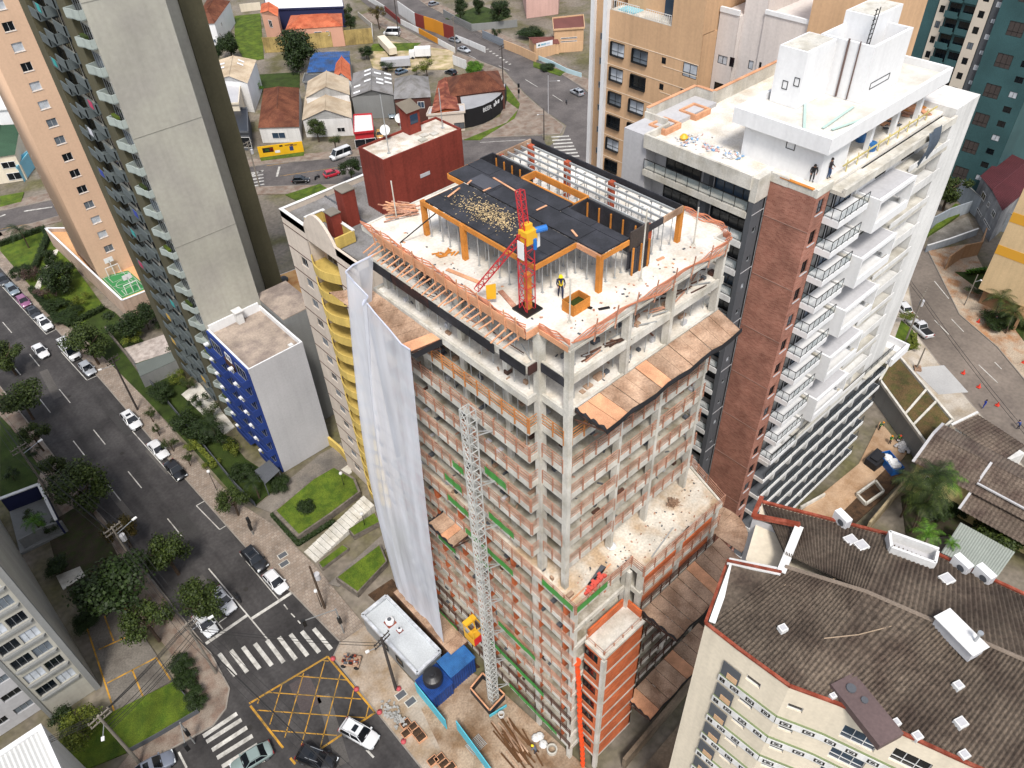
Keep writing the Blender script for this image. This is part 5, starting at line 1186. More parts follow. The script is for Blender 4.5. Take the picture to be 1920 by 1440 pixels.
def corr(b, x0, x1, y0, y1, z0, z1, pitch, axis, amp=.05):
    rows = []; n = int((x1-x0 if axis == 'y' else y1-y0)/pitch)*2
    if axis == 'y':
        for t, zz in ((0,z0),(1,z1)): rows.append([(x0+(x1-x0)*i/n, y0+(y1-y0)*t, zz+(amp if i%2 else -amp)) for i in range(n+1)])
    else:
        for t, zz in ((0,z0),(1,z1)): rows.append([(x0+(x1-x0)*t, y0+(y1-y0)*i/n, zz+(amp if i%2 else -amp)) for i in range(n+1)])
    b.grid(rows)
for x0, x1 in ((31.8,36.5),(36.6,42.2),(42.3,49.6)):
    b = MB(); corr(b, x0, x1, 59.6, 74.1, ZY-.55, ZY-.5, .36, 'x', .07); o = b.build('corrugated_roof', FIBRE, YB)
yb('gutter', CHAR, lambda b: (b.box(36.45,59.6,ZY-.75,36.65,74.1,ZY-.42), b.box(42.15,59.6,ZY-.75,42.35,74.1,ZY-.42)))
yb('parapet', BEIG, lambda b: (b.box(31,59.2,ZY-.9,31.3,63.2,ZY), b.box(31,69.4,ZY-.9,31.3,74.5,ZY), b.box(31.3,74.2,ZY-.9,49.7,74.5,ZY), b.box(49.7,59.2,ZY-.9,50,74.5,ZY), b.box(31.3,59.2,ZY-.9,49.7,59.5,ZY)))
yb('parapet_coping', WHITED, lambda b: (b.box(30.95,69.4,ZY,31.35,74.55,ZY+.06), b.box(31.35,74.15,ZY,50,74.55,ZY+.06)))
yb('roof_court', YELP, lambda b: (b.box(31.3,69.2,ZY-.4,33.6,69.4,ZY+.9), b.box(33.4,63.4,ZY-.4,33.6,69.2,ZY+.9), b.box(31.3,63.3,ZY-.4,33.6,63.5,ZY+.9)))
yb('court_coping', WHITED, lambda b: (b.box(31.3,69.15,ZY+.9,33.7,69.45,ZY+1.0), b.box(33.35,63.3,ZY+.9,33.68,69.15,ZY+1.0)))
CHM = mat('dark_chimney_cap','#8a8378',.9,.7,.2,2,.1)
for x, y, w1, w2, h in ((34.6,66.2,1.5,1.6,3.6),(32.4,65.4,1.1,1.3,2.2)):
    yb('chimney', REDW, lambda b: b.box(x,y,ZY-.5,x+w1,y+w2,ZY+h)); yb('chimney_cap', CHM, lambda b: b.box(x-.08,y-.08,ZY+h,x+w1+.08,y+w2+.08,ZY+h+.1))
RT = thing('roof_tower', 'dark red rendered tower block with pale flat roof behind the beige building', 'building', (44,66.5,0))
def rt(name, m, fn):
    b = MB(); fn(b); return b.build(name, m, RT)
rx0, rx1, ry0, ry1, rz = 38.9, 49.3, 64.3, 68.8, 49.0
rt('wall', REDW, lambda b: b.box(rx0,ry0,ZY-.9,rx1,ry1,rz-.3))
rt('parapet', REDW, lambda b: (b.box(rx0,ry0,rz-.3,rx1,ry0+.16,rz), b.box(rx0,ry1-.16,rz-.3,rx1,ry1,rz), b.box(rx0,ry0+.16,rz-.3,rx0+.16,ry1-.16,rz), b.box(rx1-.16,ry0+.16,rz-.3,rx1,ry1-.16,rz)))
rt('roof', mat('peeling_roof','#d8d0c4',.95,.85,.3,1.5,.2,tint='#b4a796'), lambda b: b.box(rx0+.16,ry0+.16,rz-.3,rx1-.16,ry1-.16,rz-.22))
rt('vent_grille', LGREY, lambda b: b.box(43.2,ry0-.05,rz-3.6,44.5,ry0+.01,rz-3.2))
rt('stair_head', REDW, lambda b: b.box(44.6,67.4,rz-.3,46.2,68.9,rz+2.3)); rt('stair_roof', mat('moss_roof','#7a7164',.95,.75,.2,2,.1), lambda b: b.poly([(44.4,67.2,rz+2.3),(46.4,67.2,rz+2.3),(46.4,69.1,rz+2.9),(44.4,69.1,rz+2.9)])); rt('stair_window', GLASSB, lambda b: b.box(44.9,67.36,rz+.9,45.9,67.4,rz+1.9))
for x, y in ((45.2,65.8),(46.2,65.3),(44.4,65.0)): rt('roof_hatch', GREYW if x < 45 else CONL, lambda b: b.box(x,y,rz-.22,x+.8,y+.7,rz-.05))
for x, y, h, lb in ((40.5,65.5,6.0,'thin mast at the left end of the red tower roof'),(48.2,66.2,4.2,'thin mast at the right end of the red tower roof')):
    b = MB(); b.cyl((x,y,rz-.2),(x,y,rz+h),.05,6); b.box(x-.15,y-.15,rz-.22,x+.15,y+.15,rz-.1); one('roof_mast', b, STEEL, lb, 'mast')
for px, py, s, lb in ((787,1,1,''),(722,244,.55,'white satellite dish low at the back edge of the red roof'),(749,222,.5,'white satellite dish on a bracket beside the stair head')):
    if not lb: continue
    c = G(px,py,rz+.9); b = MB(); b.cyl((c[0],c[1],rz-.2),(c[0],c[1],rz+.8),.04,6); t0 = Vector((-.5,-.6,.5)).normalized(); b.cyl(Vector((c[0],c[1],rz+.9)), Vector((c[0],c[1],rz+.9))+t0*.14, .18, 14, s); one('satellite_dish', b, WHITED, lb, 'satellite dish')
# ------------------------------------------------------------------ tan tower behind
TN = thing('apartment_tower', 'tan tower with black framed bay windows behind the white block', 'building', (76,56,0))
def tn(name, m, fn):
    b = MB(); fn(b); return b.build(name, m, TN)
rowsz = [51.7-2.92*k for k in range(18)]
pans = [CURT, CURT, CURT2, GLASS, CURT, GLASS]
wins = []
for k, z in enumerate(rowsz):
    if z < 1: break
    wins += [(.5,z,2.0,1.5,pans[k%6],1,1),(3.8,z-.0,2.2,1.5,pans[(k+2)%6],1,1),(8.0,z+.8,.6,.7,GLASS,0,0),(11.0,z+.2,1.9,1.5,pans[(k+1)%6],1,1)]
wallwin(TN, 'wall', (70.8,62.7), UYn, 13.1, -.1, 56.6, wins, TANW, .1, BLK, CURT)
tn('core', TANW, lambda b: b.box(71.0,49.7,-.1,84,62.7,56.5)); tn('upper_storey', TANW, lambda b: b.box(73,49.8,56.5,84,62,66)); tn('upper_storey', TANW, lambda b: b.box(70.8,49.7,56.6,73,53.8,66))
tn('terrace_floor', CONL, lambda b: b.box(70.85,53.8,56.5,73,62.6,56.65))
for k, z in enumerate(rowsz):
    if z < 1: break
    for y, wd in ((62.2,2.0),(58.9,2.2)): tn('bay', BLK, lambda b: (b.box(70.55,y-wd,z-.06,70.82,y,z), b.box(70.55,y-wd,z+1.5,70.82,y,z+1.56), b.box(70.5,y-.05,z,70.8,y,z+1.5)))
    tn('wall_line', mat('pale_line','#ecd9c0',.9,.8,.1,2,.05), lambda b: (b.box(70.77,49.7,z+1.75,70.8,62.7,z+1.81), b.box(70.77,49.7,z+.55,70.8,54.5,z+.6)))
tn('white_pilaster', WHITE, lambda b: b.box(70.3,62.7,-.1,71,63.3,58.2)); tn('white_pilaster', WHITE, lambda b: b.box(72.2,66.4,-.1,73,67.0,66))
tn('side_strip', TANW, lambda b: b.box(72.6,63.3,-.1,84,66.5,66)); tn('strip_gap', BLK, lambda b: b.box(72.3,63.3,-.1,72.6,63.5,66))
for k, z in enumerate(rowsz):
    if z > 1: window(TN, (72.6,66.2), UYn, .6, z+.5, .45, .8, -.01, ALU, CURT2, 0)
rail(TN, 'terrace_rail', [(70.9,62.5),(70.9,58.5)], 56.65, 1.0, WHITED, .3, .05, 0); rail(TN, 'terrace_rail', [(70.9,57.5),(70.9,54)], 56.65, 1.0, WHITED, .3, .05, 0)
tn('terrace_door', GLASSB, lambda b: b.box(72.95,55.2,56.7,73.0,56.6,59.3))
tn('pool', flat('pool_water','#8fd0e0',.1), lambda b: b.box(71.1,59.4,56.66,72.8,61.8,56.75))
AP = thing('apartment_building', 'pinkish white block with small dark windows joined behind the tan tower', 'building', (80,45,0))
def ap(name, m, fn):
    b = MB(); fn(b); return b.build(name, m, AP)
PK = mat('pinkish_white','#dfd6d0',.85,.8,.1,.7,.05,stain=.12)
for (y0, y1, x, top, m, cols) in ((49.65,47.3,73.4,58.4,PK,((.5,1.2,.9),(2.0,.6,1.0))),(47.3,44.7,74.2,66,PK,((1.5,.6,.9),)),(44.7,39.6,74.0,59.0,PK,((.3,.3,1.1),(1.2,1.3,1.0),(3.4,1.3,1.0))),(39.6,34,73.6,66,TANW,((1.2,1.7,1.5),))):
    wins = [(a, 53.2-2.92*k, wd, ht, (GLASS, CURT, GLASS)[(k+int(a*3)) % 3], 1 if wd > 1 else 0, 0) for k in range(18) for a, wd, ht in cols if 53.2-2.92*k > 1]
    wallwin(AP, 'wall', (x,y0), UYn, y0-y1, -.1, top, wins, m, .12, BLK, GLASS); ap('core', m, lambda b: b.box(x+.15,y1+.01,-.1,86,y0-.01,top-.1))
ap('roof_edge', WHITE, lambda b: b.box(73.3,47.3,58.4,73.6,49.65,58.9)); ap('roof_edge', WHITE, lambda b: b.box(73.9,39.6,59.0,74.2,44.7,59.4))
# ------------------------------------------------------------------ teal tower
TL = thing('apartment_tower', 'dark teal tower with cream window strips at the right edge', 'building', (185,56,0))
def tl(name, m, fn):
    b = MB(); fn(b); return b.build(name, m, TL)
fl = [35.6-2.93*k for k in range(12)]; fl = [42-2.93*0]*0+[38.6]+fl
wins = [(.45,z,.95,1.3,GLASS if k%3 else CURT2,1,0) for k, z in enumerate(fl)]
CRM = mat('cream_tiles','#d3c8b8',.8,.78,.1,1,.05)
wallwin(TL, 'cream_strip', (172,65.7), UYn, 1.9, -.1, 45, wins, CRM, .12, BLK, GLASS)
wallwin(TL, 'cream_strip', (171.5,58.5), UYn, 2.7, -.1, 45, [(.8,z+.6,1.1,1.3,GLASS if k%4 else CURT2,1,0) for k, z in enumerate(fl)], CRM, .12, BLK, GLASS)
tw_ = []
for k, z in enumerate(fl):
    if k % 2 == 0: tw_.append((2.6, z-1.2, 2.9, 2.6, mat('brown_shutter','#4d4542',.8,.7,.2,2,.15), 2, 1))
    tw_.append((7.2, z-.2, 1.5, 1.2, (CURT, GLASS, GLASS)[k % 3], 1, 0))
wallwin(TL, 'teal_wall', (171.2,54.2), UYn, 10.2, -.1, 45, tw_, TEAL, .12, BLK, GLASS)
tl('teal_wall', TEAL, lambda b: (b.box(171.3,43.95,-.1,195,54.1,45), b.box(172.2,54.1,-.1,195,70,44.8), b.box(172.4,65.8,-.1,190,68.4,45)))
tl('dark_strip', CHAR, lambda b: b.box(171.9,54.2,-.1,172.3,55.8,45))
for k, z in enumerate(fl):
    for y0, y1, x in ((58.6,61,171.6),(61.2,63.7,170.9)):
        tl('balcony', TEAL, lambda b: (b.box(x,y0,z-.3,172.2,y1,z-.15), b.box(x,y0,z-.15,x+.12,y1,z+.85)))
        window(TL, (172.19,y1-.1), UYn, .1, z-.1, y1-y0-.3, 2.2, 0, BLK, GLASS, 1, 0)
    window(TL, (171.89,55.5), UYn, .3, z, .8, .9, 0, WHITE if k % 2 else BLK, CURT, 1, 0)
# ------------------------------------------------------------------ grey block, lower left
GB2 = thing('apartment_building', 'grey apartment block with ledged windows and a blank side wall by the parking court', 'building', (-13,80,0))
def g2(name, m, fn):
    b = MB(); fn(b); return b.build(name, m, GB2)
b = MB(); b.prism([(-9.0,66.3),(-10.2,101),(-26,101),(-26,68.3),(-14.2,68.3),(-14.2,66.3)], -.1, 40); b.build('wall', GREYW, GB2)
fz = [1.2+2.93*k for k in range(12)]
wins = []
for k, z in enumerate(fz[1:]): wins += [(.35,z,1.9,1.6,(GLASS,CURT,GLASS)[k%3],2,0),(2.5,z,1.75,1.6,(CURT,GLASS,CURT2)[k%3],2,0)]
wallwin(GB2, 'front_wall', (-14.2,65.9), UX, 4.6, -.1, 40, wins, GREYW, .22, ALU, GLASS)
g2('pier', GREYD, lambda b: (b.box(-9.6,65.75,-.1,-8.98,66.4,40), b.box(-14.6,65.8,-.1,-14.2,68.4,40)))
for z in fz[1:]: g2('ledge', GREYD, lambda b: (b.prism([(-14.1,65.9),(-9.7,65.9),(-9.95,65.6),(-13.9,65.6)], z-.4, z-.1)))
wins = []
for k, z in enumerate(fz): wins += [(6.5,z+.2,1.7,1.1,(GLASS,CURT2)[k%2],2,0),(9.0,z+.2,1.9,1.1,(CURT2,GLASS)[k%2],2,0),(2,z+.2,1.8,1.1,GLASS,2,0)]
wallwin(GB2, 'front_wall', (-26,67.9), UX, 11.4, -.1, 40, wins, LGREY, .2, ALU, GLASS)
WR = thing('low_building', 'white walled building with corrugated metal roof in the lower left corner', 'building', (-17,53,0))
b = MB(); b.box(-24,40,-.1,-13.5,57.2,10.9); b.build('wall', WHITED, WR)
b = MB(); b.box(-24,56.75,10.9,-13.5,57.2,11.5); b.box(-13.95,40,10.9,-13.5,56.75,11.5); b.build('parapet', WHITE, WR)
b = MB(); corr(b, -24, -14, 40, 56.7, 11.0, 11.25, .4, 'y', .06); b.build('corrugated_roof', mat('white_sheet','#d2d2cf',.5,.8,.1,1,.05), WR)
# ------------------------------------------------------------------ houses and sheds of the back streets
def rect(pxs, z):
    """roof outline surveyed on the photo, squared up: near-left, near-right, far-right, far-left"""
    return [G2(x, y, z) for x, y in pxs]
def house(name, label, pxs, ze, zr, wall, roof, ridge='y', hip=0.0, over=.35, corrug=False, wins=(), cat='house', floor_z=-.1, sky=()):
    """ridge 'y': ridge runs from the near edge to the far edge; 'x': across; 'flat': flat roof"""
    c = rect(pxs, ze); ctr = (sum(p[0] for p in c)/4, sum(p[1] for p in c)/4)
    t = thing(name, label, cat, (*ctr, 0))
    inn = [lerp(p, ctr, over/max(1,dist(p, ctr))) for p in c]
    b = MB(); b.prism(inn, floor_z, ze-.02); wo = b.build('wall', wall, t)
    a, bb_, d, e = c
    if ridge == 'flat':
        b = MB(); b.prism(c, ze, ze+.18); b.build('roof', roof, t)
        b = MB()
        for p, q in zip(c, c[1:]+c[:1]): b.beam((*p,ze+.3),(*q,ze+.3),.2,.5)
        b.build('parapet', wall, t)
    else:
        if ridge == 'y': m0, m1 = lerp(a, bb_, .5), lerp(e, d, .5); sl = ((a,e,m0,m1),(bb_,d,m0,m1))
        else: m0, m1 = lerp(a, e, .5), lerp(bb_, d, .5); sl = ((a,bb_,m0,m1),(e,d,m0,m1))
        h0, h1 = lerp(m0, m1, hip), lerp(m1, m0, hip)
        for p, q, _, _ in sl:
            n = max(3, int(dist(p, q)/.5)); rows = [[],[]]
            for i in range(n*2+1):
                f = i/(n*2); wv = (.05 if i % 2 else -.05) if corrug != 'flat' else 0
                rows[0].append((*lerp(p, q, f), ze+wv)); rows[1].append((*lerp(h0, h1, f), zr+wv))
            b = MB(); b.grid(rows); 
            if (rows[0][1][0]-rows[0][0][0])*(rows[1][0][1]-rows[0][0][1])-(rows[0][1][1]-rows[0][0][1])*(rows[1][0][0]-rows[0][0][0]) < 0: b.f = [tuple(reversed(f)) for f in b.f]
            b.build('roof_slope', roof, t)
        if hip > 0:
            for p, q, h in ((a,bb_,h0) if ridge == 'y' else (a,e,h0), (e,d,h1) if ridge == 'y' else (bb_,d,h1)):
                b = MB(); b.poly([(*p,ze),(*q,ze),(*h,zr)]); b.poly([(*q,ze-.01),(*p,ze-.01),(*h,zr-.01)]); b.build('roof_hip', roof, t)
        else:
            b = MB()
            for p, q, h in (((a,bb_,m0),(e,d,m1)) if ridge == 'y' else ((a,e,m0),(bb_,d,m1))):
                p, q, h = [lerp(x, ctr, .04) for x in (p, q, h)]; b.poly([(*p,ze-.05),(*q,ze-.05),(*h,zr-.08)]); b.poly([(*q,ze-.05),(*p,ze-.05),(*h,zr-.08)])
            b.build('gable', wall, t)
        b = MB(); b.cyl((*h0,zr+.02),(*h1,zr+.02),.12,6); b.build('ridge', roof, t)
    if sky:
        for f, g_ in sky:
            p = lerp(lerp(a,bb_,f), lerp(e,d,f), g_); hz = zr-(zr-ze)*abs(f-.5)*2 if ridge == 'y' else zr-(zr-ze)*abs(g_-.5)*2
            u_ = Vector((bb_[0]-a[0],bb_[1]-a[1],0)).normalized()*.9; v_ = Vector((e[0]-a[0],e[1]-a[1],0)).normalized()*.55; up = Vector((0,0,(zr-ze)/dist(a,bb_)*2*.9*(1 if f < .5 else -1))) if ridge == 'y' else Vector((0,0,0)); P0 = Vector((*p,hz+.12))
            b = MB(); b.poly([P0-u_-v_-up, P0+u_-v_+up, P0+u_+v_+up, P0-u_+v_-up]); b.build('skylight', WHITE, t)
    fr = inn                                       # windows on the near wall (0->1) and left wall (3->0)
    for side, f, z, wd, ht, pane in wins:
        p, q = (fr[0], fr[1]) if side == 'n' else (fr[3], fr[0]) if side == 'l' else (fr[1], fr[2])
        L = dist(p, q); u = ((q[0]-p[0])/L, (q[1]-p[1])/L); window(t, p, u, L*f-wd/2, z, wd, ht, -.05, WHITED if pane is not CHAR else BLK, pane, 1, 0, .09)
    return t
DW = mat('dark_brown_render','#5e3c34',.9,.7,.15,1,.08); YW = mat('stained_yellow_wall','#c5ab6c',.9,.72,.3,.7,.15,tint='#a08a58',stain=.3)
house('house', 'white house with red hipped roof at the upper left by the grass lot', [(362,46),(402,44),(432,2),(392,-8)], 7, 9, WHITE, TILER, 'y', .3, wins=[('n',.6,4.2,1.2,1.3,GLASS),('n',.35,1,1,1.2,GLASS),('n',.75,1,1.2,1.2,GLASSB),('r',.3,4,1,1.2,GLASS)])
house('house', 'salmon house with long orange tiled roof above the yellow wall', [(535,56),(643,49),(641,25),(545,29)], 6, 8, mat('salmon_render','#d9a58c',.9,.76,.1,1,.05), TILEO, 'x', .25, wins=[('n',.55,3.6,2.4,1.2,GLASSB),('n',.72,3.4,1,1.4,GLASS)])
house('house', 'small salmon tower house with orange roof left of the long orange roof', [(488,24),(521,31),(522,14),(490,7)], 8, 9.2, mat('salmon_render','#d9a58c',.9,.76,.1,1,.05), TILEO, 'y', 0, wins=[('n',.45,4,1.6,2.2,GLASS)])
house('long_building', 'long low building with bright white metal roof along the top edge', [(500,20),(645,15),(640,-10),(495,-6)], 6, 7, mat('navy_wall','#2a2f55',.8,.7,.1,1,.05), WHITE, 'flat', cat='building')
house('warehouse', 'white walled warehouse with beige corrugated roof beside the grey tower', [(400,150),(464,156),(481,112),(398,116)], 8, 9.5, WHITE, SHEETB, 'y', 0, corrug=True, cat='building', sky=((.7,.8),(.7,.65),(.25,.7),(.25,.5)))
house('low_building', 'flat grey roofed front building with white walls below the beige warehouse roof', [(405,198),(448,196),(452,150),(400,152)], 6.5, 7, CREAM, LGREY, 'flat', cat='building', wins=[('n',.4,3.5,2,1.2,GLASS)])
house('low_building', 'black glazed shopfront building at the foot of the white warehouse', [(428,250),(466,250),(464,205),(430,205)], 4.5, 5, CHAR, mat('black_roof','#2c3038',.4,.7,.15,1,.1), 'flat', cat='building', wins=[('n',.5,.6,5,2.8,GLASS)])
house('house', 'brown tiled house behind the yellow painted wall', [(484,240),(561,238),(561,164),(494,166)], 4, 6.6, WHITED, TILER, 'y', .22, wins=[('n',.45,1.0,3.4,1.6,GLASSB)])
house('shed', 'beige gabled hall with white front between the brown roof and the grey sheds', [(566,226),(660,222),(657,176),(572,180)], 4.5, 7, WHITED, SHEETB, 'y', 0, corrug='flat', cat='building', wins=[('n',.75,1,2,1.2,GLASS)])
house('shed', 'rear beige gabled hall, the higher one behind the first', [(572,184),(656,178),(654,148),(577,152)], 6.5, 9, WHITED, SHEETB, 'y', 0, corrug='flat', cat='building')
house('shed', 'long blue sheet roofed shed behind the big round tree', [(575,136),(657,132),(656,96),(590,98)], 5, 6, GREYD, mat('blue_sheet','#2f5f9f',.6,.7,.25,.8,.12,tint='#3c4f70'), 'x', 0, corrug=True, cat='building')
house('shed', 'dark flat shed in front of the blue roof', [(568,156),(625,154),(622,138),(572,140)], 4, 4.4, GREYD, CHAR, 'flat', cat='building')
house('house', 'little white gabled house with an orange roof beside the blue shed', [(624,150),(659,152),(656,120),(630,118)], 5.5, 7.6, WHITE, TILEO, 'y', 0)
house('shed', 'grey shed with rows of white skylights behind the small red shop', [(658,182),(738,178),(734,138),(662,137)], 6, 7.6, GREYD, FIBRE, 'y', 0, corrug=True, cat='building', sky=((.4,.9),(.4,.72),(.65,.8),(.7,.55),(.7,.38),(.4,.45),(.14,.35),(.14,.1),(.9,.9),(.9,.7),(.9,.5)))
house('house', 'dark brown two storey house with grey hipped roof and two white windows', [(738,186),(808,182),(803,143),(740,147)], 7, 9.2, DW, FIBRE, 'y', .3, wins=[('n',.28,4.2,1.7,1.7,GLASSB),('n',.72,4.2,1.7,1.7,GLASSB)])
house('shed', 'rusty red corrugated roof beside the black bar', [(808,212),(862,206),(848,148),(822,152)], 5, 5.8, mat('orange_wall','#b06038',.9,.7,.2,1,.1), mat('rusty_sheet','#7c4236',.9,.72,.35,1,.2,tint='#a86850'), 'y', 0, corrug=True, cat='building')
house('bar_roof', 'big brown hipped tile roof behind the curved black bar front', [(842,182),(948,168),(934,132),(832,146)], 5.2, 8, DW, TILER, 'x', .3, cat='house')
house('shop', 'small red and white shop with glass front below the grey sheds', [(664,252),(701,248),(697,216),(664,218)], 4, 4.3, flat('shop_red','#b8202a',.6), WHITED, 'flat', cat='shop', wins=[('n',.5,.3,5.2,2.2,GLASS)])
house('low_building', 'beige shop front with flat wall left of the black bar', [(800,218),(872,212),(870,198),(806,204)], 4.5, 4.8, BEIG, LGREY, 'flat', cat='shop', wins=[('n',.85,.5,2.6,1.6,CHAR)])
house('apartment_building', 'pink apartment block with a white vertical strip at the top of the picture', [(985,-38),(1048,-46),(1052,-90),(975,-80)], 12, 12.5, mat('pink_render','#d8b0a4',.85,.76,.1,.7,.05,stain=.1), SHEETB, 'flat', cat='building')
house('house', 'tan house with dull red roof between the pink block and the tan tower', [(1038,58),(1096,54),(1094,30),(1036,36)], 6, 7, TANW, mat('dull_red_roof','#7c4c44',.9,.7,.2,1,.15), 'flat', wins=[('n',.5,2.4,5,.4,GLASS),('n',.5,3.4,5,.4,GLASS)])
house('shed', 'brown low roof behind the tan garden wall near the uphill road', [(1000,82),(1050,82),(1040,68),(990,70)], 3, 3.6, TANW, mat('dull_red_roof','#7c4c44',.9,.7,.2,1,.15), 'x', 0, cat='building')
house('house', 'white building with green tent roof at the left edge', [(-30,210),(28,205),(60,140),(0,130)], 10, 10.5, WHITE, WHITED, 'flat', wins=[('r',.3,6,1.2,1.4,GLASS),('r',.6,6,1.2,1.4,GLASS),('r',.3,2.5,1.2,1.4,GLASS),('r',.8,6,1.2,1.4,GLASS)], cat='building')
house('house', 'cream building with green awning roof and dark openings at the left edge', [(-40,300),(28,290),(38,232),(-20,236)], 6.5, 8, CREAM, mat('green_sheet','#3c5a44',.8,.7,.2,1,.1), 'y', .2, wins=[('n',.7,3.4,3,1.6,GLASS),('n',.7,.4,3,1.8,GLASS)], cat='building')
b = MB(); bx_ = G2(55,300,0)
house('low_building', 'light blue gatehouse beside the driveway at the left edge', [(32,318),(46,300),(62,280),(40,296)], 3.4, 3.8, mat('light_blue_render','#8cc6d8',.8,.78,.1,1,.05), flat('cyan_panel','#3fb0cc',.6), 'flat', cat='building')
# black curved bar front with its sign
BR = thing('bar_front', 'curved black bar front with white lettering and slanting metal roof', 'bar', (*G2(915,225,0),0))
bp = [G2(x,y,4.2) for x, y in ((868,210),(885,207),(905,201),(922,193),(937,182),(946,170),(949,158))]
b = MB(); rows = [[(*p, z) for p in bp] for z in (-.1, 4.6)]; b.grid(rows); b.grid([[(p[0]+.15,p[1]+.15,z) for p in reversed(bp)] for z in (-.1, 4.6)]); b.build('curved_wall', mat('black_wall','#1c1c1f',.6,.8,.15,1,.1), BR)
b = MB(); rr = [G2(x,y,4.8) for x, y in ((862,176),(880,174),(905,171),(922,168),(937,163),(944,160),(947,157))]; b.grid([[(*p,4.25) for p in bp], [(*p,4.9) for p in rr]]); b.build('metal_roof', mat('grey_sheet','#a4a4a6',.5,.75,.15,1,.08), BR)
def text(parent, s, size, loc, u, m, name='lettering', z_up=True, ext=.01):
    cu = bpy.data.curves.new(name, 'FONT'); cu.body = s; cu.size = size; cu.align_x = 'CENTER'; cu.extrude = ext
    tmp = bpy.data.objects.new(name, cu); col.objects.link(tmp); dg = bpy.context.evaluated_depsgraph_get(); me = bpy.data.meshes.new_from_object(tmp.evaluated_get(dg)); col.objects.unlink(tmp); bpy.data.objects.remove(tmp); bpy.data.curves.remove(cu)
    me.materials.clear(); me.materials.append(m)
    og = ORG[parent]; o = link(name, me, parent, (loc[0]-og[0], loc[1]-og[1], loc[2]-og[2])); o.rotation_euler = (math.radians(90) if z_up else 0, 0, math.atan2(u[1],u[0])); return o
def along(i, f=.5):
    p, q = bp[i], bp[i+1]; L = dist(p,q); u = ((q[0]-p[0])/L, (q[1]-p[1])/L); c = lerp(p, q, f); return (c[0]+u[1]*.12, c[1]-u[0]*.12), u
c, u = along(2,.45); text(BR, 'BEER', 1.5, (*c,2.9), u, WHITE)
for i, f, wd, z0, z1 in ((3,.25,.5,2.9,3.7),(3,.4,.35,2.9,4.3),(3,.55,.6,3.1,3.8),(3,.78,.7,3.0,3.9),(4,.3,.5,2.9,3.6),(4,.5,.5,3.0,3.7),(4,.7,.45,3.0,3.6)):     # worn lettering too small to read
    c, u = along(i,f); b = MB(); b.beam((c[0]-u[0]*wd/2,c[1]-u[1]*wd/2,(z0+z1)/2),(c[0]+u[0]*wd/2,c[1]+u[1]*wd/2,(z0+z1)/2),.03,z1-z0); b.build('lettering', WHITE, BR)
# yellow mural wall
MW = thing('mural_wall', 'yellow painted garden wall with a dark cartoon-free mural along the back street'.replace(' cartoon-free',''), 'wall', (*G2(530,292,0),0))
p_, q_ = G2(487,294,0), G2(570,283,0); b = MB(); b.beam((*p_,1.2),(*q_,1.2),.2,2.7); b.build('wall', mat('mural_yellow','#e8b41c',.8,.8,.12,1.5,.06), MW)
L = dist(p_,q_); u = ((q_[0]-p_[0])/L,(q_[1]-p_[1])/L)
for f, wd, z0, z1, m in ((.22,2.6,.9,2.1,BLK),(.3,.9,1.0,1.9,flat('mural_red','#b83a22',.7)),(.42,1.2,.5,1.1,WHITE),(.2,1.0,1.2,1.8,flat('mural_green','#4c7a3a',.7)),(.74,.9,.6,1.7,flat('mural_navy','#243a6e',.7)),(.7,2.0,2.0,2.2,DW),(.8,1.6,1.8,2.0,DW),(.52,.8,1.9,2.3,BLK)):
    c = lerp(p_,q_,f); n = (u[1],-u[0]); b = MB(); b.beam((c[0]-u[0]*wd/2+n[0]*.11,c[1]-u[1]*wd/2+n[1]*.11,(z0+z1)/2),(c[0]+u[0]*wd/2+n[0]*.11,c[1]+u[1]*wd/2+n[1]*.11,(z0+z1)/2),.03,z1-z0); b.build('mural_patch', m, MW)
# walls along the uphill road
def wallrun(name, lab, pts, h, m, th=.2, cat='wall', z0=-.1, capm=None):
    t = thing(name, lab, cat, (*pts[0],0)); 
    for p, q in zip(pts, pts[1:]):
        b = MB(); b.beam((*p,(z0+h)/2),(*q,(z0+h)/2),th,h-z0); b.build('wall_panel', m if not isinstance(m, list) else m[len(t.children) % len(m)], t)
    if capm:
        b = MB()
        for p, q in zip(pts, pts[1:]): b.beam((*p,h+.04),(*q,h+.04),th+.1,.08)
        b.build('coping', capm, t)
    return t
gl = lambda L: [G2(x,y,0) for x, y in L]
MR = flat('mural_maroon','#7c2a22',.8); MO = flat('mural_orange','#d08a1c',.8)
wallrun('underpass_wall', 'tall underpass wall painted maroon and orange', gl([(748,25),(780,48),(797,54),(815,60),(833,68),(852,75)]), 4, [WHITED, MR, MO, MO, MR])
wallrun('underpass_wall', 'low white and orange parapet wall along the left of the underpass', gl([(690,0),(722,20),(752,45),(786,62),(822,82),(855,100)]), 1.6, [WHITED, MR, WHITED, MO, WHITED])
wallrun('underpass_wall', 'white sloping wall with plants right of the parked grey car', gl([(855,75),(880,85),(910,98)]), 1.6, WHITED)
wallrun('fence', 'grey panel fence round the garden below the pink block', gl([(832,30),(858,45),(885,58),(910,56),(970,50)]), 2.2, GREYD, cat='fence')
wallrun('fence', 'grey slatted gate fence beside the tan garden wall', gl([(905,70),(928,80),(945,88)]), 2.2, mat('grey_slats','#8d949c',.7,.72,.1,2,.06), cat='fence')
wallrun('garden_wall', 'tan garden wall along the pavement of the uphill road', gl([(945,90),(975,102),(1005,116)]), 2.4, TANW)
wallrun('garden_wall', 'tan wall with a sign board near the tan tower', gl([(1005,112),(1050,98),(1092,95)]), 2.8, TANW)
wallrun('fence', 'low pale blue fence behind the clipped hedge near the tan tower', gl([(1010,112),(1035,122),(1062,136),(1090,145)]), 1.2, mat('pale_blue_fence','#bcd6dc',.7,.8,.1,2,.06), cat='fence')
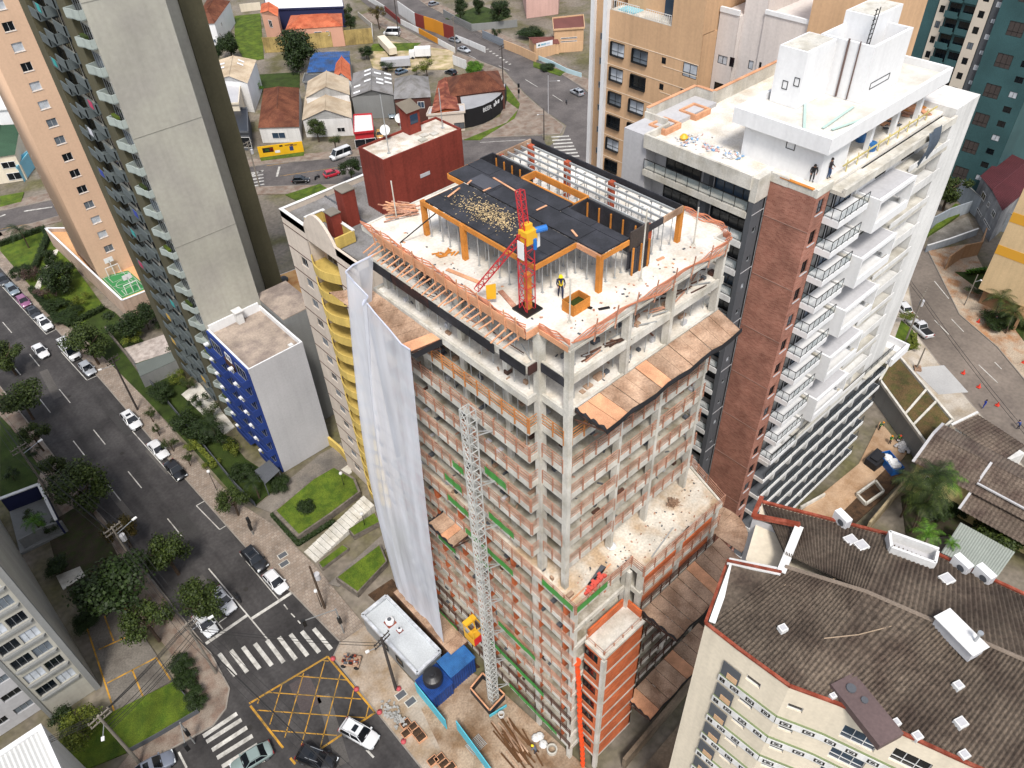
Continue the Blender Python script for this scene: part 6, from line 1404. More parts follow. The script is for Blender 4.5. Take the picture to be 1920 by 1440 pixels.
wallrun('retaining_wall', 'stained yellow retaining wall below the salmon house', gl([(497,98),(525,97),(655,84),(700,80)]), 4.5, YW)
wallrun('retaining_wall', 'pale wall at the back of the grass lot', gl([(452,22),(490,18)]), 2.5, CREAM)
wallrun('fence', 'grey railing fence beside the white van', gl([(655,82),(700,78),(698,52),(672,30)]), 1.4, mat('pale_slats','#c9c4bc',.8,.76,.1,2,.06), cat='fence')
wallrun('garden_wall', 'white wall beside the vehicle yard on the uphill road', gl([(850,120),(875,130)]), 2.6, WHITED)
sb = thing('sign_board', 'white and blue sign board on the tan wall near the tan tower', 'sign', (*G2(1022,95,0),0)); p_, q_ = G2(1006,108,0), G2(1036,101,0)
b = MB(); b.beam((*p_,3.4),(*q_,3.4),.12,1.4); b.build('board', WHITE, sb); L = dist(p_,q_); u = ((q_[0]-p_[0])/L,(q_[1]-p_[1])/L); c = lerp(p_,q_,.5); 
for f, wd, m in ((.16,.7,flat('sign_teal','#1f5f6a',.6)),(.36,.9,flat('sign_blue','#7fb0c4',.6)),(.52,.7,flat('sign_blue','#7fb0c4',.6)),(.72,1.2,flat('sign_pale','#b8c8dc',.6))):
    c = lerp(p_,q_,f); b = MB(); b.beam((c[0]-u[0]*wd/2+u[1]*.08,c[1]-u[1]*wd/2-u[0]*.08,3.45),(c[0]+u[0]*wd/2+u[1]*.08,c[1]+u[1]*wd/2-u[0]*.08,3.45),.03,.5); b.build('sign_mark', m, sb)
# ------------------------------------------------------------------ right hand side: garden roof, house, ramps
GR = thing('garage', 'garage with a brown grass roof divided by pale beams beside the white block', 'building', (*G2(1715,745,0),0))
q4 = [G2(x,y,4) for x, y in ((1680,660),(1787,787),(1736,830),(1650,712))]; ctr = tuple(sum(p[i] for p in q4)/4 for i in (0,1))
b = MB(); b.prism(q4, -.1, 3.7); b.build('wall', GREYD, GR)
def seg(a, b_, t0, t1): return lerp(a, b_, t0), lerp(a, b_, t1)
DRY = mat('dry_grass','#6a5636',.95,.68,.4,1.2,.35,.6,tint='#55532a')
for t0, t1 in ((.02,.55),(.58,.72),(.75,.97)):
    a0, a1 = lerp(q4[0],q4[1],t0), lerp(q4[0],q4[1],t1); c0, c1 = lerp(q4[3],q4[2],t0), lerp(q4[3],q4[2],t1)
    b = MB(); b.prism([lerp(a0,c0,.05),lerp(a1,c1,.05),lerp(c1,a1,.08),lerp(c0,a0,.08)], 3.7, 3.85); b.build('grass_bed', DRY, GR)
b = MB()
for p, q in zip(q4, q4[1:]+q4[:1]): b.beam((*p,3.85),(*q,3.85),.35,.5)
for t in (.565,.735): b.beam((*lerp(q4[0],q4[1],t),3.88),(*lerp(q4[3],q4[2],t),3.88),.3,.3)
b.build('roof_beam', CONL, GR)
HS = thing('house', 'yellow walled house with brown tiled roofs and white barred windows', 'house', (*G2(1830,880,0),0))
def mk(parent, name, m, fn):
    b = MB(); fn(b); return b.build(name, m, parent)
TILEH = mat('grey_brown_tile','#7a6c60',.95,.68,.35,.9,.3,.3,tint='#5f5048')
A_, B_, C_, D_ = (84.5,16.8), (94.3,17.6), (84.7,2.5), (94.5,2.5)
tiledroof([(84.3,16.9),(84.9,2.0),(85.3,-8)], [(88.6,17.0),(88.9,2.0),(89.2,-8)], 5.6, 7.8, 9, .5, 'roof_tiles', TILEH, HS, .05)
tiledroof([(93.3,-8),(93.6,2.0),(93.9,17.5)], [(89.2,-8),(88.9,2.0),(88.6,17.0)], 5.6, 7.8, 9, .5, 'roof_tiles', TILEH, HS, .05)
mk(HS, 'verge', LGREY, lambda b: (b.beam((84.2,17.05,5.7),(88.6,17.15,7.9),.35,.2), b.beam((88.6,17.15,7.9),(93.9,17.6,5.7),.35,.2)))
mk(HS, 'gable_wall', mat('pale_yellow_render','#d9c78e',.9,.76,.12,1,.06,stain=.1), lambda b: b.prism([(84.9,16.6),(93.3,17.0),(93,-8),(85.9,-8)], -.1, 5.6))
o_ = (84.95,16.4)
L = dist((84.95,16.4),(85.7,-6)); u = ((85.7-84.95)/L, (-6-16.4)/L)
for a in (1.4, 9.2, 12.6, 15.6): window(HS, o_, u, a, 2.4, 2.0, 1.7, -.06, WHITED, GLASS, 3, 1, .1)
tiledroof([(82.6,9.3),(82.9,0),(83.2,-8)], [(85.2,9.4),(85.5,0),(85.8,-8)], 3.9, 5.2, 6, .5, 'porch_tiles', TILEH, HS, .05)
mk(HS, 'porch_gutter', LGREY, lambda b: (b.beam((85.6,9.5,6.6),(85.9,-8,6.6),.25,.2), b.beam((82.6,9.5,4.0),(88.8,9.6,8.0),.3,.2)))
H2 = thing('house', 'rear wing with brown roof and a white verge next to the pale pavement', 'house', (98,12,0))
tiledroof([(95.2,16.6),(93.6,9)], [(98.4,15.0),(97,8)], 5.0, 6.2, 6, .5, 'roof_tiles', TILEH, H2, .05); mk(H2, 'wall', WHITED, lambda b: b.prism([(95.2,16.2),(98.6,14.8),(97.2,7.6),(93.8,8.8)], -.1, 4.9)); mk(H2, 'verge', WHITED, lambda b: b.beam((95.1,16.8,5.2),(98.8,15.2,6.3),.3,.2))
SH = thing('shed', 'low shed with pale grey ribbed roof behind the brown tiled block', 'shed', (80.5,5,0))
sp = [G2(x,y,3) for x, y in ((1800,981),(1902,1037),(1870,1082),(1765,1035))]
mk(SH, 'wall', GREYD, lambda b: b.prism([lerp(p, G2(1835,1030,3), .05) for p in sp], -.1, 2.85))
b = MB(); n = 44; b.grid([[(*lerp(sp[0],sp[1],i/n), 3.2+(.03 if i%2 else -.03)) for i in range(n+1)], [(*lerp(sp[3],sp[2],i/n), 2.9+(.03 if i%2 else -.03)) for i in range(n+1)]]); b.f = [tuple(reversed(f)) for f in b.f]; b.build('ribbed_roof', mat('grey_green_sheet','#9aa098',.8,.76,.12,1,.08), SH)
# far right: grey ramp walls, grey house, yellow banded block
wallrun('ramp_wall', 'long grey blue wall beside the garage ramp at the right', gl([(1790,370),(1850,425),(1902,440)]), 4, mat('grey_blue_render','#a9b2bb',.85,.74,.15,.7,.06,stain=.2), capm=GREYD)
wallrun('ramp_wall', 'short grey blue wall in front of the small lawn', gl([(1745,428),(1775,412),(1815,398)]), 2.6, mat('grey_blue_render','#a9b2bb',.85,.74,.15,.7,.06,stain=.2))
wallrun('ramp_wall', 'low white topped wall along the ramp foot', gl([(1735,472),(1780,458),(1830,440)]), 1.4, mat('grey_blue_render','#a9b2bb',.85,.74,.15,.7,.06,stain=.2), capm=WHITED)
wallrun('garden_wall', 'tan wall beside the driveway at the far right', gl([(1772,505),(1800,485),(1832,478),(1840,452)]), 3, mat('brown_tan_wall','#b08a68',.9,.74,.2,.8,.08,stain=.2))
sheet('ramp', gl([(1735,470),(1830,438),(1815,405),(1745,432)]), -.1, mat('worn_concrete','#8c877f',.95,.7,.35,.6,.15,.1,tint='#6f6a62'))
house('house', 'grey stained house with dark red roof below the teal tower', [(1838,330),(1880,395),(1960,330),(1890,285)], 7, 7.6, mat('stained_grey','#a3a4a6',.9,.72,.3,.8,.12,tint='#85868a',stain=.35), mat('maroon_sheet','#5a2b30',.8,.7,.2,1,.1), 'y', 0, wins=[('n',.3,4,2,1.4,GLASS),('n',.55,4.2,1,1,GLASS),('n',.8,4,1.6,1.2,GLASS),('n',.35,1.4,4,.5,GLASS),('n',.75,1.6,4,.5,GLASS)])
YO = thing('apartment_building', 'cream block with broad orange bands at the right edge', 'building', (150,25,0))
y4 = [onX(1815,470,134)[:2], (134,20), (150,20), (150,33)]
yw = mat('warm_cream','#dfc398',.85,.78,.1,.7,.05,stain=.12); yo = flat('orange_band','#d9a030',.8)
mk(YO, 'wall', yw, lambda b: b.box(133,12,3.2,150,29.2,26)); 
for z in (10.5,16.6): mk(YO, 'orange_band', yo, lambda b: (b.box(132.96,12,z,133,29.2,z+1.7), b.box(133,11.96,z,150,12,z+1.7)))
mk(YO, 'porch', mat('brown_tan_wall','#b08a68',.9,.74,.2,.8,.08,stain=.2), lambda b: (b.box(134,13,-.1,150,28.5,3.2), b.box(130,11,3.0,133,22,3.3), b.box(130.2,11.2,-.1,130.6,11.6,3.0), b.box(130.2,20.8,-.1,130.6,21.2,3.0)))
window(YO, (133,29), UYn, 6, 12.6, 1.6, 1.2, -.03, WHITED, GLASS, 1); window(YO, (133,29), UYn, 11, 12.6, 1.6, 1.2, -.03, WHITED, GLASS, 1)

# ------------------------------------------------------------------ lots and gardens
def lot(name, px, m, z=.02, kind='structure', label=None): return slabthing(name, [G2(x,y,0) for x, y in px], -.15, z, m)
lot('lawn', [(0,455),(82,432),(100,445),(195,575),(140,618),(60,540),(0,470)], GRASS)
lot('paved_path', [(60,548),(100,470),(112,465),(72,548)], CONL, .05)
lot('garden_bed', [(140,618),(195,575),(215,585),(330,700),(460,860),(530,905),(480,945),(440,930),(360,840),(270,745),(215,690)], GRASSD, .01)
lot('paved_yard', [(228,655),(330,620),(335,655),(253,682)], mat('broken_tiles','#c9bdb4',.95,.76,.2,2,.2,tint='#a89c94'), .06)
lot('paved_court', [(340,740),(372,715),(440,800),(420,815)], CONL, .05)
lot('driveway', [(480,950),(600,852),(640,830),(655,870),(520,965)], mat('worn_drive','#8d857b',.95,.72,.3,.7,.15,.1,tint='#75706a'), .04)
lot('driveway', [(518,968),(545,945),(655,870),(660,885),(600,930)], CONL, .045)
lot('driveway', [(615,1095),(720,1000),(735,1020),(635,1100)], mat('worn_drive','#8d857b',.95,.72,.3,.7,.15,.1,tint='#75706a'), .04)
def bed(name, lab, px, h):
    pts = [G2(x,y,0) for x, y in px]; t = thing(name, lab, 'planted bed', (*pts[0],0)); b = MB(); b.prism(pts, -.1, h); b.build('stone_wall', mat('stone_wall','#857b70',.95,.7,.3,3,.3,.3,tint='#6b645c'), t)
    c = (sum(p[0] for p in pts)/len(pts), sum(p[1] for p in pts)/len(pts)); b = MB(); b.prism([lerp(p,c,.07) for p in pts], h, h+.05); b.build('grass', GRASS, t); return t
bed('raised_lawn', 'raised lawn in stone walls in front of the beige block', [(515,968),(560,1015),(622,972),(678,930),(668,905),(630,882),(590,905)], 1.0)
bed('raised_lawn', 'small raised lawn at the foot of the outdoor steps', [(598,1060),(645,1025),(655,1032),(605,1070)], .5)
bed('raised_lawn', 'small lawn beside the lamp behind the steps', [(655,1000),(705,968),(715,985),(665,1012)], .9)
bed('raised_lawn', 'lawn in a dark wall above the silver site office', [(632,1092),(715,1028),(728,1060),(672,1120)], 1.0)
ST = thing('outdoor_steps', 'wide pale outdoor steps between the raised lawns', 'steps', (*G2(620,1010,0),0))
a, c, d, e = [G2(x,y,0) for x, y in ((570,1035),(592,1055),(705,958),(685,940))]
for k in range(15):
    b = MB(); t0, t1 = k/15, (k+1)/15; b.prism([lerp(a,e,t0),lerp(c,d,t0),lerp(c,d,t1-.004),lerp(a,e,t1-.004)], -.1, .05+k*.09); b.build('step', CONL, ST)
lot('lawn', [(0,780),(20,800),(78,880),(60,930),(0,930)], GRASSD)
lot('parking_court', [(158,1172),(233,1138),(325,1275),(213,1336)], mat('old_tarmac','#7c766e',.95,.72,.3,.8,.2,.1,tint='#69635c'), .01)
pcz = .018
for s_ in ((160,1168,214,1333),(196,1155,213,1202),(185,1218,243,1192),(201,1281,293,1233),(248,1256,268,1306),(233,1140,250,1172),(293,1233,320,1275)):
    p_, q_ = G2(*s_[:2],0), G2(*s_[2:],0); b = MB(); d = Vector((q_[0]-p_[0],q_[1]-p_[1],0)).normalized(); n_ = Vector((-d.y,d.x,0))*.09
    b.poly([(p_[0]-n_.x,p_[1]-n_.y,pcz),(q_[0]-n_.x,q_[1]-n_.y,pcz),(q_[0]+n_.x,q_[1]+n_.y,pcz),(p_[0]+n_.x,p_[1]+n_.y,pcz)]); b.build('bay_line', PAINTY, bpy.data.objects['parking_court'])
lot('lawn', [(190,1345),(325,1278),(372,1335),(300,1378),(235,1412),(120,1460),(100,1440)], GRASS)
lot('garden_bed', [(85,985),(160,940),(200,1000),(240,1080),(230,1135),(158,1165),(110,1075)], mat('dark_bed','#4a4234',.95,.65,.3,2,.3,.3,tint='#3f4a22'), .01)
lot('paved_path', [(105,1080),(150,1062),(160,1080),(118,1105)], CONL, .03)
lot('site_yard', [(830,1290),(870,1250),(945,1300),(1100,1440),(1130,1475),(860,1475),(790,1330)], mat('site_dirt','#b59f88',.95,.72,.3,.8,.2,.2,tint='#8f7257'), .03)
lot('site_trench', [(690,1115),(735,1085),(840,1200),(900,1250),(870,1262),(800,1215)], SOIL, .01)
lot('back_yard', [(1190,1330),(1290,1250),(1330,1180),(1400,1050),(1420,980),(1380,960),(1230,1180)], mat('dark_yard','#4c4238',.95,.65,.3,1,.2,tint='#3a332c'), .014)
lot('works_yard', [(1500,960),(1610,870),(1650,790),(1700,850),(1640,930),(1560,1000)], mat('works_floor','#c2a486',.95,.74,.25,.8,.12,tint='#a98868'), .03)
lot('site_soil', [(1580,960),(1660,880),(1700,890),(1660,930),(1600,985)], SOIL, .06)
lot('forecourt', [(1710,690),(1770,685),(1815,735),(1760,740)], mat('pale_concrete_pad','#b9b8b6',.95,.76,.15,.8,.06), .03)
lot('lawn', [(1672,650),(1690,600),(1712,620),(1720,650),(1690,662)], GRASS, .03)
lot('lawn', [(1730,450),(1790,385),(1812,395),(1770,425)], GRASS, .5)
lot('yard', [(700,130),(850,130),(850,95),(720,75),(690,100)], mat('sandy_yard','#c9b596',.95,.76,.25,.7,.12,tint='#9a8f5c'), .014)
lot('lawn', [(440,30),(488,25),(495,110),(460,115),(440,80)], GRASS)
lot('lawn', [(487,296),(570,285),(570,292),(490,302)], GRASS, .05)
lot('lawn', [(486,172),(478,140),(562,135),(562,165)], GRASSD)
lot('lawn', [(700,82),(790,80),(770,95),(690,96)], GRASS)
lot('lawn', [(870,262),(950,230),(972,205),(945,185),(950,160),(975,195),(965,222),(900,262)], GRASS, .04)
lot('lawn', [(1000,115),(1060,135),(1050,142),(1000,125)], GRASS, .04)
lot('lawn', [(535,365),(600,345),(625,360),(560,378)], GRASS, .05)
lot('lawn', [(0,368),(45,360),(40,378),(0,388)], GRASS, .05)
lot('lawn', [(835,35),(905,50),(960,30),(900,10)], GRASSD, .04)
lot('planted_bed', [(1790,510),(1860,560),(1920,640),(1920,560),(1850,510)], GRASSD, .05)
lot('palm_bed', [(1690,930),(1790,880),(1880,960),(1830,1000),(1700,1010)], mat('dark_bed','#4a4234',.95,.65,.3,2,.3,.3,tint='#3f4a22'), .02)
lot('concrete_lane', [(1180,1470),(1330,1290),(1395,1190),(1420,1190),(1330,1370),(1260,1475)], mat('stained_lane','#9c8a74',.95,.74,.3,.6,.15,tint='#75695a'), .05)
wallrun('lane_wall', 'long concrete boundary wall between the tower and the cream block', gl([(1168,1440),(1225,1372),(1310,1270),(1345,1215)]), 2.2, mat('stained_lane','#9c8a74',.95,.74,.3,.6,.15,tint='#75695a'), .4)
# walls and fences of the left gardens
wallrun('garden_wall', 'yellow coped wall along the beige block', gl([(598,815),(640,850),(668,885)]), 1.6, YELP, .35)
wallrun('garden_fence', 'dark fence with hedge along the avenue pavement', gl([(255,690),(300,738),(360,810),(400,860),(445,915),(480,950)]), 1.1, CHAR, .1, 'fence')
wallrun('garden_wall', 'stone edged garden wall by the avenue tree', gl([(200,620),(240,670),(262,700)]), 1.0, mat('stone_wall','#857b70',.95,.7,.3,3,.3,.3,tint='#6b645c'), .25)
wallrun('garden_fence', 'grey fence round the corner lawn', gl([(325,1278),(374,1336),(300,1380),(240,1413)]), .8, CHAR, .06, 'fence')
RG = thing('garage_roof', 'dark grey sloping garage roof in the garden of the grey tower', 'garage', (*G2(290,690,0),0)); r4 = [G2(x,y,2.6) for x, y in ((253,682),(330,655),(335,672),(262,705))]
b = MB(); b.prism(r4, -.1, 2.4); b.build('wall', GREYD, RG); b = MB(); b.prism(r4, 2.42, 2.5); b.build('roof', mat('green_grey_roof','#6d736e',.8,.7,.15,1,.08), RG)
PG = thing('carport', 'dark ribbed carport roof beside the blue balconies', 'carport', (*G2(500,890,0),0)); r4 = [G2(x,y,2.5) for x, y in ((478,882),(505,862),(525,882),(497,908))]
n = 24; b = MB(); b.grid([[(*lerp(r4[0],r4[1],i/n), 2.5+(.03 if i%2 else 0)) for i in range(n+1)],[(*lerp(r4[3],r4[2],i/n), 2.5+(.03 if i%2 else 0)) for i in range(n+1)]]); b.build('ribbed_roof', CHAR, PG)
b = MB()
for p in r4: b.beam((*lerp(p,r4[0],.05),-.1),(*lerp(p,r4[0],.05),2.45),.12)
b.build('carport_post', CHAR, PG)
NV = thing('entrance_canopy', 'navy walled entrance with white coping at the left edge', 'entrance', (*G2(30,990,0),0))
wl_ = [G2(x,y,3) for x, y in ((0,935),(72,908),(105,975),(20,1015))]
b = MB(); b.beam((*wl_[0],1.4),(*wl_[1],1.4),.3,3.0); b.beam((*wl_[1],1.4),(*wl_[2],1.4),.25,3.0); b.build('navy_wall', mat('navy_wall','#2a2f55',.8,.6,.1,1,.05), NV)
b = MB(); b.beam((*wl_[0],3.0),(*wl_[1],3.0),.5,.15); b.beam((*wl_[1],3.0),(*wl_[2],3.0),.4,.12); b.build('coping', WHITED, NV)
b = MB(); b.prism([wl_[0],wl_[1],wl_[2],wl_[3]], -.1, .3); b.build('floor', GREYD, NV)
wallrun('garden_wall', 'grey garden wall running from the grey block to the pavement', gl([(48,1030),(95,1005),(128,995)]), 2.2, GREYD, .3)
# ------------------------------------------------------------------ construction site foot
SO = thing('site_office', 'silver metal clad site office with vents on its roof', 'site office', (*G2(755,1180,0),0))
s4 = [G2(x,y,3.6) for x, y in ((679,1153),(724,1117),(825,1221),(782,1262))]
b = MB(); b.prism(s4, .1, 3.3); b.build('wall', mat('grey_metal_wall','#9a9ea0',.4,.68,.15,1,.08,metal=.1), SO)
ctr = lerp(s4[0], s4[2], .5); b = MB(); b.prism([lerp(p,ctr,.05) for p in s4], 3.3, 3.36); b.build('roof', mat('brushed_roof','#ccd0d2',.45,.8,.15,1.2,.1,metal=.15), SO)
b = MB()
for p, q in zip(s4, s4[1:]+s4[:1]): b.beam((*p,3.5),(*q,3.5),.35,.4)
b.build('roof_rim', mat('foil','#dfe2e6',.3,.8,.4,4,.35,metal=.3), SO)
for f, g_, r, h in ((.3,.5,.52,.75),(.46,.55,.3,.5)):
    p = lerp(lerp(s4[0],s4[3],f), lerp(s4[1],s4[2],f), g_); b = MB(); b.lathe((*p,3.36), [(r*.7,0),(r,.15),(r,h*.8),(r*.5,h),(.02,h)], 14); vo = b.build('roof_vent', WHITE, SO)
    b = MB(); b.cyl((*p,3.36+h),(*p,3.36+h+.03),r*.5,12); b.build('vent_cap', CHAR, vo); b = MB(); b.box(p[0]-r*1.1,p[1]-r*1.1,3.361,p[0]+r*1.1,p[1]+r*1.1,3.4); b.build('vent_base', RUST, vo)
L = dist(s4[3],s4[0]); u = ((s4[3][0]-s4[0][0])/L,(s4[3][1]-s4[0][1])/L)
for a in (3.4, 6.2): window(SO, s4[0], u, a, 1.0, 1.2, 1.3, -.05, BLK, GLASS, 0)
def corrwall(b, p, q, z0, z1, pitch=.3, amp=.04):
    n = max(4,int(dist(p,q)/pitch)*2); L = dist(p,q); nx, ny = (q[1]-p[1])/L, -(q[0]-p[0])/L
    b.grid([[(*[v+(amp if i%2 else -amp)*w_ for v, w_ in zip(lerp(p,q,i/n),(nx,ny))],z) for i in range(n+1)] for z in (z0,z1)])
BLU = mat('blue_steel','#24509c',.5,.68,.25,1.5,.15,tint='#1c3f7c')
def cabin(lab, x0, x1, y0, y1, h, roofm, slope):
    t = thing('site_cabin', lab, 'cabin', ((x0+x1)/2,(y0+y1)/2,0)); c4 = [(x0,y0),(x1,y0),(x1,y1),(x0,y1)]
    for p, q in zip(c4, c4[1:]+c4[:1]): b = MB(); corrwall(b, p, q, 0, h); b.build('corrugated_wall', BLU, t)
    n = int((x1-x0)/.16)*2; b = MB(); b.grid([[(x0-.08+(x1-x0+.16)*i/n,y,h+.04+s_+(.03 if i%2 else 0)) for i in range(n+1)] for y, s_ in ((y0-.1,0),(y1+.05,slope))]); b.build('ribbed_roof', roofm, t)
    b = MB(); [b.beam((*p,h),(*q,h),.08,.1) for p, q in zip(c4, c4[1:]+c4[:1])]; b.build('top_frame', BLU, t); return t
cabin('blue corrugated site cabin next to the silver office', 20.75, 24.2, 37.2, 39.7, 3.1, mat('bright_blue_steel','#3a78b8',.5,.68,.3,1.5,.15,tint='#2f66a4'), .12)
cabin('dark blue container carrying the black water tank', 17.75, 20.65, 36.9, 39.9, 2.5, BLU, 0)
c = (19.2,38.5,2.6); b = MB(); b.lathe(c, [(1.0,0),(1.12,.2),(1.12,1.0),(1.05,1.15),(.95,1.2),(.5,1.4),(.3,1.42),(.28,1.52),(.02,1.55)], 24)
wt = one('water_tank', b, flat('black_plastic','#232326',.4), 'round black water tank on the dark blue container', 'water tank', smooth=False)
CY = mat('cyan_board','#5cc0d4',.6,.8,.1,1,.05)
for L_, lb in (([(782,1297),(838,1367)],'long cyan hoarding panel in front of the blue container'),([(858,1368),(905,1432),(925,1460)],'cyan hoarding panel at the lower edge beside the steel mesh'),([(918,1345),(950,1325)],'short cyan board leaning by the mast pit')): wallrun('hoarding', lb, gl(L_), 2.2 if L_[0][0] < 900 else .5, CY, .1, 'hoarding')
MP = thing('mast_pit', 'black board pit with timber rim round the hoist mast foot', 'pit', (*G2(925,1315,0),0))
m4 = [G2(x,y,1.2) for x, y in ((882,1290),(905,1262),(946,1302),(918,1332))]
b = MB()
for p, q in zip(m4, m4[1:]+m4[:1]): b.beam((*p,.55),(*q,.55),.1,1.3)
b.build('board_wall', BLKPLY, MP); b = MB()
for p, q in zip(m4, m4[1:]+m4[:1]): b.beam((*p,1.22),(*q,1.22),.16,.1)
b.build('timber_rim', WOODP, MP)
# pavement clutter
def crate_(px, py, lb, m=SOIL):
    c = G(px,py,0); t = thing('planter_crate', lb, 'crate', c, 'crates of soil on the pavement', -.05, True)
    b = MB(); x, y, h = .55,.42,.35
    b.box(-x,-y,0,x,-y+.06,h); b.box(-x,y-.06,0,x,y,h); b.box(-x,-y+.06,0,-x+.06,y-.06,h); b.box(x-.06,-y+.06,0,x,y-.06,h); b.build('crate_rim', WOODP, t); b = MB(); b.box(-x+.06,-y+.06,.05,x-.06,y-.06,h-.06); b.build('soil', m, t)
for (px, py), w_ in zip(((761,1359),(774,1365),(782,1374),(790,1384),(763,1376),(812,1428),(825,1424),(833,1434),(845,1440)), ('uppermost crate of soil in the row of five','second crate of soil in the row of five','third crate of soil in the row of five','lowest crate of soil in the row of five','crate of soil standing left of the row of five','leftmost crate of soil at the lower picture edge','upper crate of soil at the lower picture edge','right crate of soil at the lower picture edge','crate of soil cut by the lower picture edge')): crate_(px,py,w_)
b = MB()
for k in range(70):
    c = lerp(G(722,1322,0), G(758,1362,0), rnd.random()); x, y = c[0]+rnd.gauss(0,.35), c[1]+rnd.gauss(0,.25); z = rnd.random()*.5; a = rnd.uniform(0,3)
    b.beam((x,y,z+.06),(x+.35*math.cos(a),y+.35*math.sin(a),z+.08),.2,.12)
g = one('rubble_heap', b, mat('grey_rubble','#a8a7a3',.95,.76,.25,4,.2), 'long heap of grey pavers on the pavement by the yellow box', 'rubble'); g['kind'] = 'stuff'
for px, py, lb in ((669,1294,'red buoy on the kerb at the right corner of the yellow box'),(712,1337,'red buoy on the kerb beside the grey pavers'),(757,1392,'red buoy on the kerb beside the soil crates'),(748,1293,'red buoy at the foot of the black pole'),(625,1237,'red buoy at the upper corner of the yellow box')):
    c = G(px,py,0); b = MB(); b.lathe(c, [(.16,0),(.3,.15),(.3,.35),(.12,.55),(.05,.6)], 10); one('buoy', b, flat('buoy_red','#b84a50',.6), lb, 'buoy', 'red buoys along the kerb')
for px, py, lb in ((752,1303,'grey floor grating nearer the black pole'),(770,1316,'grey floor grating nearer the cyan hoarding'),(530,1041,'grey floor grating larger, on the pavement by the parked cars'),(533,1057,'grey floor grating smaller, below the larger one')):
    c = G(px,py,.01); t = thing('floor_grating', lb, 'grating', c, None, -.05, True); b = MB(); b.box(-.65,-.45,0,.65,.45,.02); b.build('frame', CONL, t); b = MB(); b.box(-.55,-.36,.02,.55,.36,.03); b.build('grille', CHAR, t)
JC = thing('junk_cart', 'flat cart loaded with junk standing by the kerb', 'cart', G(660,1243,0), None, -.9, True)
b = MB(); b.box(-1.1,-.7,.45,1.1,.7,.55); b.build('cart_bed', WOODB, JC)
for sx in (-.8,.8):
    for sy in (-.72,.72): b = MB(); b.cyl((sx,sy-.06,.3),(sx,sy+.06,.3),.3,12); b.build('wheel', RUBB, JC)
b = MB()
for k in range(34):
    x, y, z = rnd.uniform(-.9,.9), rnd.uniform(-.55,.55), .56+rnd.random()*.35; s = rnd.uniform(.08,.25); b.box(x-s,y-s*.7,z-.02,x+s,y+s*.7,z+s*.8,rnd.randrange(5))
g = b.build('junk', [CHAR, WOODB, LGREY, RUST, BLK], JC); g['kind'] = 'stuff'
b = MB()
for k in range(40):
    c = G(968+rnd.gauss(0,14), 1395+rnd.gauss(0,14),.05); L = rnd.uniform(2,5); a = -.75+rnd.gauss(0,.1); b.beam((c[0]-L/2*math.cos(a+2.2),c[1]-L/2*math.sin(a+2.2),.1+rnd.random()*.25),(c[0]+L/2*math.cos(a+2.2),c[1]+L/2*math.sin(a+2.2),.1+rnd.random()*.3),.16,.06,rnd.choice((0,0,0,1)))
g = one('plank_heap', b, [mat('wet_timber','#6b4a2e',.9,.7,.3,3,.25), WOODB], 'heap of long brown planks on the site floor', 'timber pile'); g['kind'] = 'stuff'
c = G(1035,1408,0); b = MB(); b.lathe(c, [(.55,0),(.58,.6),(.5,.62),(.42,.6),(.42,.1)], 20); one('concrete_ring', b, CONL, 'white concrete ring at the foot of the tower', 'concrete ring')
for k in range(3):
    c = G(1005+k*7,1385+k*6-(k%2)*9,0); b = MB(); b.lathe(c, [(.4,0),(.5,.25),(.35,.5),(.03,.6)], 9); one('white_sack', b, WHITED, ('white sack leftmost of the three beside the brown planks','white sack in the middle of the three beside the brown planks','white sack rightmost of the three beside the brown planks')[k], 'sack')
c = G(940,1340,.5); b = MB(); b.lathe((c[0],c[1],.02), [(.3,0),(.36,.7),(.3,.72),(.26,.3)], 14); one('bucket', b, WHITED, 'white bucket on the short cyan board', 'bucket')
b = MB(); c = G(893,1398,0)
for k in range(9): b.beam((c[0]-.9+k*.22,c[1]-.7,.25),(c[0]-.9+k*.22,c[1]+.7,.3),.04); b.beam((c[0]-.95,c[1]-.7+k*.17,.3),(c[0]+.95,c[1]-.7+k*.17,.3),.04)
one('steel_mesh', b, STEEL, 'stack of welded steel mesh behind the lower cyan hoarding', 'steel mesh')
for px, py, i, lb in ((983,1190,0,''),):
    pass
# works yard behind the white block
b = MB(); c = G(1667,874,0); t = thing('skip', 'blue rubbish skip full of white sacks', 'skip', (c[0],c[1],0), None, 1.1, True)
b = MB(); b.poly([(-1.7,-.8,1.3),(-1.5,-.7,0),(1.5,-.7,0),(1.7,-.8,1.3)]); 
for s in (-1,1): b.beam((-1.7,s*.85,.65),(1.7,s*.85,.65),.08,1.3); b.beam((s*1.7,-.85,.65),(s*1.7,.85,.65),.08,1.3)
b.box(-1.6,-.8,0,1.6,.8,.1); b.build('skip_body', flat('skip_blue','#1f63b0',.5), t); b = MB()
for k in range(10): b.lathe((rnd.uniform(-1.3,1.3),rnd.uniform(-.5,.5),.9), [(.45,0),(.5,.25),(.3,.5),(.02,.55)], 8)
b.build('sacks', WHITE, t)
b = MB(); c = G(1640,868,0); b.prism([(c[0]-1.6,c[1]-.8),(c[0]+1.4,c[1]-1.1),(c[0]+1.7,c[1]+.9),(c[0]-1.3,c[1]+1.0)], 0, 1.2); b.prism([(c[0]-1.0,c[1]-.5),(c[0]+1.0,c[1]-.7),(c[0]+1.1,c[1]+.5),(c[0]-.9,c[1]+.6)], 1.2, 1.5); one('tarp_heap', b, TARP, 'heap under a dark tarpaulin beside the blue skip', 'tarpaulin')
b = MB(); c = G(1694,838,0)
for k in range(60): x, y = c[0]+rnd.gauss(0,.6), c[1]+rnd.gauss(0,.5); b.lathe((x,y,rnd.random()*.3), [(.2,0),(.25,.1),(.1,.25),(.01,.27)], 6, 0)
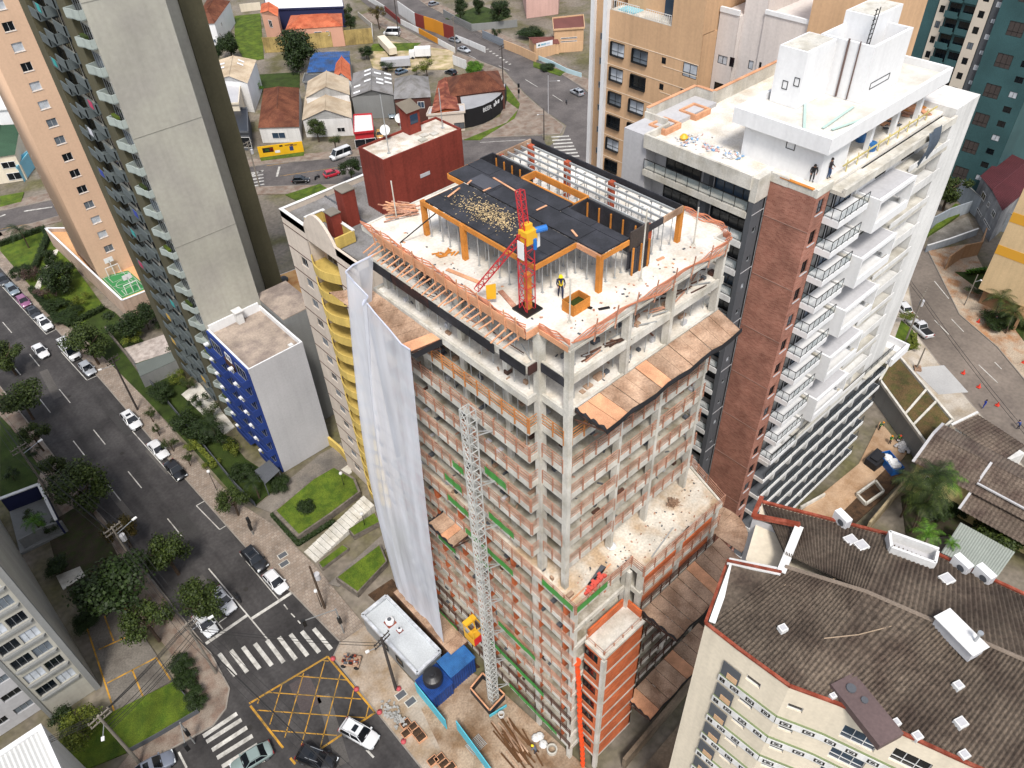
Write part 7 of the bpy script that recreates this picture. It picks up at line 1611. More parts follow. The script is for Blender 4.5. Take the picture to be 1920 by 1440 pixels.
g = one('sack_heap', b, LGREY, 'heap of grey plastic sacks against the garage wall', 'sack heap'); g['kind'] = 'stuff'
for L_, lb in (([(1500,955),(1545,930)],'low wall of the small basin in the works yard'),([(1605,930),(1640,905),(1655,925),(1622,948),(1605,930)],'square pale concrete upstand in the brown soil')): wallrun('low_wall', lb, gl(L_), .6, CONL, .25)
wallrun('garden_wall', 'stained wall between the works yard and the palms', gl([(1622,1000),(1690,918),(1712,890)]), 2.4, mat('stained_yellow','#b8a684',.9,.72,.3,.8,.12,tint='#8d7c5e',stain=.35), .3)
c = G(1720,692,.05); t = thing('pallet', 'stack of timber pallets on the grey forecourt', 'pallet', c, None, .6, True)
for k in range(3): b = MB(); [b.box(-.6,-.5+i*.22,k*.16,.6,-.34+i*.22,k*.16+.04) for i in range(5)]; b.box(-.6,-.5,k*.16-.1 if k else -.02,-.5,.5,k*.16); b.box(.5,-.5,k*.16-.1 if k else -.02,.6,.5,k*.16); b.build('pallet_board', WOODB, t)
for px, py, lb in ((1806,700,'red traffic cone nearest the grey forecourt'),(1835,726,'second red traffic cone along the side street'),(1870,760,'third red traffic cone along the side street'),(1834,604,'red traffic cone on the far pavement'),(1919,680,'red traffic cone at the right picture edge')):
    c = G(px,py,0); b = MB(); b.cyl((c[0],c[1],.04),(c[0],c[1],.75),.22,10,.04); b.box(c[0]-.28,c[1]-.28,0,c[0]+.28,c[1]+.28,.05); one('traffic_cone', b, flat('cone_red','#d8402c',.6), lb, 'traffic cone')
# ------------------------------------------------------------------ vehicles
CARP = {}
def paint(hexc):
    if hexc not in CARP:
        m = flat('car_paint_'+hexc[1:], hexc, .3, .68, .1, .7); CARP[hexc] = m
    return CARP[hexc]
CGL = glassmat('car_glass', '#10161c', .05, .7); LAMP = flat('lamp_clear', '#d8dde0', .15, .8); LAMPR = flat('lamp_red', '#8c1414', .3, .8); RIM = flat('wheel_rim', '#8c8f92', .35, .8, .6)
KIND = {  # length, width, height, belt, bonnet z, windscreen foot, roof front, roof rear, rear glass foot (fractions of the length from the rear)
 'hatch': (4.0,1.74,1.48,.92,.86,.73,.56,.16,.05), 'sedan': (4.5,1.78,1.45,.92,.86,.70,.55,.28,.14), 'suv': (4.5,1.86,1.68,1.05,1.0,.72,.58,.12,.04), 'van': (5.6,2.0,2.4,1.25,1.15,.86,.74,.03,.01), 'pickup': (5.2,1.9,1.75,1.05,1.02,.72,.60,.42,.36)}
CM = {}
def carparts(kind, hexc):
    k = (kind, hexc)
    if k in CM: return CM[k]
    L, W, H, zb, zh, f1, f2, f3, f4 = KIND[kind]; X = lambda f: -L/2+L*f; w = W/2; P = paint(hexc)
    b = MB()
    secs = [(0,.45,.62,zb-.16,.74),(.015,.36,.6,zb-.06,.88),(.04,.3,.6,zb-.02,.96),(.12,.22,.55,zb,1.0),(f3,.2,.55,zb,1.0),(.5,.2,.55,zb,1.0),(f1,.2,.55,zb-.01,1.0),(.84,.2,.52,zh-.03,.99),(.91,.22,.5,zh-.09,.95),(.955,.26,.5,zh-.16,.88),(.985,.32,.48,zh-.25,.76),(1.0,.38,.46,zh-.33,.58)]
    rows = []
    for f, z0, zm, zt, ws in secs:
        x = X(f); ww = w*ws; rows.append([(x,-ww*.9,z0),(x,-ww,zm),(x,-ww*.97,zt-.06),(x,-ww*.85,zt),(x,0,zt+.03),(x,ww*.85,zt),(x,ww*.97,zt-.06),(x,ww,zm),(x,ww*.9,z0),(x,-ww*.9,z0)])
    b.grid(rows); b.poly(rows[0][:-1]); b.poly(list(reversed(rows[-1][:-1])))
    if kind == 'pickup':
        pass
    body = b.mesh('body', P, (0,0,0), True)
    wb_, wt_ = w*.93, w*.76; zr = H
    A = [(X(f1),-wb_,zb-.02),(X(f1),wb_,zb-.02),(X(f4),wb_,zb-.02),(X(f4),-wb_,zb-.02)]; T = [(X(f2),-wt_,zr-.05),(X(f2),wt_,zr-.05),(X(f3),wt_,zr-.06),(X(f3),-wt_,zr-.06)]
    g = MB(); 
    for i in range(4): j = (i+1)%4; g.poly([A[j],A[i],T[i],T[j]] if False else [A[i],A[j],T[j],T[i]])
    glass = g.mesh('glass', CGL)
    r = MB(); c = lerp(T[0],T[2],.5); t2 = [lerp(p,(c[0],c[1],p[2]),.1) for p in T]; t2 = [(p[0],p[1],zr) for p in t2]
    r.poly(t2[::-1] if False else [t2[1],t2[0],t2[3],t2[2]][::-1])
    for i in range(4): j = (i+1)%4; r.poly([T[i],T[j],t2[j],t2[i]])
    for i in range(4): r.beam(A[i], T[i], .07, .05)
    for s in (-1,1):
        p0, p1 = (X((f1+f4)/2+.02),s*wb_*1.0,zb-.02), (X((f2+f3)/2+.01),s*wt_*1.01,zr-.05); r.beam(p0, p1, .06, .04); r.beam(T[0][:1]+(s*wt_,zr-.05), T[2][:1]+(s*wt_,zr-.06), .07, .05)
        r.box(X(f1)-.08, s*w*.98, zb-.02, X(f1)+.1, s*(w+.14), zb+.12)
    roof = r.mesh('roof', P)
    if kind == 'van': pass
    wh = MB(); wh.cyl((0,-.1,0),(0,.1,0),.32,16); tyre = wh.mesh('wheel', RUBB); rm = MB(); rm.cyl((0,-.11,0),(0,.11,0),.19,12); rim = rm.mesh('rim', RIM)
    hl = MB(); hl.box(-.14,-.2,-.07,.05,.2,.07); head = hl.mesh('headlight', LAMP); tl_ = MB(); tl_.box(-.04,-.16,-.12,.06,.16,.1); tail = tl_.mesh('tail_light', LAMPR)
    CM[k] = (body, glass, roof, tyre, rim, head, tail); return CM[k]
def car(kind, hexc, centre, ang, label, group=None):
    L, W, H, zb, zh, f1, f2, f3, f4 = KIND[kind]; t = thing('parked_car' if 'parked' in label else kind+'_car' if kind in ('hatch','sedan','suv') else kind, label, 'van' if kind == 'van' else 'pickup' if kind == 'pickup' else 'car', (centre[0],centre[1],centre[2]), group, ang, True)
    body, glass, roof, tyre, rim, head, tail = carparts(kind, hexc)
    bo = link('body', body, t); link('window_glass', glass, t); link('roof', roof, t)
    for f in (.19,.81):
        for s in (-1,1): wo = link('wheel', tyre, t, (-L/2+L*f, s*(W/2-.12), .32)); link('rim', rim, wo)
    for s in (-1,1): link('headlight', head, t, (L/2-.1, s*W*.33, zh-.28)); link('tail_light', tail, t, (-L/2+.03, s*W*.38, zb-.2))
    b = MB(); b.box(-L/2+L*f1-.04,-W*.4,zb-.005,-L/2+L*f1+.1,W*.4,zb+.012); b.build('wiper_cowl', RUBB, t); b = MB(); b.box(L/2-.1,-W*.24,.42,L/2+.015,W*.24,zh-.42+.12); b.build('grille', RUBB, t)
    if kind in ('suv','sedan') and 'saloon' not in label or 'sunroof' in label: b = MB(); b.box(-L/2+L*f2-1.0,-.38,H+.004,-L/2+L*f2-.45,.38,H+.014); b.build('sunroof', CGL, t)
    b = MB(); [b.beam((-L/2+L*f3,s*W*.36,H-.01),(-L/2+L*f2-.1,s*W*.36,H-.01),.03,.02) for s in (-1,1)]; b.build('roof_trim', RUBB, t)
    b = MB(); b.box(-L/2+.25,-W/2*.86,.14,L/2-.25,W/2*.86,.4); b.build('underbody_shade', RUBB, t)  # dark box added beneath the car to stand in for its contact shadow
    if kind == 'pickup':
        b = MB(); b.box(-L/2+.12,-W/2*.82,zb+.031,-L/2+L*f4-.1,W/2*.82,zb+.04); b.build('bed_liner', BLK, t)
    if kind == 'suv':
        b = MB(); [b.beam((-.9,s*.6,H+.03),(.6,s*.6,H+.03),.04) for s in (-1,1)]; b.build('roof_bars', ALU, t)
    return t
def aim(fr, rr, z=.5):
    a, c = G(*fr,z), G(*rr,z); return ((a[0]+c[0])/2,(a[1]+c[1])/2,RZ0+.0), math.atan2(a[1]-c[1],a[0]-c[0])
AVE = math.atan2(-1,.05)
def avec(px, py, z=.7): p = G(px,py,z); return (p[0],p[1],RZ0)
for kind, hx, (px, py), lb in (
 ('hatch','#3a3c40',(4,523),'dark grey parked car cut by the left picture edge'),('hatch','#8a98a2',(22,541),'silver blue parked car second in the left row'),('hatch','#9a5f86',(43,563),'purple and pink parked car in the left row'),('sedan','#34363a',(62,584),'charcoal parked car behind the white one'),('suv','#f0f0f0',(83,605),'white parked car at the lower end of the left row'),
 ('van','#eeeeee',(131,657),'white parked van half hidden by the avenue tree'),('hatch','#b6bac0',(163,689),'silver parked car under the avenue tree'),('suv','#f2f2f2',(246,787),'white parked off-roader alone near the tall lamp pole'),('sedan','#f2f2f2',(296,841),'white parked saloon behind the black car'),('sedan','#0c0d10',(328,879),'shiny black parked saloon at the end of the bay'),
 ('suv','#15171a',(477,1047),'black parked car in the bay near the crossing'),('hatch','#f2f2f2',(516,1089),'white parked hatchback nearest the crossing')):
    car(kind, hx, avec(px,py), AVE, lb, 'cars parked along the avenue')
car('sedan', '#f2f2f2', avec(75,656), AVE, 'white saloon driving down the middle of the avenue')
car('sedan', '#f2f2f2', avec(417,1124), AVE, 'white car waiting at the stop line beside the motorcycle'); car('hatch', '#eef0f2', avec(384,1168), AVE, 'white car under the tree at the stop line')
p, a = aim((703,1392),(645,1360)); car('suv', '#f4f4f4', p, a, 'white off-roader with sunroof crossing the yellow box')
p, a = aim((630,1436),(560,1410)); car('suv', '#0d0e12', p, a, 'black off-roader at the lower edge beside the yellow box')
p, a = aim((440,1442),(503,1404)); car('sedan', '#8fa09c', p, a, 'silver green saloon stopped on the lower crossing')
p, a = aim((312,1424),(262,1452)); car('sedan', '#7c8290', p, a, 'silver grey car cut by the lower picture edge')
for kind, hx, f, r, lb in (('hatch','#0f1012',(581,336),(547,338),'black hatchback on the back street forecourt'),('hatch','#d02038',(632,322),(612,328),'bright red car half hidden by the grey roof'),('van','#f2f2f2',(622,297),(655,284),'white delivery van parked on the back street'),('van','#f4f4f4',(718,62),(752,62),'white minibus with dark windows on the grass'),('sedan','#c9cdd2',(880,96),(860,90),'white car driving up by the zebra chevrons'),('sedan','#8a8f96',(862,77),(844,72),'grey car in front of the painted wall'),('hatch','#8a8f96',(824,4),(802,10),'silver car at the top picture edge'),('suv','#b8bcc2',(1072,168),(1092,178),'silver off-roader near the foot of the tan tower'),('pickup','#e8e8ea',(1706,598),(1744,632),'white pickup with black bed on the side street'),('hatch','#f0f0f0',(1684,566),(1700,584),'white car half hidden behind the white block'),('hatch','#6e8296',(760,131),(745,136),'blue grey car in the vehicle yard'),('hatch','#20242a',(835,132),(855,138),'black and white car by the yard wall'),('hatch','#8fa0ac',(690,222),(690,206),'grey car inside the garage opening'),('hatch','#d8a860',(712,262),(712,242),'beige little car in front of the garage'),('hatch','#9cacb8',(735,222),(735,206),'pale car right inside the garage opening')):
    p, a = aim(f, r); car(kind, hx, p, a, lb)
def truck(lab, fr, rr, w_, h, boxm, cabm, name='truck'):
    a, c = G(*fr,.5), G(*rr,.5); ang = math.atan2(a[1]-c[1],a[0]-c[0]); L = dist(a, c); t = thing(name, lab, name.replace('_',' '), ((a[0]+c[0])/2,(a[1]+c[1])/2,RZ0), None, ang, True)
    b = MB(); b.box(-L/2,-w_/2,.9,L/2-(1.7 if name == 'truck' else 0),w_/2,h); b.build('cargo_box', boxm, t)
    if name == 'truck': b = MB(); b.box(L/2-1.6,-w_/2+.1,.5,L/2,w_/2-.1,2.3); b.build('cab', cabm, t); b = MB(); b.box(L/2-.02,-w_/2+.2,1.4,L/2+.02,w_/2-.2,2.1); b.build('windscreen', CGL, t)
    else: b = MB(); b.box(-L/2+.3,-w_/2-.02,1.6,L/2-.4,-w_/2,2.3); b.build('side_windows', CGL, t)
    for f in (-.35,.35):
        for s in (-1,1): b = MB(); b.cyl((L*f,s*w_/2-.15*s,.45),(L*f,s*w_/2-.02*s,.45),.45,14); b.build('wheel', RUBB, t)
truck('white box truck parked in the vehicle yard', (768,106), (808,104), 2.4, 3.2, WHITE, WHITE); truck('long white and silver bus body in the vehicle yard', (716,126), (770,122), 2.5, 3.0, LGREY, WHITE, 'bus'); truck('rusty pale container body standing in the yard', (716,80), (738,104), 2.4, 2.8, CREAM, RUST, 'container')
def moto(px, py, ang, lb, rider=True):
    t = thing('motorcycle', lb, 'motorcycle', (*G2(px,py,.5),RZ0), None, ang, True)
    for x in (-.65,.65): b = MB(); b.cyl((x,-.06,.3),(x,.06,.3),.3,14); b.build('wheel', RUBB, t)
    b = MB(); b.beam((-.6,0,.55),(.5,0,.6),.22,.3); b.beam((.4,0,.6),(.65,0,.3),.08); b.beam((.45,-.35,1.0),(.45,.35,1.0),.05); b.beam((.5,0,.6),(.42,0,1.0),.08); b.build('frame', flat('moto_dark','#26282c',.4), t)
    b = MB(); b.box(-.7,-.14,.72,0,.14,.84); b.build('seat', BLK, t)
moto(443,1118,AVE,'motorcycle waiting at the stop line left of the centre line'); moto(1062,190,-2.2,'motorcycle riding up the hill road'); moto(594,331,.3,'motorcycle parked behind the black hatchback')
# ------------------------------------------------------------------ trees and plants
LF = {'a': leafmat('leaf_mid','#2f3f17','#43541f','#5b6b2a',.46), 'd': leafmat('leaf_dark','#223312','#2f4318','#3f5420',.46), 'y': leafmat('leaf_yellow','#4c5a1a','#76832a','#98a03a',.46), 'r': leafmat('leaf_russet','#3c3c1a','#665a26','#7f6a38',.46), 'p': leafmat('leaf_pinkish','#4a3a34','#6f4f4c','#5a6038',.46), 'b': leafmat('leaf_bright','#3f6a14','#5f9420','#86b838',.46)}
BARK = mat('bark','#5a4a3c',.95,.7,.3,4,.3,.4)
CRN = {}
def crown(shape, kind, seed):
    k = (shape, kind, seed)
    if k in CRN: return CRN[k]
    r = random.Random(seed*31+len(shape)); b = MB(); n = {'round':13,'tall':13,'wide':16,'shrub':8,'dense':18}[shape]; per = {'round':420,'tall':360,'wide':400,'shrub':230,'dense':420}[shape]
    for c in range(n):
        while True:
            x, y, z = r.uniform(-1,1), r.uniform(-1,1), r.uniform(-1,1); q = x*x+y*y+z*z
            if q < 1 and (q > .18 or shape == 'dense'): break
        x, y, z = x*.68, y*.68, z*.62; rad = r.uniform(.24,.42)
        for l in range(per):
            while True:
                u, v, w_ = r.gauss(0,1), r.gauss(0,1), r.gauss(0,1); m = math.sqrt(u*u+v*v+w_*w_)
                if m > .01: break
            rr = rad*r.random()**.5*(1+.35*math.sin(u*7+v*5)*.5); px, py, pz = x+u/m*rr, y+v/m*rr, z+w_/m*rr*.8
            s = r.uniform(.024,.05); nx = Vector((u/m+r.gauss(0,.5), v/m+r.gauss(0,.5), w_/m+r.gauss(0,.5)+.4)).normalized(); t1 = nx.orthogonal().normalized(); t1.rotate(Matrix.Rotation(r.uniform(0,6.28),3,nx)); t2 = nx.cross(t1)
            P0 = Vector((px,py,pz)); b.poly([P0-t1*s-t2*s*.5, P0+t1*s*.2-t2*s*.7, P0+t1*s+t2*s*.1, P0+t2*s*.8-t1*s*.1])
    CRN[k] = b.mesh('crown', LF[kind]); return CRN[k]
TRK = {}
def trunkmesh(seed):
    if seed in TRK: return TRK[seed]
    r = random.Random(seed); b = MB(); b.cyl((0,0,0),(r.uniform(-.03,.03),r.uniform(-.03,.03),.5),.028,8,.02)
    for k in range(5):
        a = k*1.26+r.random(); b.cyl((0,0,.32+.04*k),(.22*math.cos(a),.22*math.sin(a),.62+r.random()*.15),.014,6,.006)
    TRK[seed] = b.mesh('trunk', BARK); return TRK[seed]
tcount = [0]
def tree(px, py, H, R, label, kind='a', shape='round', group=None, cat='tree', z=0.0, base=None):
    tcount[0] += 1; s = tcount[0]; zc = H*(.42 if shape == 'dense' else .6) if cat == 'tree' else H*.5; c = base or G(px,py,zc+z)
    t = thing('tree' if cat == 'tree' else cat, label, cat, (c[0],c[1],z-.05), group, 0, True)
    if cat == 'tree': tk = link('trunk', trunkmesh(s % 4), t); tk.scale = (H,H,H)
    else:
        tk = link('stem', trunkmesh(s % 4), t); tk.scale = (H*.7,H*.7,H*.7)
    cr_ = link('crown' if cat == 'tree' else 'foliage', crown(shape, kind, s % 3), t, (0,0,zc), rnd.uniform(0,6.28)); v = H*(.56 if shape == 'dense' else .44) if cat == 'tree' else H*.52; cr_.scale = (R*rnd.uniform(.95,1.1),R*rnd.uniform(.95,1.1),v)
    return t
G1, G2_ = 'street trees along the avenue', 'shrubs in the gardens'
for px, py, H, R, kd, sh, lb in ((163,640,8.5,4.3,'a','wide','broad street tree over the parked van'),(435,938,5.5,2.6,'a','round','small round tree on the pavement by the stone wall'),(5,662,8,3.6,'a','wide','tree cut by the left picture edge'),(36,745,8,4.4,'a','wide','broad tree on the left side over the lane dashes'),(62,815,6,2.4,'a','round','small tree by the power pole on the left pavement'),(100,875,6,2.4,'a','round','small tree between two power poles on the left pavement'),(150,912,8.5,4.6,'a','wide','big street tree above the navy entrance'),(225,992,6.5,2.3,'r','round','thin russet tree by the transformer pole'),(310,1033,8.5,3.4,'a','round','tree leaning over the left lane above the stop line'),(207,1090,10.5,5.8,'d','wide','largest dark tree beside the parking court'),(275,1165,7.5,3.3,'a','round','tree at the corner of the parking court'),(372,1126,8,3.5,'a','round','tree over the two white cars at the stop line')):
    tree(px,py,H,R,lb,kd,sh,G1)
for px, py, H, R, kd, lb in ((280,775,3.2,1.3,'a','upper sapling on the avenue pavement'),(292,803,2.8,1.0,'a','second sapling on the avenue pavement'),(318,830,3.2,1.5,'a','bushy sapling beside the white saloon'),(350,858,3.0,1.1,'a','sapling beside the black saloon')): tree(px,py,H,R,lb,kd,'shrub','saplings on the pavement')
for px, py, H, R, kd, sh, lb in ((40,508,3.2,2.4,'d','dense','dark round shrub at the corner of the podium lawn'),(58,512,4,2.3,'p','shrub','pinkish flowering shrub, upper one by the pavement'),(85,545,4,2.6,'p','shrub','pinkish flowering shrub, lower one by the pavement'),(105,522,7,3.6,'d','wide','dark tree against the podium wall'),(92,485,5,2.2,'d','round','dark shrub by the curved garden path'),(118,505,6,2.6,'d','round','second dark tree against the podium wall'),(150,560,2.5,2.2,'y','shrub','yellow green shrub on the podium garden lawn'),(140,575,2.2,2.0,'d','shrub','dark low shrub left of the yellow one'),(120,590,2,3.2,'d','dense','low hedge mass at the lower end of the podium garden'),(105,570,2.2,2.6,'d','dense','low hedge mass along the podium garden pavement'),
 (232,598,7,4.2,'d','wide','dark tree left of the grey tower garden'),(268,592,6,3.2,'d','wide','dark tree nearest the ball court corner'),(248,632,3,2.4,'y','shrub','yellow green bush below the dark garden trees'),(300,600,3,2.4,'d','shrub','dark bush at the foot of the grey tower, upper'),(330,660,4,2.0,'a','shrub','climbing bush at the foot of the grey tower'),(300,735,3,2.6,'d','dense','round dark bush by the fenced pavement'),(330,705,2.5,2.0,'y','shrub','mixed yellow bush beside the garage roof'),(352,715,3,1.8,'a','shrub','bush in the court of the grey tower'),(372,750,3.5,2.0,'d','shrub','bush beside the balcony stack, middle'),(395,770,4,2.2,'a','shrub','bush beside the balcony stack, lower'),(350,795,4.5,2.8,'d','wide','dark bush behind the dark fence'),(385,805,4.5,3.0,'d','wide','broad dark plant in front of the blue balconies'),(420,825,4,2.4,'d','shrub','dark plant lower in front of the blue balconies'),(435,835,3.5,1.8,'y','shrub','yellow green plant beside the blue balconies'),(455,885,3,2.4,'d','dense','dark round bush left of the carport'),(525,905,2.2,2.0,'d','dense','dark hedge below the pale side wall'),(360,835,1.4,1.6,'y','shrub','yellow hedge on the pavement edge, upper'),(395,868,1.4,1.6,'y','shrub','yellow hedge on the pavement edge, lower'),
 (573,953,2.4,1.9,'d','dense','dark round spiky bush on the raised lawn'),(150,1366,5,3.0,'y','round','yellow green bush at the corner of the grey block'),(120,1350,4,1.8,'d','round','dark bush against the grey block front'),(335,1245,1.8,1.8,'d','dense','dark hedge along the parking court, upper'),(352,1275,1.8,1.8,'d','dense','dark hedge along the parking court, middle'),(366,1308,1.8,1.8,'d','dense','dark hedge along the parking court, lower'),(110,1060,3,2.2,'d','dense','dark bush behind the grey garden wall'),(60,965,2.6,1.6,'a','shrub','palm-like bush in the navy entrance'),(90,985,3.2,1.8,'d','shrub','dark bush beside the navy entrance'),(165,1160,2.5,2.4,'d','dense','dark bush at the upper edge of the parking court'),(20,890,2.4,1.6,'d','shrub','dark bush on the left lawn'),(60,845,3,1.6,'d','shrub','dark bush by the left pavement')):
    tree(px,py,H,R,lb,kd,sh,G2_,'shrub')
for px, py, H, R, kd, sh, lb in ((553,92,14,7.0,'d','dense','big round tree behind the brown tiled roof'),(428,82,10,4.6,'d','dense','dark round tree beside the white house'),(400,96,7,3.6,'d','wide','dark tree at the edge of the grey tower'),(592,238,6.5,3.0,'a','round','tree in front of the beige hall'),(627,262,5,2.2,'a','shrub','thin grey tree in front of the white hall front'),(655,312,6.5,2.8,'d','round','dark tree beside the red tower'),(799,122,6,3.2,'y','shrub','yellow green tree in the vehicle yard'),(887,127,4.5,3.4,'b','dense','bright green round tree beside the bar roof'),(707,22,9,3.2,'r','shrub','bare grey tree at the top edge'),(655,38,7,3.0,'d','round','dark tree beside the salmon house'),(650,20,8,2.6,'a','shrub','palm-like tree at the top edge by the white roof'),(685,95,4,3.0,'d','wide','dark shrubs beside the vehicle yard'),(862,12,9,3.6,'d','round','left tree in the garden of the pink block'),(897,10,7,2.6,'d','dense','middle trimmed tree in the garden of the pink block'),(935,18,9,4.6,'d','wide','right broad tree in the garden of the pink block'),(780,128,3.5,2.2,'y','shrub','pale bush beside the yard tree'),(725,120,3.5,3,'d','shrub','dark bush by the bus in the yard'),(930,60,5,2.2,'d','shrub','small tree by the grey slatted gate'),(485,160,4,2.0,'b','shrub','bright bush behind the brown tiled house'),(1000,60,3.5,6,'d','dense','tall dark hedge below the pink block'),(1025,125,1.4,3.0,'d','dense','clipped hedge by the hill road'),(1786,345,10,4.2,'a','wide','tree between the white block and the teal tower'),(1700,590,2.4,2.0,'y','shrub','yellow green hedge by the white block corner'),(1712,645,1.3,1.6,'y','shrub','clipped yellow hedge end on the side pavement'),(1882,1000,5,4.4,'a','dense','large leafy bush beside the shed roof'),(1900,985,4,3,'a','dense','leafy bush at the right edge below the house'),(1795,950,3,2.0,'d','dense','dark bush at the foot of the yellow house'),(1755,940,3,3.4,'d','wide','dark undergrowth below the palms'),(1830,540,2,2.6,'a','shrub','hedge beside the far driveway'),(1870,600,2.4,3.4,'d','dense','dark hedge along the far pavement'),(20,300-65,4,2.6,'d','shrub','plants under the green roof at the left edge')):
    tree(px,py,H,R,lb,kd,sh,None)
def hedge(lab, pts, h, wd, kd):
    t = thing('hedge', lab, 'hedge', (*pts[0],0)); n = 0
    b = MB(); r = random.Random(len(lab))
    for p, q in zip(pts, pts[1:]):
        for k in range(int(dist(p,q)*260)):
            c = lerp(p,q,r.random()); x, y, z = c[0]+r.uniform(-1,1)*wd/2, c[1]+r.uniform(-1,1)*wd/2, h*r.random()**.5; s = r.uniform(.06,.13); a = r.uniform(0,6.3)
            b.poly([(x-s*math.cos(a),y-s*math.sin(a),z),(x+s*math.sin(a),y-s*math.cos(a),z+s*.5),(x+s*math.cos(a),y+s*math.sin(a),z+s),(x-s*math.sin(a),y+s*math.cos(a),z+s*.4)])
    b.build('foliage', LF[kd], t); c2 = MB()
    for p, q in zip(pts, pts[1:]): c2.beam((*p,h*.4),(*q,h*.4),wd*.7,h*.8)
    c2.build('inner_mass', mat('hedge_core','#2c3c16',.95,.6,.3,4,.3), t)
hedge('clipped hedge round the podium lawn by the far street', gl([(0,462),(82,432),(92,446),(68,505)]), 1.1, 1.1, 'd'); hedge('hedge along the avenue pavement below the podium garden', gl([(60,545),(100,592),(132,612)]), 1.0, 1.2, 'd'); hedge('hedge at the lower end of the podium garden', gl([(132,612),(195,580)]), .9, 1.2, 'd')
hedge('low dark hedge round the raised lawn', gl([(512,968),(560,1022),(625,980)]), .5, .6, 'd'); hedge('bright clipped hedge along the fenced pavement', gl([(355,822),(400,870)]), .9, .7, 'y'); hedge('clipped hedge round the small lawn by the side street', gl([(1690,660),(1715,652),(1712,630)]), .7, .6, 'y'); hedge('bright hedge in the far right garden', gl([(1812,515),(1848,510)]), 1.0, .8, 'b')
PLM = {}
def palmfronds(n, seed, kd):
    k = (n, seed, kd)
    if k in PLM: return PLM[k]
    r = random.Random(seed); b = MB()
    for i in range(n):
        a = i*2.4+r.random()*.5; el = r.uniform(.15,1.1); L = r.uniform(.85,1.15); prev = Vector((0,0,0)); d = Vector((math.cos(a)*math.cos(el),math.sin(a)*math.cos(el),math.sin(el))); S = 9
        for s in range(S):
            d = (d+Vector((0,0,-.2))).normalized(); nx = prev+d*L/S; sd_ = d.cross(Vector((0,0,1))).normalized(); wv = .22*math.sin(math.pi*(s+1)/(S+1))+.03
            for g_ in (-1,1):
                for q in (0,.5): p0 = prev+(nx-prev)*q; tip = p0+sd_*g_*wv+d*.08-Vector((0,0,.06)); b.poly([p0, p0+(nx-prev)*.32, tip])
            prev = nx
    PLM[k] = b.mesh('fronds', LF[kd]); return PLM[k]
def palm(px, py, H, R, lb, kd='a', n=16, z=0.0):
    c = G(px,py,H+z); t = thing('palm_tree', lb, 'palm tree', (c[0],c[1],z-.05), None, 0, True); b = MB(); p0 = Vector((0,0,0))
    for k in range(6): p1 = Vector((.06*math.sin(k),.05*k,H*(k+1)/6)); b.cyl(p0, p1, .14-.008*k, 8, .135-.008*k); p0 = p1
    b.build('trunk', BARK, t); f = link('fronds', palmfronds(n, int(px) % 5, kd), t, tuple(p0), rnd.random()*6); f.scale = (R,R,R)
for px, py, H, R, kd, lb in ((36,430,4.5,3.2,'d','single palm on the podium lawn'),(1720,905,7,3.2,'a','left palm of the clump behind the brown roof'),(1752,922,8,3.6,'a','tallest palm of the clump behind the brown roof'),(1775,900,6.5,3.0,'b','right palm of the clump, bright green'),(1735,945,6,2.8,'a','low palm of the clump nearest the roof edge'),(1760,890,7.5,3.2,'d','palm at the back of the clump'),(1745,1000,5,2.2,'b','small palm at the roof edge'),(1790,1020,3.5,1.2,'b','tiny palm growing by the shed roof'),(1880,560,4.5,3.0,'a','palm in the far right garden, left one'),(1905,585,4.5,3.0,'a','palm in the far right garden, right one'),(395,795,4,2.8,'d','palm in front of the blue balconies'),(65,978,3,1.8,'b','palm in the courtyard by the navy wall'),(475,905,3.4,1.8,'d','palm beside the carport')): palm(px,py,H,R,lb,kd)
# ------------------------------------------------------------------ poles, lamps and wires
POLEC = mat('pole_concrete','#8d857a',.9,.7,.2,3,.15); WIRE = flat('wire_black','#1c1b1a',.7)
TOPS = {}
def pole(key, base, topz, lb, m=POLEC, r=.16, arm=None, lamp=None, trafo=False, cross=False, z=0.0):
    c = G(*base,z); t = thing('utility_pole' if r > .1 else 'lamp_post', lb, 'pole' if r > .1 else 'lamp post', c); b = MB(); b.cyl((c[0],c[1],z-.1),(c[0],c[1],topz),r,10,r*.7); b.build('pole_shaft', m, t); TOPS[key] = (c[0],c[1],topz)
    if cross:
        for k, dz in enumerate((.2,.9)): b = MB(); b.beam((c[0]-1.1,c[1]-.2,topz-dz),(c[0]+1.1,c[1]+.2,topz-dz),.1,.12); [b.cyl((c[0]+s,c[1]+s*.18,topz-dz+.05),(c[0]+s,c[1]+s*.18,topz-dz+.3),.06,6) for s in (-1,-.4,.4,1)]; b.build('cross_arm', m, t)
    if trafo: b = MB(); b.cyl((c[0]+.45,c[1],topz-3.0),(c[0]+.45,c[1],topz-2.0),.36,12); b.build('transformer', LGREY, t)
    if arm:
        e = (c[0]+arm[0],c[1]+arm[1],topz-1.5+arm[2]); b = MB(); b.beam((c[0],c[1],topz-1.5),e,.07); ao = b.build('lamp_arm', ALU, t); b = MB(); b.beam((e[0]-arm[0]*.05,e[1]-arm[1]*.05,e[2]),(e[0]+arm[0]*.2+.01,e[1]+arm[1]*.2,e[2]+.02),.3,.12); b.build('lamp_head', WHITED, t)
    if lamp: b = MB(); b.lathe((c[0],c[1],topz-.05), [(.03,0),(.2,.08),(.26,.26),(.2,.42),(.03,.5)], 12); b.build('globe', WHITED, t)
    return t
pole('r1',(258,768),11,'tall dark pole with lamp on the avenue pavement', mat('pole_dark','#4a4440',.9,.7,.2,3,.15), .17, (-2.0,.3,.2), None, False, True)
pole('r2',(743,1293),11.5,'black leaning utility pole beside the silver site office', mat('pole_dark','#4a4440',.9,.7,.2,3,.15), .19, (-1.6,.4,.2), None, False, True)
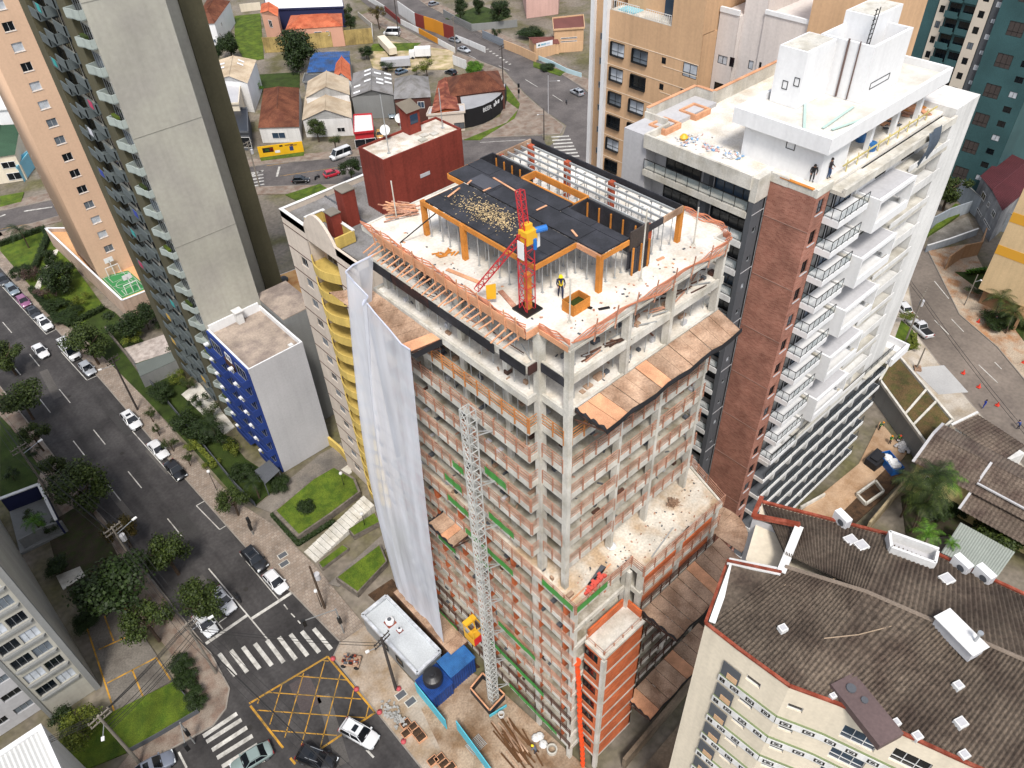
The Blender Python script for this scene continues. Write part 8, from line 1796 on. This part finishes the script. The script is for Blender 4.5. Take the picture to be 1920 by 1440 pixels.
pole('r3',(609,1140),9,'brown pole with meter box on the pavement by the crossing', BARK, .17, None, None, True)
pole('l1',(100,935),11,'power pole with cross arms on the left pavement, upper', POLEC, .18, (2.4,.4,.4), None, False, True)
pole('l2',(270,1085),11,'power pole with transformer on the left pavement', POLEC, .18, (2.4,.4,.4), None, True, True)
pole('l3',(405,1262),11,'power pole with many wires at the street corner', POLEC, .18, (2.2,-.3,.4), None, False, True)
pole('l4',(263,1432),11.5,'pale power pole leaning over the corner lawn', POLEC, .2, (-.6,-1.6,.3), None, False, True)
pole('g1',(407,920),4,'globe lamp on the avenue pavement near the small tree', BLK, .05, None, True); pole('g2',(645,910),3.4,'globe lamp on the raised lawn', BLK, .05, None, True, z=1.0); pole('g3',(684,985),3.2,'globe lamp beside the outdoor steps', BLK, .05, None, True, z=.9); pole('g4',(603,1138),3.4,'globe lamp beside the brown pole', BLK, .05, None, True)
pole('s1',(1697,642),10.5,'pole with transformer on the side street', POLEC, .17, None, None, True, True); pole('s2',(1808,572),6.5,'thin lamp pole on the far pavement of the side street', POLEC, .1, (.8,-.6,.2)); pole('s3',(1718,692),4.5,'short concrete post by the grey forecourt', POLEC, .14)
pole('b1',(944,168),12,'dark pole at the bend of the hill road', mat('pole_dark','#4a4440',.9,.7,.2,3,.15), .17, None, None, False, True); pole('b2',(1028,213),10,'white street lamp pole at the corner pavement', LGREY, .1, (1.5,-2,.2)); pole('b3',(1020,262),8,'dark pole behind the tower scaffold', mat('pole_dark','#4a4440',.9,.7,.2,3,.15), .15, (-1.4,.5,.2)); pole('b4',(487,350),11,'power pole by the small zebra crossing', POLEC, .18, None, None, True, True); pole('b5',(855,102),11,'power pole at the underpass wall', POLEC, .17, None, None, False, True); pole('b6',(748,68),13,'dark pole beside the white minibus', mat('pole_dark','#4a4440',.9,.7,.2,3,.15), .17, None, None, False, True)
b = MB()
def wire(a, c, sag=.5, r=.025):
    prev = None
    for k in range(11):
        t = k/10; p = lerp(a,c,t); p = (p[0],p[1],p[2]-sag*4*t*(1-t))
        if prev: b.beam(prev,p,r*1.6)
        prev = p
far = (TOPS['l1'][0]-1.7,TOPS['l1'][1]+34,11)
for s, dz in ((-1,.0),(-.4,.0),(.4,.0),(1,.0),(0,-1.6),(.1,-2.2),(.2,-2.7),(.15,-3.0)):
    o = lambda p: (p[0]+s,p[1]+.15*s,p[2]-.2+dz)
    for p, q in ((far,TOPS['l1']),(TOPS['l1'],TOPS['l2']),(TOPS['l2'],TOPS['l3']),(TOPS['l3'],(TOPS['l3'][0]+5,TOPS['l3'][1]-32,11))): wire(o(p),o(q),.5)
    wire(o(TOPS['l3']),o(TOPS['l4']),.4)
    if dz == 0: wire(o(TOPS['l4']),(-34,62,10),.4); wire(o(TOPS['b1']),o(TOPS['b5']),.8)
for dz in (-.6,-1.2): wire((*TOPS['l3'][:2],11+dz),(*TOPS['r2'][:2],11+dz),.6); wire((*TOPS['s1'][:2],10+dz),(TOPS['s1'][0]+22,TOPS['s1'][1]+24,10+dz),.6); wire((*TOPS['s1'][:2],10+dz),(TOPS['s1'][0]-22,TOPS['s1'][1]-28,10+dz),.6)
g = one('overhead_wires', b, WIRE, 'bundle of black overhead wires strung between the power poles', 'wires'); g['kind'] = 'stuff'
def signal(px, py, h, arm, lb):
    c = G(px,py,0); t = thing('traffic_light', lb, 'traffic light', c); b = MB(); b.cyl((c[0],c[1],-.05),(c[0],c[1],h),.08,8); b.beam((c[0],c[1],h-.2),(c[0]+arm[0],c[1]+arm[1],h),.09); b.build('mast_arm', GREYD, t); e = (c[0]+arm[0],c[1]+arm[1],h)
    for q in (e,(c[0],c[1],h*.62)): b = MB(); b.box(q[0]-.2,q[1]-.2,q[2]-1.0,q[0]+.2,q[1]+.2,q[2]+.1); so_ = b.build('signal_head', BLK, t); b = MB(); [b.cyl((q[0],q[1]+.2,q[2]-.15-.32*k),(q[0],q[1]+.3,q[2]-.15-.32*k),.12,8) for k in range(3)]; b.build('visor', BLK, so_)
signal(645,1187,5.5,(-3.6,1.2),'traffic light with arm over the avenue crossing'); signal(365,1393,5.0,(-.6,-2.6),'traffic light on the corner lawn pavement'); signal(475,1012-10,3.4,(.1,0),'dark signal head on the avenue pavement'); signal(973,185,4,(.1,.1),'signal head on the hill road corner')
# ------------------------------------------------------------------ people
SKIN = flat('skin','#a8785c',.6); 
def person(px, py, z, ang, shirt, trousers, label, helmet=None, vest=None, pose='stand', H=1.75):
    c = G(px,py,z); t = thing('person', label, 'person', c, None, ang, True)
    lean = {'stand':.0,'walk':.05,'bend':.55}[pose]; fx = lean*.5
    J = {'pel':(0,0,.93),'chest':(fx*.7,0,1.3),'neck':(fx,0,1.47-lean*.18),'head':(fx+lean*.15,0,1.62-lean*.22),'top':(fx+lean*.2,0,1.72-lean*.25)}
    st = .22 if pose == 'walk' else .06
    J.update({'hl':(0,.1,.9),'kl':(.06+st*.6,.11,.5),'al':(st,.11,.08),'tl':(st+.16,.12,.04),'hr':(0,-.1,.9),'kr':(.06-st*.5,-.11,.5),'ar':(-st,-.11,.08),'tr':(-st+.16,-.12,.04)})
    J.update({'sl':(fx*.95,.2,1.42-lean*.18),'el':(fx+.06,.27,1.14-lean*.1),'wl':(fx+.28,.2,1.0-lean*.2),'fl':(fx+.35,.18,.98-lean*.2),'sr':(fx*.95,-.2,1.42-lean*.18),'er':(fx+.02,-.27,1.13-lean*.1),'wr':(fx+.24,-.2,.98-lean*.2),'fr':(fx+.31,-.18,.96-lean*.2)})
    rad = dict(pel=.15,chest=.17,neck=.065,head=.105,top=.07,hl=.1,kl=.07,al=.05,tl=.04,hr=.1,kr=.07,ar=.05,tr=.04,sl=.075,el=.05,wl=.038,fl=.04,sr=.075,er=.05,wr=.038,fr=.04)
    E = [('pel','chest'),('chest','neck'),('neck','head'),('head','top'),('pel','hl'),('hl','kl'),('kl','al'),('al','tl'),('pel','hr'),('hr','kr'),('kr','ar'),('ar','tr'),('chest','sl'),('sl','el'),('el','wl'),('wl','fl'),('chest','sr'),('sr','er'),('er','wr'),('wr','fr')]
    N = list(J); me = bpy.data.meshes.new('body'); me.from_pydata([J[n] for n in N], [(N.index(a),N.index(b_)) for a, b_ in E], [])
    ob = bpy.data.objects.new('body', me); col.objects.link(ob); ob.modifiers.new('s','SKIN'); ob.modifiers.new('u','SUBSURF').levels = 1
    for i, n in enumerate(N): sv = me.skin_vertices[0].data[i]; sv.radius = (rad[n],rad[n]); sv.use_root = n == 'pel'
    dg = bpy.context.evaluated_depsgraph_get(); m2 = bpy.data.meshes.new_from_object(ob.evaluated_get(dg)); bpy.data.objects.remove(ob); m2.name = 'body'
    m2.materials.clear()
    for m in (flat('cloth_'+shirt[1:],shirt,.9), flat('cloth_'+trousers[1:],trousers,.9), SKIN, BLK): m2.materials.append(m)
    hz = J['neck'][2]+.02
    for p in m2.polygons:
        x, y, zz = p.center; p.material_index = 2 if zz > hz and abs(y) < .15 else 3 if zz < .1 else 1 if zz < .95 and abs(y) < .2 and not (x > fx+.15 and zz > .85) else 2 if abs(y) > .12 and zz < 1.06-lean*.2 and x > fx+.12 else 0
        p.use_smooth = True
    bo = link('body', m2, t); bo.scale = (H/1.75,)*3
    hx, hy, hzz = J['head']
    b = MB(); b.lathe((hx,hy,hzz+.02), [(.125,0),(.122,.06),(.09,.12),(.02,.15)], 12); 
    if helmet: b.cyl((hx+.05,hy,hzz+.015),(hx+.05,hy,hzz+.03),.15,12)
    b.build('helmet' if helmet else 'hair', flat('helmet_'+helmet[1:],helmet,.4) if helmet else flat('dark_hair','#1c1512',.8), t)
    b = MB(); b.lathe((hx+.1,hy,hzz-.02), [(.012,0),(.02,.02),(.008,.05)], 6); b.build('nose', SKIN, t)
    if vest:
        b = MB(); cx, cz = J['chest'][0], J['chest'][2]
        for s in (-1,1): b.beam((cx+.165,s*.03,cz-.3),(cx+.15,s*.13,cz+.12),.05,.03); b.beam((cx-.17,s*.03,cz-.3),(cx-.16,s*.13,cz+.12),.05,.03)
        b.lathe((J['pel'][0]+fx*.3,0,1.04), [(.185,0),(.19,.03),(.185,.06)], 12); b.build('harness', flat('vest_'+vest[1:],vest,.7), t)
zf = LB(9)+.46
person(1051,557,zf,-2.2,'#1d2340','#1d2340','worker in navy overalls with yellow helmet and harness walking on the tower roof','#f2d818','#e8c820','walk')
person(1552,334,ZR+.03,-1.4,'#2a2226','#2c4468','person in dark shirt and blue jeans standing at the penthouse corner')
person(1521,340,ZR+.03,-2.6,'#1e1e22','#26262c','person in dark clothes bending near the orange coping',None,None,'bend')
person(1647,806,.05,-.6,'#234a30','#1f2a24','worker with orange helmet and green vest by the yard pit','#e8902c','#9fd84a','bend'); person(1667,832,.05,-1.8,'#245a34','#1e2430','worker with orange helmet in the middle of the yard','#e8902c','#b8e060'); person(1682,827,.05,-2.4,'#24482c','#20242c','worker beside the grey sacks in the yard','#c8402c','#9fd84a','bend')
person(1843,765,.05,2.2,'#1f3f9c','#1f3f9c','worker in blue overalls standing on the pale pavement'); person(1908,805,.05,1.2,'#2c4684','#26283a','worker in blue bending at the right picture edge',None,None,'bend'); person(1865,608,.05,1,'#4a5a64','#2c3038','person crouching on the broken far pavement',None,None,'bend')
person(1005,1412,.15,2.0,'#5a6470','#3a3f48','worker with yellow helmet among the brown planks','#f2d818',None,'bend')
